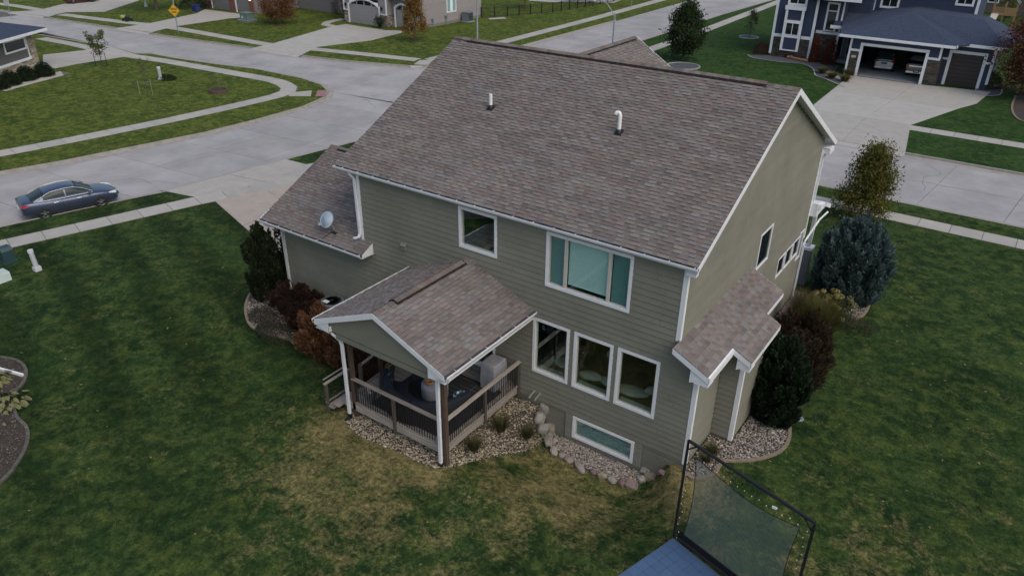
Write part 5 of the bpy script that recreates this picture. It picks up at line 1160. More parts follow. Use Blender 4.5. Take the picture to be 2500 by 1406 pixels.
        m1 = MB(); m1.box((-2.37, -.75, .42), (-2.28, .75, .55)); obj('bumper', m1, MT['chrome'], o); m1 = MB(); m1.box((-2.345, -.26, .82), (-2.325, .26, .96)); obj('licence_plate', m1, MT['black'], o)
        m1 = MB(); m1.tube([(-2.34, -.45, 1.06), (-2.34, .45, 1.06)], .02, 6); obj('chrome_strip', m1, MT['chrome'], o)
    else:
        win('rear_window', (.1, .9), (2.2, 5.8)); win('windshield', (3.1, 3.9), (2.1, 5.9))
        m1 = MB(); m1.box((-2.60, -.8, 1.10), (-.95, .8, 1.30)); obj('bed_opening', m1, MT['black'], o)
        m1 = MB(); m1.box((-2.74, -.78, .72), (-2.69, .78, 1.24)); obj('tailgate', m1, MT[paint], o); m1 = MB(); m1.box((-2.88, -.9, .5), (-2.72, -.24, .62)); m1.box((-2.88, .24, .5), (-2.72, .9, .62)); m1.box((-2.86, -.9, .44), (-2.70, .9, .50)); obj('bumper', m1, MT['chrome'], o)
        m1 = MB(); m1.box((-2.77, -.72, 1.02), (-2.74, .72, 1.12)); obj('chrome_strip', m1, MT['chrome'], o)
        m1 = MB(); m1.box((-2.80, -.16, .54), (-2.78, .16, .68)); obj('licence_plate', m1, MT['white'], o)
        for s in (-1, 1): m1 = MB(); m1.box((-2.73, s*.80, .74), (-2.64, s*.96, 1.20)); obj('tail_lamp', m1, MT['redlamp'], o)
    for x in wx:
        for s in (-1, 1):
            yo = s*(.945 if kind != 'pickup' else .95); m1 = MB(); prof = [(wr*.62, -.10), (wr*.66, -.11), (wr*.96, -.10), (wr, -.07), (wr, .07), (wr*.96, .10), (wr*.66, .11), (wr*.62, .10)]; K = 28; V2 = []
            for (r1, yy) in prof: V2 += [(x+r1*math.cos(2*math.pi*i/K), yo-s*.11+yy, wr+r1*math.sin(2*math.pi*i/K)) for i in range(K)]
            m1.poly(V2, [(a*K+i, a*K+(i+1) % K, (a+1)*K+(i+1) % K, (a+1)*K+i) for a in range(len(prof)-1) for i in range(K)]); w_ = obj('wheel', m1, MT['tyre'], o, True)
            m1 = MB(); yf = yo-s*.03; m1.tube([(x, yo-s*.10, wr), (x, yf-s*.05, wr)], wr*.66, 24, mi=0); obj('rim_barrel', m1, MT['black'], w_)
            m1 = MB()
            for k in range(5):
                for dl in (-.16, .16):
                    a = 2*math.pi*k/5+.3; e = Vector((x+wr*.64*math.cos(a+dl), yf, wr+wr*.64*math.sin(a+dl))); m1.rtube([(x+.04*math.cos(a+dl), yf, wr+.04*math.sin(a+dl)), e], .028, .02, (0, 1, 0))
            m1.tube([(x, yf-.01, wr), (x, yf+.01, wr)], .055, 12); ring = [(x+wr*.65*math.cos(2*math.pi*i/24), yf, wr+wr*.65*math.sin(2*math.pi*i/24)) for i in range(25)]; m1.tube(ring, .012, 5, cap=False); obj('rim', m1, MT['rim'], w_)
    return o
cwp = (Vector((-35.15, -1.70))+Vector((-34.42, 1.01)))/2; hd = math.atan2(*reversed(Vector((-34.42, 1.01))-Vector((-35.15, -1.70)))) 
side_ = Vector((math.cos(hd+math.pi/2), math.sin(hd+math.pi/2)))
car('sedan', 'metallic navy blue four door sedan parked at the kerb', 'car', (cwp.x+side_.x*.86, cwp.y+side_.y*.86, RZ+.01), hd, 'navy_paint')

# ---------------------------------------------------------------- vegetation
def leaves(name, parent, C, size, cols, mat='leaf', up=0.3, aspect=0.6, dirs=None, long=None, **pr):
    C = np.asarray(C); n = len(C); cols = np.asarray(cols)
    a = rng.normal(size=(n, 3)); a[:, 2] += up
    if dirs is not None: a = np.asarray(dirs)+0.25*rng.normal(size=(n, 3))
    a /= np.linalg.norm(a, axis=1, keepdims=True); b = np.cross(a, rng.normal(size=(n, 3))); b /= np.linalg.norm(b, axis=1, keepdims=True)
    if long is None: t = np.cross(a, b); s = size*rng.lognormal(0, .25, n)[:, None]; u, w = t*s, b*s*aspect
    else: s = size*rng.lognormal(0, .25, n)[:, None]; u, w = a*s*long, b*s
    V = np.stack([C-u, C-w*0.9+u*.1, C+u, C+w*0.9+u*.1], 1).reshape(-1, 3); F = np.arange(4*n).reshape(n, 4)
    return raw(name, V, F, cols, MT[mat], parent, **pr)
def hue(base, n, var=.25, alt=None, pa=0.3):
    base = np.array(base); c = base[None]*rng.uniform(1-var, 1+var, (n, 1))*rng.uniform(.93, 1.07, (n, 3))
    if alt is not None:
        m_ = rng.random(n) < pa; alt = np.atleast_2d(alt); c[m_] = alt[rng.integers(0, len(alt), m_.sum())]*rng.uniform(1-var, 1+var, (m_.sum(), 1))
    return c
def tree(name, label, p, h, tr, r, col, alt, n=5000, leaf=.05, trunk_h=1.0, shape='oval', group=None, pa=.3, clumps=70, zb=None, limbs=14, cat='tree', seed=0, spread=.18):
    g = np.random.default_rng(seed+11); z0 = gz(*p) if zb is None else zb; o = thing(name, label, cat, (p[0], p[1], z0), group)
    mb = MB(); top = z0+h*.92; lean = (g.uniform(-.05, .05)*h, g.uniform(-.05, .05)*h)
    mb.tube([(p[0], p[1], z0-.05), (p[0]+lean[0]*.3, p[1]+lean[1]*.3, z0+h*.35), (p[0]+lean[0], p[1]+lean[1], top)], [tr*1.15, tr*.75, tr*.12], 9)
    cc = []; zc0 = z0+trunk_h; H_ = h-trunk_h
    for k in range(clumps):
        t = g.random()**.85
        prof = {'oval': math.sin(math.pi*min(1, t*.86+.14))**.75, 'cone': (1-t)**.75*.95+.08, 'round': math.sin(math.pi*(t*.9+.08))**.6, 'vase': .35+.65*t}[shape]
        a = g.uniform(0, 6.283); rr = r*prof*g.uniform(.25, 1.0)**.5*g.uniform(.85, 1.12); cc.append((p[0]+lean[0]*t+rr*math.cos(a), p[1]+lean[1]*t+rr*math.sin(a), zc0+H_*t))
    for k in range(limbs):
        q = cc[k % len(cc)]; zz = max(z0+trunk_h*.8, q[2]-(abs(q[0]-p[0])+abs(q[1]-p[1]))*.9-.1); tt = (zz-z0)/h
        mb.tube([(p[0]+lean[0]*tt, p[1]+lean[1]*tt, zz), (lerp(p[0], q[0], .55), lerp(p[1], q[1], .55), lerp(zz, q[2], .45)), q], [tr*.4, tr*.22, tr*.07], 5)
    obj('trunk', mb, MT['bark'], o)
    cc = np.array(cc); m_ = rng.integers(0, len(cc), n); sp = r*spread*g.uniform(.6, 1.3, len(cc))
    C = cc[m_]+np.clip(rng.normal(size=(n, 3)), -1.7, 1.7)*sp[m_][:, None]*np.array([1, 1, .9]); C = C[C[:, 2] > z0+trunk_h*.55]; m_ = m_[:len(C)]
    tone = g.uniform(.75, 1.25, len(cc)); cols = hue(col, len(C), .22, alt, pa)*tone[m_][:, None]
    leaves('crown', o, C, leaf, cols); return o
def shrub(name, label, p, rx, ry, h, col, alt, n=2500, leaf=.03, pa=.3, group=None, cat='shrub', up=.3, dens=.55, zb=None, stemcol=True, long=None, lump=.12, seed=0):
    g = np.random.default_rng(seed+5); z0 = gz(*p) if zb is None else zb; o = thing(name, label, cat, (p[0], p[1], z0), group)
    d = rng.normal(size=(n, 3)); d[:, 2] = np.abs(d[:, 2]); d /= np.linalg.norm(d, axis=1, keepdims=True)
    lo = g.normal(size=(9, 3)); lo /= np.linalg.norm(lo, axis=1, keepdims=True); am = g.uniform(-1, 1, 9)
    bump_ = 1+lump*(np.clip(d @ lo.T, 0, 1)**4 @ am)
    rr = (rng.random(n)**dens*.45+.58)*bump_; C = d*rr[:, None]*np.array([rx, ry, h])+np.array([p[0], p[1], z0+.02])
    cols = hue(col, n, .25, alt, pa); leaves('foliage', o, C, leaf, cols, up=up, dirs=(d+np.array([0, 0, .6])) if long else None, long=long)
    mb = MB()
    for k in range(7): a = k*.9; mb.tube([(p[0], p[1], z0-.02), (p[0]+rx*.4*math.cos(a), p[1]+ry*.4*math.sin(a), z0+h*.6)], [.02, .008], 5)
    obj('stem', mb, MT['bark'], o); return o
def grass_clump(name, label, p, h, r, n, cols, group='ornamental grasses', plume=None, zb=None, wid=.006, cat='grass clump', flop=1.0):
    z0 = gz(*p) if zb is None else zb; o = thing(name, label, cat, (p[0], p[1], z0), group)
    a = rng.uniform(0, 6.283, n); hh = h*rng.uniform(.55, 1.1, n); rr = r*rng.uniform(.15, 1, n)*flop; b0 = r*.22*rng.random(n)
    dx, dy = np.cos(a), np.sin(a); px, py = -dy, dx; V = []
    for t, wf in ((0, 1), (.5, .9), (1, .1)):
        rad = b0+rr*t**1.7; z = hh*(t-.22*t*t*flop*(rr/r)); w = wid*wf
        for s in (-1, 1): V.append(np.stack([p[0]+dx*rad+px*w*s, p[1]+dy*rad+py*w*s, z0+z], 1))
    V = np.stack(V, 1).reshape(-1, 3); F = (np.array([(0, 1, 3, 2), (2, 3, 5, 4)])[None]+np.arange(n)[:, None, None]*6).reshape(-1, 4)
    c = np.array(cols)[rng.integers(0, len(cols), n)]*rng.uniform(.75, 1.25, (n, 1)); raw('blades', V, F, np.repeat(c, 2, 0), MT['leaf'], o); return o

MAP = (.105, .085, .020)
tree('maple_tree', 'young maple with yellow green autumn leaves between sidewalk and blue juniper', (0.31, 24.51), 3.95, .06, 1.42, (.115, .118, .028), [(.24, .21, .05), (.07, .085, .025), (.14, .11, .03)], 18000, .06, .5, 'cone', clumps=150, seed=2, spread=.22)
tree('pear_tree', 'dense dark green oval pear tree between the brown roof and navy house', (-24.84, 57.78), 5.3, .09, 1.75, (.030, .050, .018), [(.045, .068, .024), (.02, .034, .015)], 20000, .085, .75, 'oval', clumps=170, seed=3, spread=.2, zb=G0)
tree('small_tree', 'slim sparse brown green tree in a grey stone ring', (-23.73, 74.75), 3.1, .045, .95, (.06, .065, .028), [(.09, .07, .035)], 1500, .055, 1.0, 'cone', clumps=40, seed=4, zb=G0)
tree('orange_maple', 'bright orange and yellow green maple beside the grey house driveway', (-53.28, 48.40), 5.2, .06, 1.55, (.22, .115, .03), [(.16, .14, .035), (.28, .13, .05), (.12, .10, .03)], 11000, .075, .7, 'cone', clumps=110, seed=5, zb=G0, pa=.5)
tree('brown_maple', 'rust brown maple on the far lawn by the green utility box', (-73.62, 46.14), 5.0, .07, 2.1, (.17, .08, .04), [(.11, .07, .03), (.21, .10, .05)], 14000, .08, .7, 'round', clumps=110, seed=6, zb=G0)
tree('staked_sapling', 'thin staked sapling with pale green leaves near the stone house driveway', (-67.77, 19.82), 3.2, .03, .95, (.10, .13, .045), [(.14, .15, .06)], 1600, .07, 1.2, 'vase', clumps=30, seed=7, zb=G0, spread=.2)
tree('staked_sapling', 'thin nearly bare staked sapling on the middle of the corner lawn', (-54.36, 16.14), 3.0, .028, .6, (.06, .055, .03), [(.10, .07, .05)], 260, .04, .9, 'vase', clumps=22, seed=8, zb=G0, limbs=20)
for i, (q, lb) in enumerate((((-67.77, 19.82), 'pair of dark stakes round the pale green sapling'), ((-54.36, 16.14), 'pair of pale stakes round the bare sapling'))):
    mb = MB()
    for s in (-1, 1): mb.tube([(q[0]+s*.35-.1, q[1]+s*.35, G0), (q[0]+s*.35-.1, q[1]+s*.35, G0+1.3)], .025, 6); mb.tube([(q[0]+s*.35-.1, q[1]+s*.35, G0+1.15), (q[0], q[1], G0+1.1)], .008, 4)
    solo('tree_stakes', mb, MT['black'] if i == 0 else MT['wood'], lb, 'tree stakes', (q[0], q[1], G0), 'stakes holding the saplings')
# red maple at the right edge
tree('red_maple', 'dark red maple leaning in from the right edge beside the navy house', (6.2, 61.8), 7.2, .12, 3.3, (.12, .028, .025), [(.20, .06, .03), (.07, .035, .02), (.16, .09, .03)], 20000, .095, .7, 'round', clumps=150, seed=9, zb=G0)
# far trees along the top edge
tree('dark_tree', 'dark tree with thick trunk on the brick house lawn', (-95.34, 43.06), 7.5, .22, 3.4, (.07, .03, .022), [(.05, .03, .02)], 5000, .13, 2.4, 'round', clumps=90, seed=10, zb=G0)
tree('dark_evergreen', 'dark green evergreen beside the brick house garage', (-92.77, 47.14), 5.5, .12, 2.1, (.02, .035, .018), [(.03, .045, .02)], 5000, .1, .2, 'cone', clumps=90, seed=12, zb=G0)
tree('yard_tree', 'slim tree inside the black fence of the grey house yard', (-57.33, 76.56), 6, .10, 2.0, (.06, .06, .02), [(.1, .08, .03)], 2500, .1, 1.8, 'oval', clumps=50, seed=13, zb=G0)
tree('playset_tree', 'yellow green bush tree beside the wooden playset', (-0.28, 109.30), 3.0, .06, 1.1, (.12, .12, .035), [(.07, .08, .03)], 2500, .07, .5, 'round', clumps=50, seed=14, zb=G0)
mb = MB(); q = (-52.95, 48.03)
for nm, q in (('orange maple', (-52.95, 48.03)), ('rust brown maple', (-73.15, 45.75))):
    mb = MB(); mb.lathe([(.62, -.05), (.55, .05), (.2, .09), (0, .09)], (q[0], q[1], G0), 18); solo('mulch_ring', mb, MT['soil'], 'small dark mulch ring under the '+nm, 'mulch ring', (q[0], q[1], G0), 'mulch rings')
for q, r1, lb in (((-23.80, 74.69), 1.05, 'grey stone tree ring round the slim brown green tree'), ((-23.39, 54.69), 1.55, 'grey stone tree ring at the foot of the dark pear tree')):
    o = thing('tree_ring', lb, 'tree ring', (q[0], q[1], G0), 'stone tree rings'); mb = MB(); mb.lathe([(r1-.08, 0), (r1-.08, .04), (0, .05)], (q[0], q[1], G0), 30); obj('mulch', mb, bpy.data.materials['slate chips'], o)
    for k in range(24):
        a = 2*math.pi*k/24; a2 = 2*math.pi*(k+.92)/24; mb = MB(); P = [(q[0]+rr*math.cos(x), q[1]+rr*math.sin(x), G0) for rr, x in ((r1, a), (r1+.13, a), (r1+.13, a2), (r1, a2))]; mb.prism(P, (0, 0, .10), (.9, .95, 1.0)); obj('stone', mb, MT['conc'], o)
# blue juniper: thousands of upright sprays on an uneven dome
def juniper(label, p, rx, ry, h, n, col, alt, leaf=.05, long=2.6, name='juniper', seed=1, flat_top=.0, lump=.2, pa=.35, K=150, ph=.62, pr_=.17):
    """plumes of upright sprays standing on an uneven dome"""
    z0 = gz(*p); o = thing(name, label, 'shrub', (p[0], p[1], z0)); g = np.random.default_rng(seed)
    a = g.uniform(0, 6.283, K); z = g.random(K)**.85; prof = np.where(z < .3, .80+.20*(z/.3), np.sqrt(np.clip(1-((z-.3)/.7)**2.4, 0.0, 1)))
    lump_ = 1+lump*g.uniform(-1, .7, K); rr = prof*lump_*np.where(z > .85, g.random(K)**.5, 1); ax = np.stack([np.cos(a)*rr*rx*.86, np.sin(a)*rr*ry*.86, np.maximum(.02, z*h*(1-ph*.35/h*0)-ph*.45)], 1)+np.array([p[0], p[1], z0])
    tilt = np.stack([np.cos(a)*.38*prof, np.sin(a)*.38*prof, np.ones(K)], 1); tilt /= np.linalg.norm(tilt, axis=1, keepdims=True)
    m_ = rng.integers(0, K, n); t = rng.random(n); q = rng.normal(size=(n, 3)); q /= np.linalg.norm(q, axis=1, keepdims=True)
    wid = pr_*np.sin(np.pi*(t*.85+.12))*(.75+.35*rng.random(n)); hh = ph*g.uniform(.7, 1.25, K)[m_]
    C = ax[m_]+tilt[m_]*(t*hh)[:, None]+q*wid[:, None]; dirs = tilt[m_]*1.1+q*.55
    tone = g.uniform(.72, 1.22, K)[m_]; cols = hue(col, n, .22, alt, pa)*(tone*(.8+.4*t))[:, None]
    leaves('foliage', o, C, leaf, cols, dirs=dirs, long=long)
    n2 = n//3; d = rng.normal(size=(n2, 3)); d[:, 2] = np.abs(d[:, 2]); d /= np.linalg.norm(d, axis=1, keepdims=True); C2 = np.array([p[0], p[1], z0+.03])+d*rng.uniform(.6, .80, (n2, 1))*np.array([rx, ry, h]); leaves('inner_foliage', o, C2, leaf*1.3, hue(col, n2, .2, alt, pa), dirs=d+np.array([0, 0, .7]), long=1.8)
    mb = MB(); mb.tube([(p[0], p[1], z0-.05), (p[0], p[1], z0+h*.7)], [.07, .02], 7)
    for k in range(8): b = k*.8; mb.tube([(p[0], p[1], z0+.1), (p[0]+rx*.5*math.cos(b), p[1]+ry*.5*math.sin(b), z0+h*.6)], [.03, .01], 5)
    obj('trunk', mb, MT['bark'], o); return o
jp = (2.21, 14.00); juniper('big rounded blue green juniper at the far corner of the tan house', (jp[0]-.25, jp[1]+.6), 1.45, 1.45, 3.5, 26000, (.092, .145, .145), [(.135, .20, .195), (.055, .095, .09), (.10, .13, .10)], .034, 3.6, seed=4, lump=.14, K=190, ph=.7, pr_=.16)
juniper('dark columnar juniper beside the garage corner downspout', (-18.15, -.75), .72, .68, 3.15, 10000, (.026, .038, .016), [(.040, .052, .022), (.016, .024, .011)], .026, 2.2, 'columnar_juniper', 5, lump=.2, K=70, ph=.7, pr_=.15)
juniper('dark columnar juniper behind the first one, partly hidden by the downspout', (-18.0, .55), .6, .6, 3.2, 5000, (.018, .028, .014), [(.028, .034, .018)], .028, 2.4, 'columnar_juniper', 6, lump=.2, K=60, ph=.7, pr_=.15)
juniper('dark green arborvitae beside the small shed roof', (2.12, 4.25), .85, 1.0, 2.8, 14000, (.020, .038, .018), [(.034, .056, .024), (.014, .026, .013)], .040, 2.0, 'arborvitae', 7, lump=.2, K=95, ph=.6, pr_=.17)
juniper('dark reddish brown shrub behind the arborvitae', (1.95, 6.7), 1.0, 1.2, 1.8, 14000, (.040, .027, .019), [(.075, .048, .03), (.03, .03, .016)], .022, 3.6, 'dark_shrub', 33, lump=.3, K=60, ph=.7, pr_=.24)
juniper('dark brown green shrub under the shed roof edge before the grass clump', (1.75, 8.6), .95, .95, 1.65, 10000, (.038, .028, .016), [(.075, .052, .028)], .022, 3.6, 'dark_shrub', 34, lump=.3, K=50, ph=.7, pr_=.24)
grass_clump('fountain_grass', 'tall green gold fountain grass between brown shrub and gravel', (1.95, 10.4), 1.8, 1.15, 2600, [(.10, .11, .03), (.15, .13, .045), (.06, .085, .025)])
grass_clump('fountain_grass', 'brown tinted fountain grass next to the far downspout', (1.05, 10.9), 1.7, .9, 1600, [(.09, .06, .03), (.13, .10, .045), (.05, .055, .02)])
# hydrangeas
def hydrangea(label, p, r, h, nh, heads, leafc, hs=.10, seed=0, name='hydrangea'):
    z0 = gz(*p); g = random.Random(seed); o = thing(name, label, 'hydrangea', (p[0], p[1], z0)); n = 1500
    d = rng.normal(size=(n, 3)); d[:, 2] = np.abs(d[:, 2]); d /= np.linalg.norm(d, axis=1, keepdims=True); C = d*(rng.random(n)[:, None]**.4)*np.array([r, r, h])+np.array([p[0], p[1], z0])
    leaves('foliage', o, C, .055, hue(leafc, n, .3), up=1.2)
    mb = MB(); mb.tube([(p[0], p[1], z0), (p[0], p[1], z0+h*.6)], .02, 5); obj('stem', mb, MT['bark'], o)
    for k in range(nh):
        a = g.uniform(0, 6.283); t = g.random()**.5; x, y = p[0]+r*t*math.cos(a), p[1]+r*t*math.sin(a); z = z0+h*(math.sqrt(max(0, 1-t*t))*.75+.35); s = hs*g.uniform(.7, 1.2); m_ = 90
        dd = rng.normal(size=(m_, 3)); dd /= np.linalg.norm(dd, axis=1, keepdims=True)
        leaves('flower_head', o, dd*s*np.array([1, 1, .85])+np.array([x, y, z]), .028, hue(g.choice(heads), m_, .15), dirs=dd, up=0)
    return o
hydrangea('hydrangea with round yellow cream heads in front of the blue juniper', (1.85, 12.5), 1.0, .95, 30, [(.30, .27, .10), (.34, .31, .14), (.24, .21, .07)], (.04, .055, .02), .12, 3)
hydrangea('hydrangea with tan cone heads growing behind the deck rail', (-10.25, -1.75), .55, 1.15, 16, [(.30, .22, .10), (.34, .24, .12), (.20, .19, .07)], (.09, .11, .035), .11, 4)
shrub('twiggy_shrub', 'flat twiggy grey brown shrub at the foot of the blue juniper', (2.9, 12.1), .9, .7, .35, (.05, .045, .035), [(.07, .055, .04)], 1200, .03)
juniper('rusty cinnamon brown shrub in the left bed beside the porch corner', (-12.9, -1.9), 1.3, .95, 1.45, 15000, (.15, .075, .038), [(.22, .12, .065), (.08, .042, .024)], .020, 4.0, 'cinnamon_shrub', 31, lump=.35, K=60, ph=.75, pr_=.26)
juniper('rusty brown shrub nearest the porch post', (-11.3, -2.1), 1.1, .9, 1.25, 12000, (.13, .066, .034), [(.19, .10, .055), (.07, .038, .022)], .020, 4.0, 'cinnamon_shrub', 32, lump=.35, K=50, ph=.7, pr_=.25)
juniper('dark purple brown barberry against the garage wall', (-16.2, -.85), 1.15, .75, 1.1, 9000, (.036, .021, .016), [(.055, .032, .02), (.022, .014, .01)], .020, 3.4, 'barberry', 35, lump=.4, K=45, ph=.6, pr_=.24)
juniper('dark purple barberry beside the air conditioner', (-15.0, -1.4), .85, .6, .8, 6000, (.034, .020, .016), [(.06, .03, .02)], .020, 3.4, 'barberry', 36, lump=.4, K=38, ph=.6, pr_=.24)
shrub('low_juniper', 'low grey green spreading juniper at the front of the left bed', (-15.7, -2.5), .95, .6, .5, (.045, .052, .032), [(.06, .06, .04)], 3500, .024, lump=.3, seed=7)
shrub('low_juniper', 'low grey green juniper behind the columnar juniper', (-17.0, -1.95), .75, .5, .42, (.055, .06, .045), [(.08, .065, .05)], 2200, .024, lump=.3, seed=8)
for i, (q, lb, s) in enumerate((((-5.28, -2.99), 'blue oat grass clump nearest the deck corner post', 1.0), ((-5.21, -1.60), 'straw tipped grass clump beside the middle of the deck side', 1.05), ((-4.59, -0.94), 'green grass clump next to the stacked boulders', .9), ((1.15, 1.09), 'small yellow green grass clump between house corner and net', .75), ((1.15, 0.66), 'low green grass tuft beside the corner trim', .55))):
    grass_clump('grass_clump', lb, q, .62*s, .52*s, 420, [(.07, .085, .03), (.13, .115, .05), (.045, .06, .025), (.17, .14, .075)], 'grass clumps in the gravel beds', wid=.006)
# hosta plants at the left edge
for i, (q, lb) in enumerate((((-21.35, -10.40), 'hosta with cream edged leaves by the white pipe'), ((-19.69, -10.70), 'hosta with cream edged leaves at the bed waist'), ((-19.80, -11.48), 'hosta with cream edged leaves cut by the photo edge'))):
    o = thing('hosta', lb, 'hosta', (q[0], q[1], gz(*q)), 'hostas in the left bed')
    for k in range(44):
        a = rnd.uniform(0, 6.283); rr = rnd.uniform(.08, .58); z = gz(*q)+rnd.uniform(.18, .48)*(1.1-rr); L_ = rnd.uniform(.18, .28); c_, s_ = math.cos(a), math.sin(a); tilt = rnd.uniform(-.9, -.1)
        V = []; 
        for (t, w) in ((0, .0), (.2, .3), (.45, .36), (.8, .17), (1, 0)):
            for s in (-1, 0, 1): l = t*L_; V.append((q[0]+c_*(rr+l)-s_*s*w*L_, q[1]+s_*(rr+l)+c_*s*w*L_, z+tilt*l-(.02 if s == 0 else 0)-.15*l*t))
        V2 = [(q[0]+c_*rr+(v[0]-q[0]-c_*rr)*.74, q[1]+s_*rr+(v[1]-q[1]-s_*rr)*.74, v[2]+.004) for v in V]
        F = [(a_*3+b_, a_*3+b_+1, a_*3+b_+4, a_*3+b_+3) for a_ in range(4) for b_ in range(2)]
        mb = MB(); mb.poly(V, F, (.21, .215, .10)); mb.poly(V2, F, (.085, .105, .042)); obj('leaf', mb, MT['leaf'], o)
mb = MB(); q1, q2 = (-21.40, -10.00), (-20.91, -9.58); mb.rtube([(q1[0]-.8, q1[1]-.0, gz(*q1)+.12), (q2[0], q2[1], gz(*q2)+.06)], .10, .08, (0, 0, 1)); solo('pipe', mb, MT['pvc'], 'white downspout extension lying in the left bed', 'pipe', (q1[0], q1[1], G0))
mb = MB(); q = (-17.75, -10.98); mb.blob((q[0], q[1], gz(*q)+.07), (.04, .04, .035), 1, .1, (.3, .28, .05)); solo('fallen_leaf', mb, MT['leaf'], 'single yellow leaf on the curved bed edging', 'leaf', (q[0], q[1], G0))
# bits on the lawn
mb = MB(); q = (2.90, 4.63); mb.lathe([(.16, 0), (.16, .03), (.13, .04), (0, .045)], (q[0], q[1], G0), 20); solo('valve_cover', mb, MT['steel'], 'round grey valve cover in the lawn right of the arborvitae', 'cover', (q[0], q[1], G0))
mb = MB(); q = (1.66, 12.46); mb.box((q[0]-.14, q[1]-.09, gz(*q)+.02), (q[0]+.14, q[1]+.09, gz(*q)+.14)); mb.box((q[0]-.16, q[1]-.11, gz(*q)+.14), (q[0]+.16, q[1]+.11, gz(*q)+.16)); solo('splash_block', mb, MT['pvc'], 'small white block in the gravel near the blue juniper', 'block', (q[0], q[1], G0))

# ---------------------------------------------------------------- utility boxes, signs, lamps
def pedestal(label, p, w, h, tilt=0.0, r=.11, mat='acgrey'):
    o = thing('utility_post', label, 'utility post', (p[0], p[1], gz(*p)), 'utility posts on the lawns'); z = gz(*p)
    mb = MB(); mb.tube([(p[0], p[1], z), (p[0]-tilt, p[1], z+h-.05), (p[0]-tilt, p[1], z+h)], [r, r, r*.9], 12, col=(.55, .57, .58)); obj('body', mb, MT['white'], o)
    mb = MB(); mb.tube([(p[0]-tilt, p[1], z+h-.12), (p[0]-tilt*1.02, p[1], z+h+.01)], r*1.1, 12, col=(.8, .8, .8)); obj('cap', mb, MT['white'], o); mb = MB(); mb.box((p[0]-r*1.3, p[1]-r*1.3, z), (p[0]+r*1.3, p[1]+r*1.3, z+.2), (.75, .75, .75)); obj('base', mb, MT['white'], o)
pedestal('tall white utility post leaning on the near left lawn', (-29.14, -5.07), .2, 1.0, .12); pedestal('white utility post with ivy round its foot on the corner lawn', (-58.47, 20.01), .2, 1.15, 0, .14)
pedestal('small pale green utility post near the thick trunked tree', (-99.48, 44.06), .2, 1.1, .1, .13)
q = (-58.55, 20.35); shrub('ground_ivy', 'dark green creeper round the white utility post on the corner lawn', (q[0]+.2, q[1]+.15), 1.0, .75, .4, (.025, .045, .018), [(.04, .06, .02)], 1500, .05, zb=G0)
q = (-31.20, -5.42); o = thing('utility_box', 'dark green curved top utility box near the left sidewalk', 'utility box', (q[0], q[1], G0)); mb = MB(); mb.prism([(q[0]-.3, q[1]-.25, G0+z_) for z_ in (0,)]+[(q[0]+.3, q[1]-.25, G0), (q[0]+.3, q[1]-.25, G0+.62), (q[0]+.2, q[1]-.25, G0+.76), (q[0]-.2, q[1]-.25, G0+.76), (q[0]-.3, q[1]-.25, G0+.62)], (0, .5, 0)); obj('body', mb, MT['dark_green'], o)
mb = MB(); mb.box((q[0]-.36, q[1]-.31, G0), (q[0]+.36, q[1]+.31, G0+.08)); obj('base', mb, MT['dark_green'], o)
q = (-29.41, -6.48); o = thing('vented_box', 'pale green vented utility box at the left edge', 'utility box', (q[0], q[1], G0)); mb = MB()
for k in range(7): mb.box((q[0]-.3, q[1]-.28, G0+.06*k), (q[0]+.3, q[1]+.28, G0+.06*k+.045), (.8, .95, .88))
mb.box((q[0]-.27, q[1]-.25, G0), (q[0]+.27, q[1]+.25, G0+.43), (.6, .7, .65)); obj('body', mb, MT['white'], o)
q = (-78.75, 45.18); o = thing('transformer', 'green electric transformer box on a concrete pad by the far driveway', 'transformer', (q[0], q[1], G0)); mb = MB(); mb.box((q[0]-1.0, q[1]-.8, G0), (q[0]+1.0, q[1]+.8, G0+.22)); obj('pad', mb, MT['steel'], o)
mb = MB(); mb.box((q[0]-.75, q[1]-.55, G0+.22), (q[0]+.75, q[1]+.55, G0+.95)); mb.box((q[0]-.8, q[1]-.6, G0+.95), (q[0]+.8, q[1]+.6, G0+1.03)); obj('cabinet', mb, MT['utility_green'], o)
mb = MB(); mb.prism([(q[0]-.45, q[1]-.552, G0+.4), (q[0]-.1, q[1]-.552, G0+.4), (q[0]-.28, q[1]-.552, G0+.75)], (0, -.01, 0)); obj('warning_label', mb, MT['white'], o)
# planter ring on the corner lawn
q = (-50.67, 20.40); o = thing('planter_ring', 'low ring of dark brown edging blocks with thin stems inside', 'planter', (q[0], q[1], G0)); mb = MB(); mb.lathe([(.64, 0), (.64, .16), (0, .2)], (q[0], q[1], G0), 20); obj('soil', mb, MT['soil'], o)
for k in range(18):
    a = 2*math.pi*k/18; a2 = 2*math.pi*(k+.93)/18; mb = MB(); P = [(q[0]+rr*math.cos(x), q[1]+rr*math.sin(x), G0) for rr, x in ((.66, a), (.78, a), (.78, a2), (.66, a2))]; mb.prism(P, (0, 0, .27), (.26, .2, .18)); obj('block', mb, MT['walk'], o)
mb = MB()
for k in range(9): a = k*.7; mb.tube([(q[0]+.3*math.cos(a), q[1]+.3*math.sin(a), G0+.15), (q[0]+.6*math.cos(a), q[1]+.6*math.sin(a), G0+rnd.uniform(.5, 1.7))], .012, 4)
obj('stems', mb, MT['bark'], o)
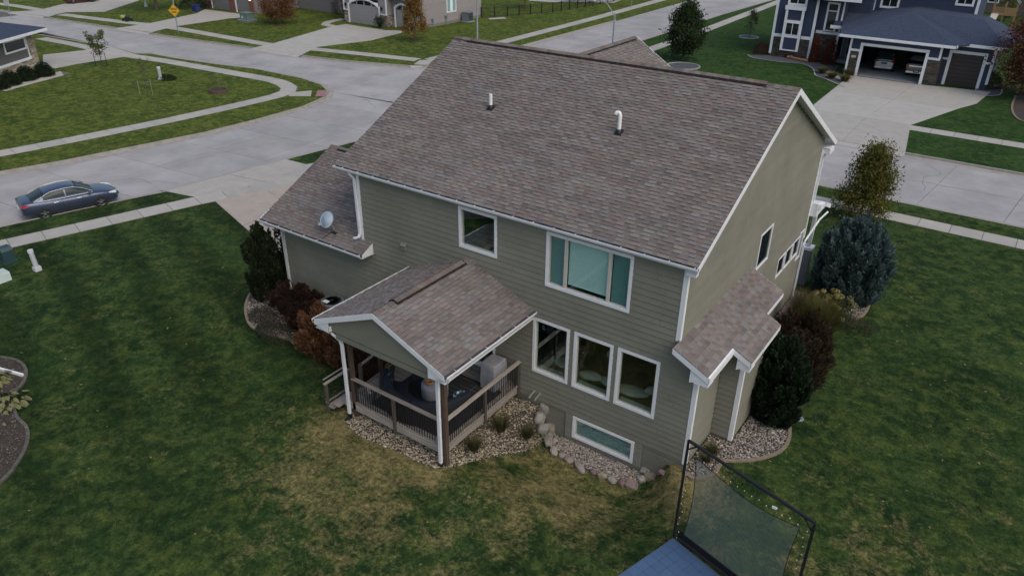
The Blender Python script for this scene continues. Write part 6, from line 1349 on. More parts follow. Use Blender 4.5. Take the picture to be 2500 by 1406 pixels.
# yellow diamond sign
q = (-78.29, 34.95); o = thing('dead_end_sign', 'yellow diamond road sign on a leaning steel post at the far kerb', 'road sign', (q[0], q[1], G0))
tp = Vector((q[0]-.0+.2, q[1]+.0, G0+4.3)); b0 = Vector((q[0], q[1], G0)); mb = MB(); mb.rtube([b0, b0.lerp(tp, 1.0)], .09, .09, (0, 1, 0)); obj('post', mb, MT['pole'], o)
sc_ = b0.lerp(tp, .57)+Vector((0, -.08, 0)); nS = Vector((.45, -.85, 0)).normalized(); uS = Vector((-nS.y, nS.x, 0)); uS = uS if uS.x > 0 else -uS; sz = .72
mb = MB(); V = [sc_+uS*(sz*c)+Vector((0, 0, sz*s)) for c, s in ((0, -1), (1, 0), (0, 1), (-1, 0))]; mb.prism([v-nS*.01 for v in V], nS*.02); sg = obj('sign_plate', mb, MT['yellow'], o)
mb = MB()
for i in range(4): a, b = V[i].lerp(sc_, .07)+nS*.014, V[(i+1) % 4].lerp(sc_, .07)+nS*.014; mb.tube([a, b], .012, 4)
obj('border', mb, MT['black'], sg)
def text(s, p, u, n, size, mat, parent, name='lettering', ext=.004, align='CENTER'):
    fc = bpy.data.curves.new('t', 'FONT'); fc.body = s; fc.size = size; fc.align_x = align; fc.align_y = 'CENTER'; fc.extrude = ext; fc.offset = size*.02; fc.resolution_u = 2
    t = bpy.data.objects.new('t', fc); COL.objects.link(t); dg = bpy.context.evaluated_depsgraph_get(); dg.update(); me = bpy.data.meshes.new_from_object(t.evaluated_get(dg)); bpy.data.objects.remove(t)
    w = Vector(n).normalized().cross(Vector(u).normalized()); M = Matrix((Vector(u).normalized(), w, Vector(n).normalized())).transposed().to_4x4(); M.translation = Vector(p)-Vector(ORG.get(parent.name, (0, 0, 0))); me.transform(M); me.materials.clear(); me.materials.append(MT[mat])
    o = bpy.data.objects.new(name, me); COL.objects.link(o); o.parent = parent; return o
text('DEAD', sc_+Vector((0, 0, .17))+nS*.016, uS, nS, .30, 'black', sg); text('END', sc_+Vector((0, 0, -.17))+nS*.016, uS, nS, .30, 'black', sg)
# small white sign board top left
q = (-102.35, 27.52); o = thing('street_sign', 'small white square sign on a thin post at the top left kerb', 'sign', (q[0], q[1], G0)); mb = MB(); mb.tube([(q[0], q[1], G0), (q[0], q[1], G0+2.6)], .04, 6); obj('post', mb, MT['pole'], o)
mb = MB(); mb.box((q[0]-.75, q[1]-.06, G0+1.7), (q[0]+.55, q[1]-.03, G0+2.9), (.8, .8, .8)); obj('sign_plate', mb, MT['white'], o)
# street lamps
def lamp(label, p, h, dirx, group='street lamps'):
    o = thing('street_lamp', label, 'street lamp', (p[0], p[1], G0), group); mb = MB(); mb.tube([(p[0], p[1], G0), (p[0], p[1], G0+h)], [.11, .065], 12); obj('pole', mb, MT['pole'], o)
    mb = MB(); z = G0+h; P = [(p[0], p[1], z-.4), (p[0]+dirx[0]*.25, p[1]+dirx[1]*.25, z+.1), (p[0]+dirx[0]*.8, p[1]+dirx[1]*.8, z+.75), (p[0]+dirx[0]*1.5, p[1]+dirx[1]*1.5, z+.95), (p[0]+dirx[0]*1.9, p[1]+dirx[1]*1.9, z+.9)]; mb.tube(P, .04, 8); obj('arm', mb, MT['pole'], o)
    mb = MB(); c = (p[0]+dirx[0]*2.2, p[1]+dirx[1]*2.2, z+.86); mb.blob(c, (.42, .17, .09), 2, .0, rot=math.atan2(dirx[1], dirx[0])); obj('head', mb, MT['steel'], o)
    mb = MB(); mb.tube([(c[0]+dirx[0]*-.15, c[1], c[2]), (c[0]-dirx[0]*.15, c[1], c[2]+.26)], .09, 10, col=(.9, .9, .9)); obj('sensor', mb, MT['white'], o)
lamp('grey street lamp with curved arm rising behind the front gable', (-25.75, 43.8), 6.05, (-.98, -.1)); lamp('grey street lamp pole on the strip left of the wide street, head out of frame', (-43.4, 47.1), 8.4, (1, 0))
mb = MB(); q = (-45.81, 87.15); mb.tube([(q[0], q[1], G0), (q[0], q[1], G0+2.6)], .035, 6); solo('marker_post', mb, MT['pole'], 'thin steel sign post on the strip beside the wide street', 'post', (q[0], q[1], G0))
# mower on the far sidewalk
q = (-89.94, 35.63); o = thing('lawn_mower', 'black push mower with yellow green cap on the far strip', 'lawn mower', (q[0], q[1], G0)); mb = MB(); mb.box((q[0]-.45, q[1]-.35, G0+.15), (q[0]+.45, q[1]+.35, G0+.4)); mb.blob((q[0], q[1], G0+.5), (.3, .3, .2), 2, .1); obj('deck', mb, MT['black'], o)
mb = MB(); mb.tube([(q[0]-.4, q[1]-.3, G0+.35), (q[0]-1.0, q[1]-.3, G0+.75)], .03, 5); mb.tube([(q[0]-.4, q[1]+.3, G0+.35), (q[0]-1.0, q[1]+.3, G0+.75)], .03, 5); obj('handle', mb, MT['steel'], o)
for sx in (-.38, .38):
    for sy in (-.38, .38): mb = MB(); mb.tube([(q[0]+sx, q[1]+sy-.04, G0+.17), (q[0]+sx, q[1]+sy+.04, G0+.17)], .15, 12); obj('wheel', mb, MT['tyre'], o)
mb = MB(); mb.blob((q[0]-1.0, q[1], G0+.45), (.35, .3, .25), 2, .3, (.45, .55, .05)); obj('grass_bag', mb, MT['leaf'], o)
mb = MB(); q = (-90.34, 45.78); mb.box((q[0]-.45, q[1]-.35, G0+.03), (q[0]+.45, q[1]+.35, G0+.75)); mb.prism([(q[0]-.5, q[1]-.4, G0+.75), (q[0]+.5, q[1]-.4, G0+.75), (q[0]+.5, q[1]+.4, G0+.85), (q[0]-.5, q[1]+.4, G0+.85)], (0, 0, .05)); solo('blue_bin', mb, mk('blue plastic', (.02, .03, .14), .5), 'dark blue bin at the edge of the brick house driveway', 'bin', (q[0], q[1], G0))
# ---------------------------------------------------------------- the navy house
def house(name, label, p): return thing(name, label, 'house', (p[0], p[1], G0))
def walls(parent, mat, segs, name='wall'):
    """segs: (x0,x1,y0,y1,z0,z1,holes) boxes; holes are rectangles in the y0 face"""
    for (x0, x1, y0, y1, z0, z1, holes) in segs:
        mb = MB()
        for (a, b, c, d) in rect_minus((x0, x1, z0, z1), holes): mb.box((a, y0, c), (b, y0+.2, d))
        if y1-y0 > .3: mb.box((x0, y0+.2, z0), (x0+.2, y1, z1)); mb.box((x1-.2, y0+.2, z0), (x1, y1, z1)); mb.box((x0+.2, y1-.2, z0), (x1-.2, y1, z1))
        obj(name, mb, mat, parent)
def boards_on(parent, mat, F, a, b, z0, z1, holes=(), e=.2, name='siding', tint=(1, 1, 1)):
    mb = MB(); z = z0
    while z < z1-.02:
        for (p, q, s, t) in rect_minus((a, b, z, min(z1, z+e)), list(holes)):
            pr = lambda zz: .03-.025*(zz-z)/e; c = rnd.uniform(.95, 1.04)
            mb.face([F(p, s, pr(s)), F(q, s, pr(s)), F(q, t, pr(t)), F(p, t, pr(t))] if F.u.cross(F.n).z < 0 else [F(q, s, pr(s)), F(p, s, pr(s)), F(p, t, pr(t)), F(q, t, pr(t))], tuple(c*k for k in tint))
            mb.face([F(p, s, pr(s)), F(q, s, pr(s)), F(q, s, 0), F(p, s, 0)], tuple(c*k for k in tint))
        z += e
    return obj(name, mb, mat, parent, kind='stuff')
def stones(parent, F, a, b, z0, z1, pal, h=.12, wr_=(.2, .6), mat='tanstone', name='stone_veneer', d=.07):
    mb = MB(); z = z0
    while z < z1-.02:
        hh = h*rnd.uniform(.7, 1.3); x = a
        while x < b-.02:
            e = min(b, x+rnd.uniform(*wr_)); c = rnd.choice(pal); k = rnd.uniform(.75, 1.25); dd = d*rnd.uniform(.5, 1.2)
            F.box(mb, x+.008, e-.008, z+.008, min(z1, z+hh)-.008, 0, dd, tuple(q*k for q in c)); x = e
        z += hh
    return obj(name, mb, MT[mat], parent, kind='stuff')
DST = [(.085, .072, .062), (.065, .056, .05), (.11, .092, .078), (.05, .045, .042), (.095, .075, .06)]
NH = house('house', 'navy blue two storey house with white trim and an open double garage', (-6, 66)); MT['tint'] = mk('tinted panel', (1, 1, 1), .8, attr=True)
NS = (.030, .046, .088)
garage_open = (-8.35, -2.95, G0, 2.42)
walls(NH, MT['navy_side'], [(-9.5, -1.7, 61.2, 69, G0, 3.25, [garage_open]), (-1.7, 2.35, 62.6, 69, G0, 3.3, [(-.95, 1.5, G0, 2.4)]), (-9.7, -.5, 69.0, 76, 2.8, 7.6, []),
    (-18.4, -14.25, 65.7, 76, G0, 8.2, []), (-14.25, -11.9, 66.4, 76, G0, 6.2, []), (-14.4, -9.7, 68.0, 76, G0, 7.6, [])])
yf = lambda y: Fr((0, y, 0), (1, 0, 0), (0, -1, 0))
MT['navy_tint'] = mk('navy boards', NS, .7, .05, 2, attr=True)
boards_on(NH, MT['navy_tint'], yf(61.2), -9.45, -1.75, 1.95, 3.2, [(-8.6, -2.7, 0, 2.6)]); boards_on(NH, MT['navy_tint'], yf(62.6), -1.7, 2.3, 1.9, 3.3, [(-1.25, 1.8, 0, 2.65)])
boards_on(NH, MT['navy_tint'], yf(69.0), -9.6, -.55, 3.6, 7.6, [(-9.15, -7.4, 4.9, 6.5), (-2.6, -.9, 5.65, 6.9)]); boards_on(NH, MT['navy_tint'], yf(65.7), -18.35, -14.3, 2.0, 8.2)
boards_on(NH, MT['navy_tint'], yf(66.4), -14.2, -11.9, 2.4, 6.2); boards_on(NH, MT['navy_tint'], yf(68.0), -11.9, -9.75, 2.0, 7.5)
boards_on(NH, MT['navy_tint'], Fr((-.5, 0, 0), (0, 1, 0), (1, 0, 0)), 69.1, 75.9, 3.3, 7.6)
stones(NH, yf(65.7), -18.35, -14.3, G0, 1.55, DST); stones(NH, yf(66.4), -14.2, -12.0, G0, 2.3, DST); stones(NH, yf(61.2), -9.45, -8.6, G0, 1.8, DST); stones(NH, yf(61.2), -2.7, -1.68, G0, 1.85, DST); stones(NH, Fr((-1.7, 0, 0), (0, 1, 0), (1, 0, 0)), 61.2, 62.55, G0, 1.85, DST)
def fr_trim(parent, F, u0, u1, z0, z1, t=.2, pr=.06, bottom=True, name='trim'):
    mb = MB(); F.box(mb, u0, u0+t, z0, z1-t, 0, pr); F.box(mb, u1-t, u1, z0, z1-t, 0, pr); F.box(mb, u0, u1, z1-t, z1, 0, pr+.005)
    if bottom: F.box(mb, u0+t, u1-t, z0, z0+t, 0, pr-.005)
    return obj(name, mb, MT['white'], parent)
def hb(parent, F, u0, u1, z0, z1, pr=.07, name='trim', n0=0.0): mb = MB(); F.box(mb, u0, u1, z0, z1, n0, pr); return obj(name, mb, MT['white'], parent)
A = yf(61.2); fr_trim(NH, A, -8.62, -2.7, G0, 2.62, .25, .06, False, 'garage_door_frame'); hb(NH, A, -9.5, -8.62, 1.8, 2.0); hb(NH, A, -2.7, -1.70, 1.82, 2.02); hb(NH, A, -9.58, -9.4, -.4, 3.2, .09); hb(NH, A, -1.88, -1.68, 2.02, 3.2, .065)
A = yf(62.6); fr_trim(NH, A, -1.25, 1.82, G0, 2.65, .25, .06, False, 'garage_door_frame'); hb(NH, A, -1.69, -1.25, 1.75, 1.92); hb(NH, A, 1.82, 2.35, 1.75, 1.92); hb(NH, A, 2.2, 2.42, .0, 3.3, .07)
mb = MB()
for k in range(8): z = G0+k*.355; A.box(mb, -1.0, 1.56, z+.01, z+.345, -.1, -.06)
obj('garage_door', mb, MT['door_brown'], NH)
mb = MB(); mb.box((-9.3, 61.25, G0+.0), (-1.9, 68.9, G0+.045), (.8, .85, .95)); obj('garage_floor', mb, MT['walk'], NH)
for a, b in (((-8.2, 67.9, G0), (-6.9, 68.6, 1.6)), ((-3.6, 67.8, G0), (-2.4, 68.6, 1.9)), ((-6.3, 68.0, G0), (-5.4, 68.6, 1.3))): obj('shelving', MB().box(a, b), MT['post'], NH)
# white belts and the framed bay on the left block
A = yf(65.7); hb(NH, A, -18.45, -18.2, -.2, 8.2, .09); hb(NH, A, -18.2, -17.3, 1.55, 1.85); hb(NH, A, -15.4, -14.3, 1.55, 1.85); hb(NH, A, -14.45, -14.2, -.3, 8.2, .1)
mb = MB(); mb.box((-17.25, 65.35, .35), (-15.45, 65.69, 4.6)); obj('bay', mb, MT['navy_side'], NH)
A2 = yf(65.35); hb(NH, A2, -17.3, -17.05, .3, 4.6); hb(NH, A2, -15.65, -15.4, .3, 4.6); hb(NH, A2, -17.05, -15.65, .3, .42, .05); hb(NH, A2, -17.05, -15.65, 1.62, 1.9, .05); hb(NH, A2, -17.05, -15.65, 3.1, 3.35, .05); hb(NH, A2, -17.4, -15.3, 4.35, 4.75, .12)
def simple_win(parent, F, u0, u1, z0, z1, mull=1, t=.1, hor=None, outer=.0):
    mb = MB(); F.box(mb, u0, u1, z0, z1, .02, .03); o = obj('window', mb, MT['glass_dark'], parent); mb = MB()
    F.box(mb, u0-t, u0, z0-t, z1+t, .0, .08); F.box(mb, u1, u1+t, z0-t, z1+t, 0, .08); F.box(mb, u0, u1, z1, z1+t, 0, .08); F.box(mb, u0, u1, z0-t, z0, 0, .08)
    for i in range(mull): x = u0+(u1-u0)*(i+1)/(mull+1); F.box(mb, x-.03, x+.03, z0, z1, .031, .06)
    if hor: F.box(mb, u0, u1, hor-.05, hor+.05, .031, .06)
    obj('frame', mb, MT['white'], o); return o
simple_win(NH, A2, -17.0, -15.72, 1.95, 3.05, 1, .05); simple_win(NH, A, -17.1, -15.6, 4.95, 6.6, 1, .22)
A3 = yf(66.4); hb(NH, A3, -14.2, -11.95, 2.2, 2.5, .08); simple_win(NH, A3, -13.35, -12.5, 2.6, 5.1, 0, .18, 4.45); hb(NH, A3, -12.05, -11.85, -.1, 2.2, .1); hb(NH, A3, -12.0, -11.85, 2.5, 6.2, .1)
A4 = yf(68.0); mb = MB(); A4.box(mb, -11.6, -10.3, G0+.3, 2.2, .0, .05); fd = obj('front_door', mb, MT['grey_door'], NH); mb = MB(); A4.box(mb, -11.15, -10.45, .2, 1.0, .05, .06); A4.box(mb, -11.15, -10.45, 1.1, 1.95, .05, .06); obj('pane', mb, MT['glass_dark'], fd); fr_trim(NH, A4, -11.75, -10.15, G0+.2, 2.35, .12, .05, False, 'door_frame')
simple_win(NH, yf(69.0), -8.95, -7.6, 5.05, 6.4, 1, .2); simple_win(NH, yf(69.0), -2.35, -1.15, 5.85, 6.8, 1, .2); hb(NH, yf(69), -9.78, -9.6, 3.9, 7.6, .1); hb(NH, yf(69), -.72, -.48, 3.9, 7.6, .1)
def roofq(parent, faces, mat='navy_roof', t=.12, name='roof'):
    mb = MB()
    for f in faces: mb.prism([Vector(p) for p in f], (0, 0, -t))
    return obj(name, mb, MT[mat], parent)
ap = (-5.7, 65.6, 5.25); ap2 = (1.0, 67.5, 5.2)
r_ = roofq(NH, [[(-10.55, 60.6, 3.3), (-.75, 60.6, 3.3), ap], [(-10.55, 60.6, 3.3), ap, (-9.5, 69, 4.6), (-11.9, 67, 3.6)], [(-.75, 60.6, 3.3), (.3, 62.0, 3.38), ap], [(.3, 62.0, 3.38), (3.0, 62.0, 3.38), (.5, 65.8, 5.0), ap], [ap, (.5, 65.8, 5.0), (.5, 69.0, 4.95), (-5.7, 69.0, 5.3)], [ap, (-5.7, 69.0, 5.3), (-9.6, 69.0, 4.62)], [(3.0, 62.0, 3.38), (4.1, 69.5, 3.38), (.5, 69.0, 4.95), (.5, 65.8, 5.0)]])
roofq(NH, [[(-12.5, 65.6, 3.3), (-9.6, 65.2, 3.4), (-9.6, 69.0, 4.6), (-12.5, 68.0, 4.2)]])
roofq(NH, [[(-15.2, 64.9, 5.9), (-10.2, 64.9, 5.9), (-10.2, 69, 7.2), (-15.2, 69, 7.2)]])
mb = MB(); mb.box((-15.3, 64.8, 5.62), (-10.1, 64.9, 5.9)); mb.box((-10.6, 60.5, 3.05), (-.6, 60.6, 3.28)); mb.box((-.65, 60.5, 3.08), (-.55, 62.0, 3.3)); mb.box((-.55, 61.9, 3.12), (3.1, 62.0, 3.36)); mb.box((-12.6, 65.1, 3.0), (-9.6, 65.2, 3.3)); mb.box((-10.65, 60.5, 3.05), (-10.55, 65.2, 3.28)); mb.box((-10.6, 60.6, 3.05), (-1.7, 61.2, 3.09)); mb.box((-1.7, 62, 3.1), (3.0, 62.6, 3.14)); obj('fascia', mb, MT['white'], NH)
roofq(NH, [[(-19.2, 64.9, 8.2), (0.4, 64.9, 8.2), (0.4, 70, 10.5), (-19.2, 70, 10.5)], [(-19.2, 77, 8.2), (-19.2, 70, 10.5), (.4, 70, 10.5), (.4, 77, 8.2)]]) if False else roofq(NH, [[(-19, 65, 8.3), (-13.6, 65, 8.3), (-13.6, 77, 8.3), (-19, 77, 8.3)], [(-13.6, 67.4, 7.7), (.1, 68.4, 7.7), (.1, 77, 7.7), (-13.6, 77, 7.7)]])
mb = MB(); P = [(-11.9, 66.4), (-9.6, 66.2), (-9.6, 67.95), (-11.85, 67.95)]; mb.prism([(p[0], p[1], G0) for p in P], (0, 0, .28), (.9, .92, 1)); obj('front_step', mb, MT['walk'], NH)
A = yf(61.2-.085)
mb = MB(); A.box(mb, -9.22, -8.82, 1.2, 1.42, 0, .02, (.65, .6, .5)); obj('house_number_plate', mb, MT['white'], NH)
car('suv', 'silver suv parked in the left half of the open garage', 'car', (-7.0, 66.4, G0+.045), R(97), 'silver', 'suv'); car('pickup_truck', 'grey green pickup truck backed beside the suv in the open garage', 'pickup truck', (-3.9, 66.2, G0+.045), R(95), 'greencar', 'pickup')
for q, lb, s in (((-19.39, 65.86), 'round reddish brown shrub at the left corner of the navy house', (.85, .8, 1.25, (.09, .035, .028))), ((-17.97, 65.87), 'small orange mound plant in the slate bed', (.4, .35, .45, (.24, .13, .05))), ((-16.51, 65.95), 'dark red mound plant in the slate bed', (.45, .4, .5, (.09, .03, .025))), ((-15.16, 66.21), 'crimson mound plant behind the log', (.4, .4, .5, (.12, .02, .02)))):
    shrub('bed_shrub', lb, q, s[0], s[1], s[2], s[3], [tuple(c*.6 for c in s[3])], 1300, .05, zb=G0, group='shrubs in front of the navy house')
for q, lb in (((-13.62, 65.09), 'narrow rust red upright shrub at the white corner trim'), ((-12.00, 64.86), 'wider rust red upright shrub on the stone wall'),):
    shrub('upright_shrub', lb, q, .5 if 'narrow' in lb else .75, .5, 2.6, (.13, .035, .022), [(.20, .07, .03), (.07, .02, .015)], 2600, .055, zb=G0, group='upright red shrubs')
for i, (q, lb) in enumerate((((-11.31, 60.21), 'golden spiky plant left of the front path'), ((-9.05, 60.65), 'golden green plant between path and garage'), ((-10.04, 58.58), 'small golden plant on the slate bed point'), ((-8.69, 57.96), 'golden plant at the driveway corner'))):
    grass_clump('golden_grass', lb, q, .7, .75, 500, [(.13, .12, .04), (.09, .10, .03), (.16, .12, .05)], 'golden plants in the navy house bed', zb=G0, wid=.02)
q = (-15.03, 64.75); mb = MB(); mb.tube([(q[0]-1.3, q[1]+.5, G0+.15), (q[0]+1.0, q[1]-.2, G0+.15)], .13, 7); mb.tube([(q[0]-1.2, q[1]+.8, G0+.2), (q[0]-.7, q[1]+.1, G0+.3)], .1, 6); solo('fallen_log', mb, mk('fresh cut wood', (.33, .17, .09), .8, .3, 6), 'orange brown split log lying in the slate bed', 'log', (q[0], q[1], G0))
shrub('corner_shrub', 'dark green shrub at the third garage door corner', (2.47, 63.81), 1.1, 1.0, 1.5, (.04, .045, .02), [(.09, .03, .02)], 3000, .05, zb=G0)
mb = MB(); q = (3.02, 64.24); mb.blob((q[0], q[1], G0+.15), (.22, .2, .12), 2, .1); solo('white_lamp', mb, MT['pvc'], 'small white object in the slate bed at the right edge', 'garden lamp', (q[0], q[1], G0))
RBd = smooth_path([(4.84, 61.69), (4.91, 57.11), (5.40, 53.90), (6.12, 52.55), (7.18, 53.07)], 4); obj('planting_bed', flat(RBd+[(7.11, 65.29)], G0+.02), MT['soil'], kind='structure'); obj('bed_edging', strip(RBd, -.08, .08, lambda x, y: G0+.06), MT['curb'], kind='structure')
# playset behind
q = (-0.31, 103.36); o = thing('playset', 'wooden playset with a green roof frame behind the navy house', 'playset', (q[0], q[1], G0)); x, y = q
for dx in (-1.3, 0, 1.3):
    for dy in (0, 1.6): mb = MB(); mb.box((x+dx-.06, y+dy-.06, G0), (x+dx+.06, y+dy+.06, G0+2.9)); obj('post', mb, mk('honey wood', (.30, .19, .09), .8) if 'honey wood' not in bpy.data.materials else bpy.data.materials['honey wood'], o)
HW = bpy.data.materials['honey wood']
for k in range(9): mb = MB(); mb.box((x-1.25+k*.15, y-.1, G0+1.5), (x-1.15+k*.15, y-.06, G0+2.4)); obj('slat', mb, HW, o)
mb = MB(); mb.box((x+.1, y-.1, G0+1.5), (x+1.25, y-.06, G0+2.4)); mb.box((x-1.4, y-.1, G0+1.4), (x+1.4, y+1.7, G0+1.5)); obj('platform', mb, HW, o)
mb = MB(); mb.tube([(x-1.5, y, G0+2.9), (x, y, G0+4.4), (x+1.5, y, G0+2.9)], .09, 6); mb.tube([(x-1.5, y+1.6, G0+2.9), (x, y+1.6, G0+4.4), (x+1.5, y+1.6, G0+2.9)], .09, 6); mb.tube([(x, y, G0+4.4), (x, y+1.6, G0+4.4)], .09, 6); obj('roof_frame', mb, MT['utility_green'], o)
mb = MB(); mb.prism([(x-1.3, y-.1, G0+1.5), (x-.5, y-.1, G0+1.5), (x-.7, y-2.2, G0+.2), (x-1.5, y-2.2, G0+.2)], (0, 0, .06), (.7, .6, .5)); obj('slide', mb, MT['white'], o)
bh = house('house', 'plain brown house far behind the playset at the top right', (2, 120)); mb = MB(); mb.box((-7, 117, G0), (4.5, 127, 6)); obj('wall', mb, mk('brown siding', (.10, .085, .075), .8), bh); simple_win(bh, yf(117), -3.4, -2.2, 1.0, 3.0, 0, .12)
mb = MB(); mb.prism([(-8, 116, 6), (5.5, 116, 6), (5.5, 122, 8.5), (-8, 122, 8.5)], (0, 0, -.2)); obj('roof', mb, MT['navy_roof'], bh)

# ---------------------------------------------------------------- the grey house across the street
GH_ = house('house', 'light grey sided house with arched garage doors and stone piers', (-63, 58)); F = yf(52.7)
MT['gs'] = mk('grey boards', (.265, .25, .25), .75, attr=True); MT['gs2'] = mk('taupe boards', (.185, .175, .18), .75, attr=True)
walls(GH_, MT['gs'], [(-69.0, -61.6, 52.7, 66.5, G0, 6.0, [(-68.0, -63.0, G0, 2.3)]), (-61.6, -57.6, 53.6, 66.5, G0, 5.6, [(-61.0, -58.8, G0, 2.2)]), (-76.5, -69.0, 57, 66.5, G0, 5.6, [])])
boards_on(GH_, MT['gs'], F, -68.9, -61.7, .9, 6, [(-68.3, -62.7, 0, 2.6)]); FB2 = yf(53.6); boards_on(GH_, MT['gs'], FB2, -61.6, -57.7, .9, 5.6, [(-61.2, -58.6, 0, 2.4)], tint=(.75, .75, .75))
FS = Fr((-57.6, 0, 0), (0, 1, 0), (1, 0, 0)); boards_on(GH_, MT['gs'], FS, 53.7, 66.4, -.1, 5.6, [(59.4, 61.1, 1.0, 3.0)], tint=(1.05, 1.02, 1.02)); boards_on(GH_, MT['gs'], yf(57), -76.5, -69.1, 1.5, 5.6)
mb = MB(); FS.box(mb, 53.6, 66.5, G0, -.1, 0, .03, (1, 1, 1)); obj('foundation', mb, MT['found'], GH_)
TS = [(.30, .26, .22), (.20, .17, .15), (.38, .34, .30), (.13, .10, .09), (.27, .21, .17)]
stones(GH_, F, -68.95, -68.25, G0, 1.0, TS, .16); stones(GH_, F, -62.75, -61.6, G0, .95, TS, .16); stones(GH_, Fr((-61.6, 0, 0), (0, 1, 0), (1, 0, 0)), 52.7, 53.6, G0, .95, TS, .16); stones(GH_, FB2, -61.6, -61.15, G0, .95, TS, .16); stones(GH_, FB2, -58.65, -57.6, G0, .95, TS, .16); stones(GH_, yf(57), -76.5, -69.2, G0, 1.5, TS, .16)
hb(GH_, F, -69.05, -68.25, 1.0, 1.12, .1); hb(GH_, F, -62.75, -61.55, .95, 1.07, .1); hb(GH_, yf(57), -76.5, -69.1, 1.5, 1.65, .09); hb(GH_, F, -61.75, -61.55, 1.07, 6, .07); hb(GH_, FB2, -57.75, -57.55, .95, 5.6, .07); hb(GH_, F, -69.05, -68.85, 1.12, 6, .07)
def arch_garage(F, u0, u1, zt, rise, nwin):
    n = 14; us_ = [lerp(u0, u1, i/n) for i in range(n+1)]; zz = [zt-rise*(2*i/n-1)**2 for i in range(n+1)]
    mb = MB(); F.box(mb, u0, u1, G0, zt, -.16, -.12, (1, 1, 1)); gd_ = obj('garage_door', mb, MT['grey_door'], GH_)
    for k in range(5): mb = MB(); F.box(mb, u0+.02, u1-.02, G0+k*.5+.01, G0+k*.5+.49, -.12, -.10, (1.0, 1.0, 1.0)); obj('panel', mb, MT['grey_door'], gd_)
    w = (u1-u0)/nwin
    for k in range(nwin):
        a, b = u0+k*w+.12, u0+(k+1)*w-.12; f = lambda u: zt-rise*(2*(u-u0)/(u1-u0)-1)**2-.12; mb = MB(); mb.prism([F(a, zt-.62, -.10), F(b, zt-.62, -.10), F(b, max(zt-.55, f(b)), -.10), F((a+b)/2, max(zt-.5, f((a+b)/2)), -.10), F(a, max(zt-.55, f(a)), -.10)], F.n*.012); obj('pane', mb, MT['glass_dark'], gd_)
    mb = MB()
    for i in range(n): mb.prism([F(us_[i], zz[i], 0), F(us_[i+1], zz[i+1], 0), F(us_[i+1], zz[i+1]+.2, 0), F(us_[i], zz[i]+.2, 0)], F.n*.07); mb.prism([F(us_[i], zz[i], -.1), F(us_[i+1], zz[i+1], -.1), F(us_[i+1], zt+.2, -.1), F(us_[i], zt+.2, -.1)], F.n*.1)
    F.box(mb, u0-.22, u0, G0, zz[0]+.15, 0, .07); F.box(mb, u1, u1+.22, G0, zz[-1]+.15, 0, .07); obj('garage_door_frame', mb, MT['white'], GH_)
arch_garage(F, -68.05, -62.95, 2.45, .75, 4); arch_garage(FB2, -60.95, -58.85, 2.25, .45, 2)
for u_ in (-68.6, -62.35): mb = MB(); F.box(mb, u_-.1, u_+.1, 1.5, 1.85, .03, .2); obj('wall_lantern', mb, MT['black'], GH_)
mb = MB(); FS.box(mb, 59.45, 60.0, 1.05, 2.95, .0, .03); FS.box(mb, 60.5, 61.05, 1.05, 2.95, 0, .03); wn_ = obj('window', mb, MT['teal'], GH_); mb = MB(); FS.box(mb, 60.0, 60.5, 1.05, 2.95, .0, .04); obj('curtain', mb, MT['blind'], wn_); fr_trim(GH_, FS, 59.3, 61.2, .9, 3.1, .12, .06)
mb = MB(); mb.prism([(-61.9, 52.9, 2.95), (-57.1, 52.9, 2.95), (-57.1, 53.6, 3.2), (-61.9, 53.6, 3.2)], (0, 0, .12)); obj('eave', mb, MT['white'], GH_)
mb = MB(); FS.box(mb, 53.68, 53.76, G0, 3.0, .03, .12, (1, 1, 1)); obj('downspout', mb, MT['white'], GH_)
roofq(GH_, [[(-77, 56, 5.7), (-57, 52, 5.7), (-57, 60, 8.5), (-77, 60, 8.5)], [(-77, 60, 8.5), (-57, 60, 8.5), (-57, 67.5, 5.7), (-77, 67.5, 5.7)]], 'taupe_side')
simple_win(GH_, yf(57), -73.6, -71.9, 1.75, 3.2, 1, .14)
o = thing('air_conditioner', 'dark grey square air conditioner beside the grey house wall', 'air conditioner', (-56.6, 62.4, G0)); mb = MB(); mb.box((-57.2, 61.9, G0+.12), (-56.2, 62.9, G0+1.15)); mb.box((-57.25, 61.85, G0+1.15), (-56.15, 62.95, G0+1.22)); obj('cabinet', mb, MT['acgrey'], o)
mb = MB(); mb.box((-57.4, 61.7, G0), (-56.0, 63.1, G0+.12)); obj('pad', mb, MT['steel'], o); mb = MB()
for k in range(8): mb.box((-56.19, 61.95+k*.12, G0+.2), (-56.17, 62.0+k*.12, G0+1.1))
obj('grille', mb, MT['black'], o, kind='stuff')
for yy, hh in ((56.4, .9), (59.0, 1.0)): mb = MB(); mb.tube([(-57.3, yy, G0), (-57.3, yy, G0+hh)], .04, 6); mb.box((-57.5, yy-.15, G0+hh-.1), (-57.2, yy+.15, G0+hh+.15)); solo('meter', mb, MT['pole'], ('gas meter pipe' if yy < 57 else 'electric meter pipe')+' on the side wall of the grey house', 'meter', (-57.3, yy, G0), 'meters on the grey house')
o = thing('urn_planter', 'dark urn planter with a bushy plant between the arched garage doors', 'planter', (-62.2, 51.9, G0)); mb = MB(); mb.lathe([(.22, 0), (.1, .1), (.28, .5), (.3, .55), (0, .5)], (-62.2, 51.9, G0), 12); obj('urn', mb, MT['black'], o)
leaves('foliage', o, rng.normal(size=(700, 3))*np.array([.32, .32, .25])+np.array([-62.2, 51.9, G0+.95]), .07, hue((.03, .045, .02), 700))
mb = MB(); mb.blob((-57.9, 52.9, G0+.3), (.22, .22, .3), 2, .2); solo('dark_pot', mb, MT['black'], 'dark pot at the right pier of the grey house', 'pot', (-57.9, 52.9, G0), smooth=True)
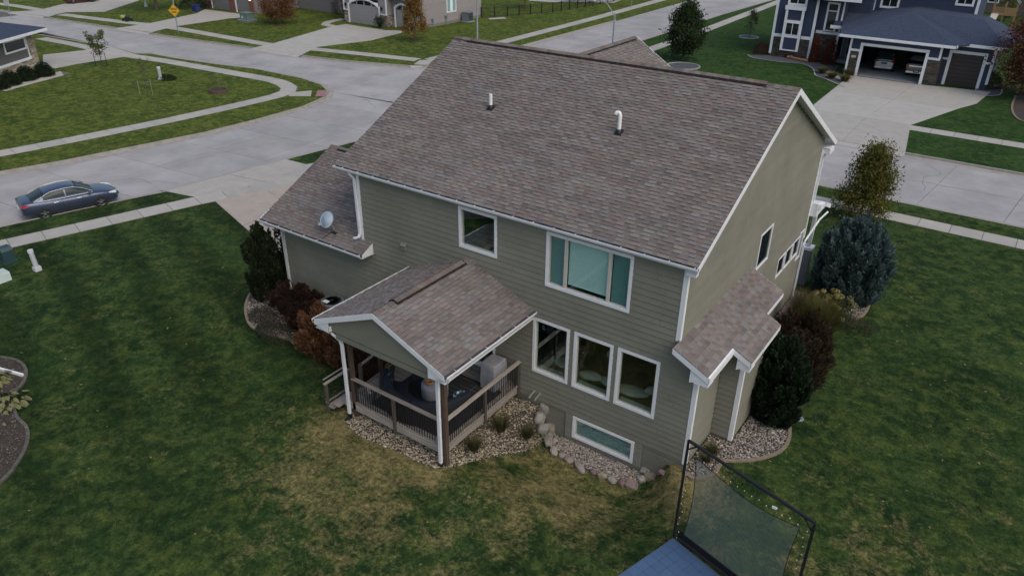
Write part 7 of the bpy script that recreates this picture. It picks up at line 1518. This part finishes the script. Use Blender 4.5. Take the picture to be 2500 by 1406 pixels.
# low metal fence of the back yard
fp = [(-57.4, 66.3), (-55.2, 69.2), (-52.3, 76), (-51.2, 85.4), (-50.6, 95), (-50.4, 106)]; o = thing('yard_fence', 'black metal yard fence running back from the grey house', 'fence', (fp[0][0], fp[0][1], G0)); pv = 0
for a, b in zip(fp, fp[1:]):
    d = math.dist(a, b); n = max(1, round(d/2.1))
    for i in range(n):
        p = mixp(a, b, i/n); q = mixp(a, b, (i+1)/n); mb = MB(); mb.box((p[0]-.05, p[1]-.05, G0), (p[0]+.05, p[1]+.05, G0+1.35)); obj('post', mb, MT['black'], o)
        mb = MB()
        for z in (.15, 1.1, 1.25): mb.tube([(p[0], p[1], G0+z), (q[0], q[1], G0+z)], .022, 4)
        for k in range(1, 16): r2 = mixp(p, q, k/16); mb.tube([(r2[0], r2[1], G0+.1), (r2[0], r2[1], G0+1.25)], .010, 3)
        obj('fence_panel', mb, MT['black'], o)
bb = house('house', 'red brick house wall far away at the top centre', (-66, 110)); mb = MB(); mb.box((-72, 104, G0), (-53.2, 112, 4)); obj('wall', mb, MT['brick'], bb); mb = MB(); mb.prism([(-73, 103, 4), (-52, 103, 4), (-52, 108, 7), (-73, 108, 7)], (0, 0, -.2)); obj('roof', mb, MT['navy_roof'], bb)
obj('patio', flat([(-61.42, 83.47), (-57.58, 84.41), (-55.41, 86.79), (-50.14, 90.06), (-50.88, 94.11), (-53.77, 94.10), (-62.72, 86.55)], G0+.03), MT['walk'], kind='structure'); obj('path', flat([(-56.19, 66.18), (-55.19, 68.33), (-54.06, 67.49), (-55.46, 65.48)], G0+.03), MT['walk'], kind='structure')
q = (-53.03, 87.64); mb = MB(); mb.tube([(q[0], q[1], G0), (q[0], q[1], G0+5)], .25, 8); 
tree('street_tree', 'thick trunked tree at the top edge beside the fence end', (-52.72, 87.34), 7.5, .3, 3, (.08, .06, .03), [(.06, .05, .02)], 3500, .13, 3.0, 'round', clumps=70, seed=21, zb=G0)

# ---------------------------------------------------------------- the brick garage house
BH = house('house', 'brick and grey sided house with two lit garage lamps at the top left', (-86, 54)); F = yf(49)
walls(BH, MT['gs2'], [(-92.4, -82.2, 49.0, 60, G0-.2, 5.5, [(-91.4, -87.2, G0-.2, 2.0), (-86.0, -83.0, G0-.2, 2.0)]), (-82.2, -75.2, 56.6, 66, G0-.2, 5.5, [])])
for a, b in ((-92.5, -91.3), (-87.25, -85.95), (-83.0, -82.1)):
    mb = MB(); z = G0-.2; r = 0
    F.box(mb, a, b, G0-.2, 3.0, 0, .10); pier = obj('brick_pier', mb, MT['brick'], BH)
for a, b in ((-91.3, -87.25), (-85.95, -83.0)):
    mb = MB(); F.box(mb, a, b, G0-.2, 2.2, -.15, -.1, (.62, .64, .62)); gd_ = obj('garage_door', mb, MT['grey_door'], BH)
    for k in range(5): mb = MB(); F.box(mb, a+.02, b-.02, G0-.2+k*.5+.01, G0-.2+k*.5+.49, -.1, -.08, (.62, .64, .62)); obj('panel', mb, MT['grey_door'], gd_)
    hb(BH, F, a, a+.18, G0-.2, 2.2, .11, 'door_jamb')
for x in (-86.5, -82.6):
    mb = MB(); F.box(mb, x-.1, x+.1, 1.15, 1.25, .1, .3); F.box(mb, x-.1, x+.1, 1.6, 1.66, .1, .3); la = obj('wall_lantern', mb, MT['black'], BH); mb = MB(); mb.blob(F(x, 1.42, .2), (.13, .10, .15), 2, 0); obj('lit_bulb', mb, MT['lamp_on'], la)
boards_on(BH, MT['gs2'], Fr((-82.2, 0, 0), (0, 1, 0), (1, 0, 0)), 49.1, 56.6, G0-.1, 5.5); boards_on(BH, MT['gs2'], yf(56.6), -82.2, -75.3, G0-.1, 5.5); boards_on(BH, MT['gs2'], Fr((-75.2, 0, 0), (0, 1, 0), (1, 0, 0)), 56.6, 66, G0-.1, 5.5)
roofq(BH, [[(-93.2, 48, 5.5), (-81.5, 48, 5.5), (-81.5, 55, 8), (-93.2, 55, 8)], [(-82, 55.8, 5.5), (-74.5, 55.8, 5.5), (-74.5, 61, 8), (-82, 61, 8)]], 'taupe_side')
o = thing('garden_gate', 'black metal gate between the brick house and the stone pier', 'gate', (-74.6, 56.0, G0)); mb = MB()
for k in range(9): mb.tube([(-75.0+k*.15, 56.0, G0), (-75.0+k*.15, 56.0, G0+1.5)], .025, 4)
mb.tube([(-75.0, 56, G0+1.4), (-73.8, 56, G0+1.4)], .03, 4); obj('bars', mb, MT['black'], o)
c2 = Vector((-108.98, 42.45)).to_2d(); c1 = Vector((-109.37, 38.39)).to_2d(); hd = math.atan2(*(c2-c1).yx); mid = (c1+c2)/2+Vector((math.cos(hd+math.pi/2), math.sin(hd+math.pi/2)))*.9
car('suv', 'dark red minivan on the driveway at the top left edge', 'car', (mid.x, mid.y, G0+.04), hd+math.pi, 'redcar', 'suv')

# ---------------------------------------------------------------- stone house at the left edge
LH = house('house', 'tan stone house with blue grey hip roof at the left edge', (-74, 12)); P0 = Vector((-71.9, 16.1, 0)); u = Vector((.51, -.86, 0)).normalized(); nrm_ = Vector((.86, .51, 0)).normalized()
F = Fr(P0, u, nrm_); L_ = 14; DP = 12
mb = MB()
for (a, b, c, d) in rect_minus((0, L_, G0-.2, 2.9), [(1.1, 4.2, 1.6, 2.5), (5.4, 7.0, 1.5, 2.5)]): F.box(mb, a, b, c, d, -.25, 0)
F.box(mb, 0, .25, G0-.2, 2.9, -DP, -.25); F.box(mb, 0.25, L_, G0-.2, 2.9, -DP, -DP+.25); obj('wall', mb, MT['stucco'], LH)
TL = [(.34, .29, .22), (.42, .37, .29), (.27, .22, .16), (.38, .31, .22), (.46, .42, .35)]
stones(LH, F, 0, 1.0, G0, 2.85, TL, .16, (.25, .6)); stones(LH, F, 1.0, L_, G0, .55, TL, .16, (.25, .6)); stones(LH, Fr(P0, -nrm_, -u), 0.0, DP, G0, 2.85, TL, .16, (.25, .6))
mb = MB(); F.box(mb, 1.0, L_, .55, .75, 0, .12); F.box(mb, 1.0, 1.12, .75, 2.85, 0, .05); obj('trim', mb, MT['white'], LH)
for (a, b, c, d) in ((1.35, 4.0, 1.65, 2.45), (5.4, 7.0, 1.5, 2.5)):
    o = simple_win(LH, F, a, b, c, d, 0, .14)
e = .95; C0 = F(-e, 3.05, e); C1 = F(L_, 3.05, e); C2 = F(L_, 3.05, -DP-e); C3 = F(-e, 3.05, -DP-e); r1 = F(DP/2, 5.3, -DP/2); r2 = F(L_, 5.3, -DP/2)
roofq(LH, [[C0, C1, r2, r1], [C3, C0, r1], [C2, C3, r1, r2]]); mb = MB(); 
for a, b, n_ in ((C0, C1, nrm_), (C3, C0, -u)): mb.prism([a+Vector((0, 0, -.02)), b+Vector((0, 0, -.02)), b+Vector((0, 0, -.25)), a+Vector((0, 0, -.25))], n_*.06)
F.box(mb, -e, L_, 2.86, 2.9, 0, e); obj('fascia', mb, MT['white'], LH)
for i, (q, lb) in enumerate((((-68.10, 14.54), 'round dark green bush nearest the driveway of the stone house'), ((-67.69, 12.83), 'round dark green bush second from the driveway'), ((-66.92, 11.10), 'round dark green bush third from the driveway'), ((-66.23, 9.79), 'round dark green bush cut by the left photo edge'))):
    shrub('round_bush', lb, q, .92, .9, 1.25, (.016, .030, .014), [(.024, .040, .018), (.012, .02, .01)], 5000, .045, zb=G0, group='round bushes along the stone house', dens=.9, lump=.08)
# scattered fallen leaves on the near lawn
n = 520; C = []
for k in range(n): x, y = rnd.uniform(-26, 9), rnd.uniform(-13, 24); C.append((x, y, gz(x, y)+.03))
C = [c for c in C if not (-18 < c[0] < 1.8 and -4.5 < c[1] < 15)]
leaves('fallen_leaves', None, np.array(C), .05, hue((.22, .19, .09), len(C), .3), up=3, kind='stuff')
# grass blades on the near lawn
n = 200000; X = rng.uniform(-24, 10, n); Y = rng.uniform(-12, 12, n); w = rng.random(n)
keep = ((Y < 0) | (X > 2.0) | (X < -18.2)) & (np.hypot(X-6.5, Y+18) < 34)
beds = [RB+[(1.0, 14.0), (0.02, 13.9), (0.02, 0.02)], LB+[(-9.9, -2.2), (-9.9, 0.1), (-17.5, 0.1), (-18.3, 1.5)], DB+[(-4.62, -0.3), (-4.62, 0.1), (-9.8, 0.1), (-9.8, -4.0)], WB+[(0.05, .1), (-4.3, .1)], [(c.x, c.y) for c in P_court] if 'P_court' in globals() else []]
def inmask(px, py, poly):
    r = np.zeros(len(px), bool); j = len(poly)-1
    for i in range(len(poly)):
        (xi, yi), (xj, yj) = poly[i], poly[j]
        if yi != yj: r ^= ((yi > py) != (yj > py)) & (px < (xj-xi)*(py-yi)/(yj-yi)+xi)
        j = i
    return r
X, Y = X[keep], Y[keep]; bad = np.zeros(len(X), bool)
cp = [c0+e1*-.02-e2*.02, c0+e1*8.2-e2*.02, c0+e1*8.2+e2*3.64, c0-e1*.02+e2*3.64]; beds[-1] = [(c.x, c.y) for c in cp]
beds += [[(-10.4, -4.6), (-5.3, -4.6), (-5.3, 0), (-10.4, 0)], [(-.1, .1), (-18, .1), (-18, 14), (-.1, 14)]]
for b_ in beds: bad |= inmask(X, Y, b_)
wk = [(-34.27, -8.99), (-33.32, -4.83), (-30.56, 5.05)]
wp = [(p[0]-.9, p[1]+.6) for p in wk]+[(p[0]+.9, p[1]-.6) for p in wk[::-1]]
bad |= inmask(X, Y, wp)
X, Y = X[~bad], Y[~bad]; Z = np.array([gz(a, b) for a, b in zip(X, Y)]); n = len(X); a = rng.uniform(0, 6.283, n); h = rng.uniform(.025, .06, n); wd_ = .007
lx, ly = rng.normal(0, .022, n), rng.normal(0, .022, n)
V = np.stack([np.stack([X-np.cos(a)*wd_, Y-np.sin(a)*wd_, Z-.004], 1), np.stack([X+np.cos(a)*wd_, Y+np.sin(a)*wd_, Z-.004], 1), np.stack([X+lx, Y+ly, Z+h], 1)], 1).reshape(-1, 3)
raw('grass', V, np.arange(3*n).reshape(n, 3), None, MT['lawn_home'], kind='stuff')
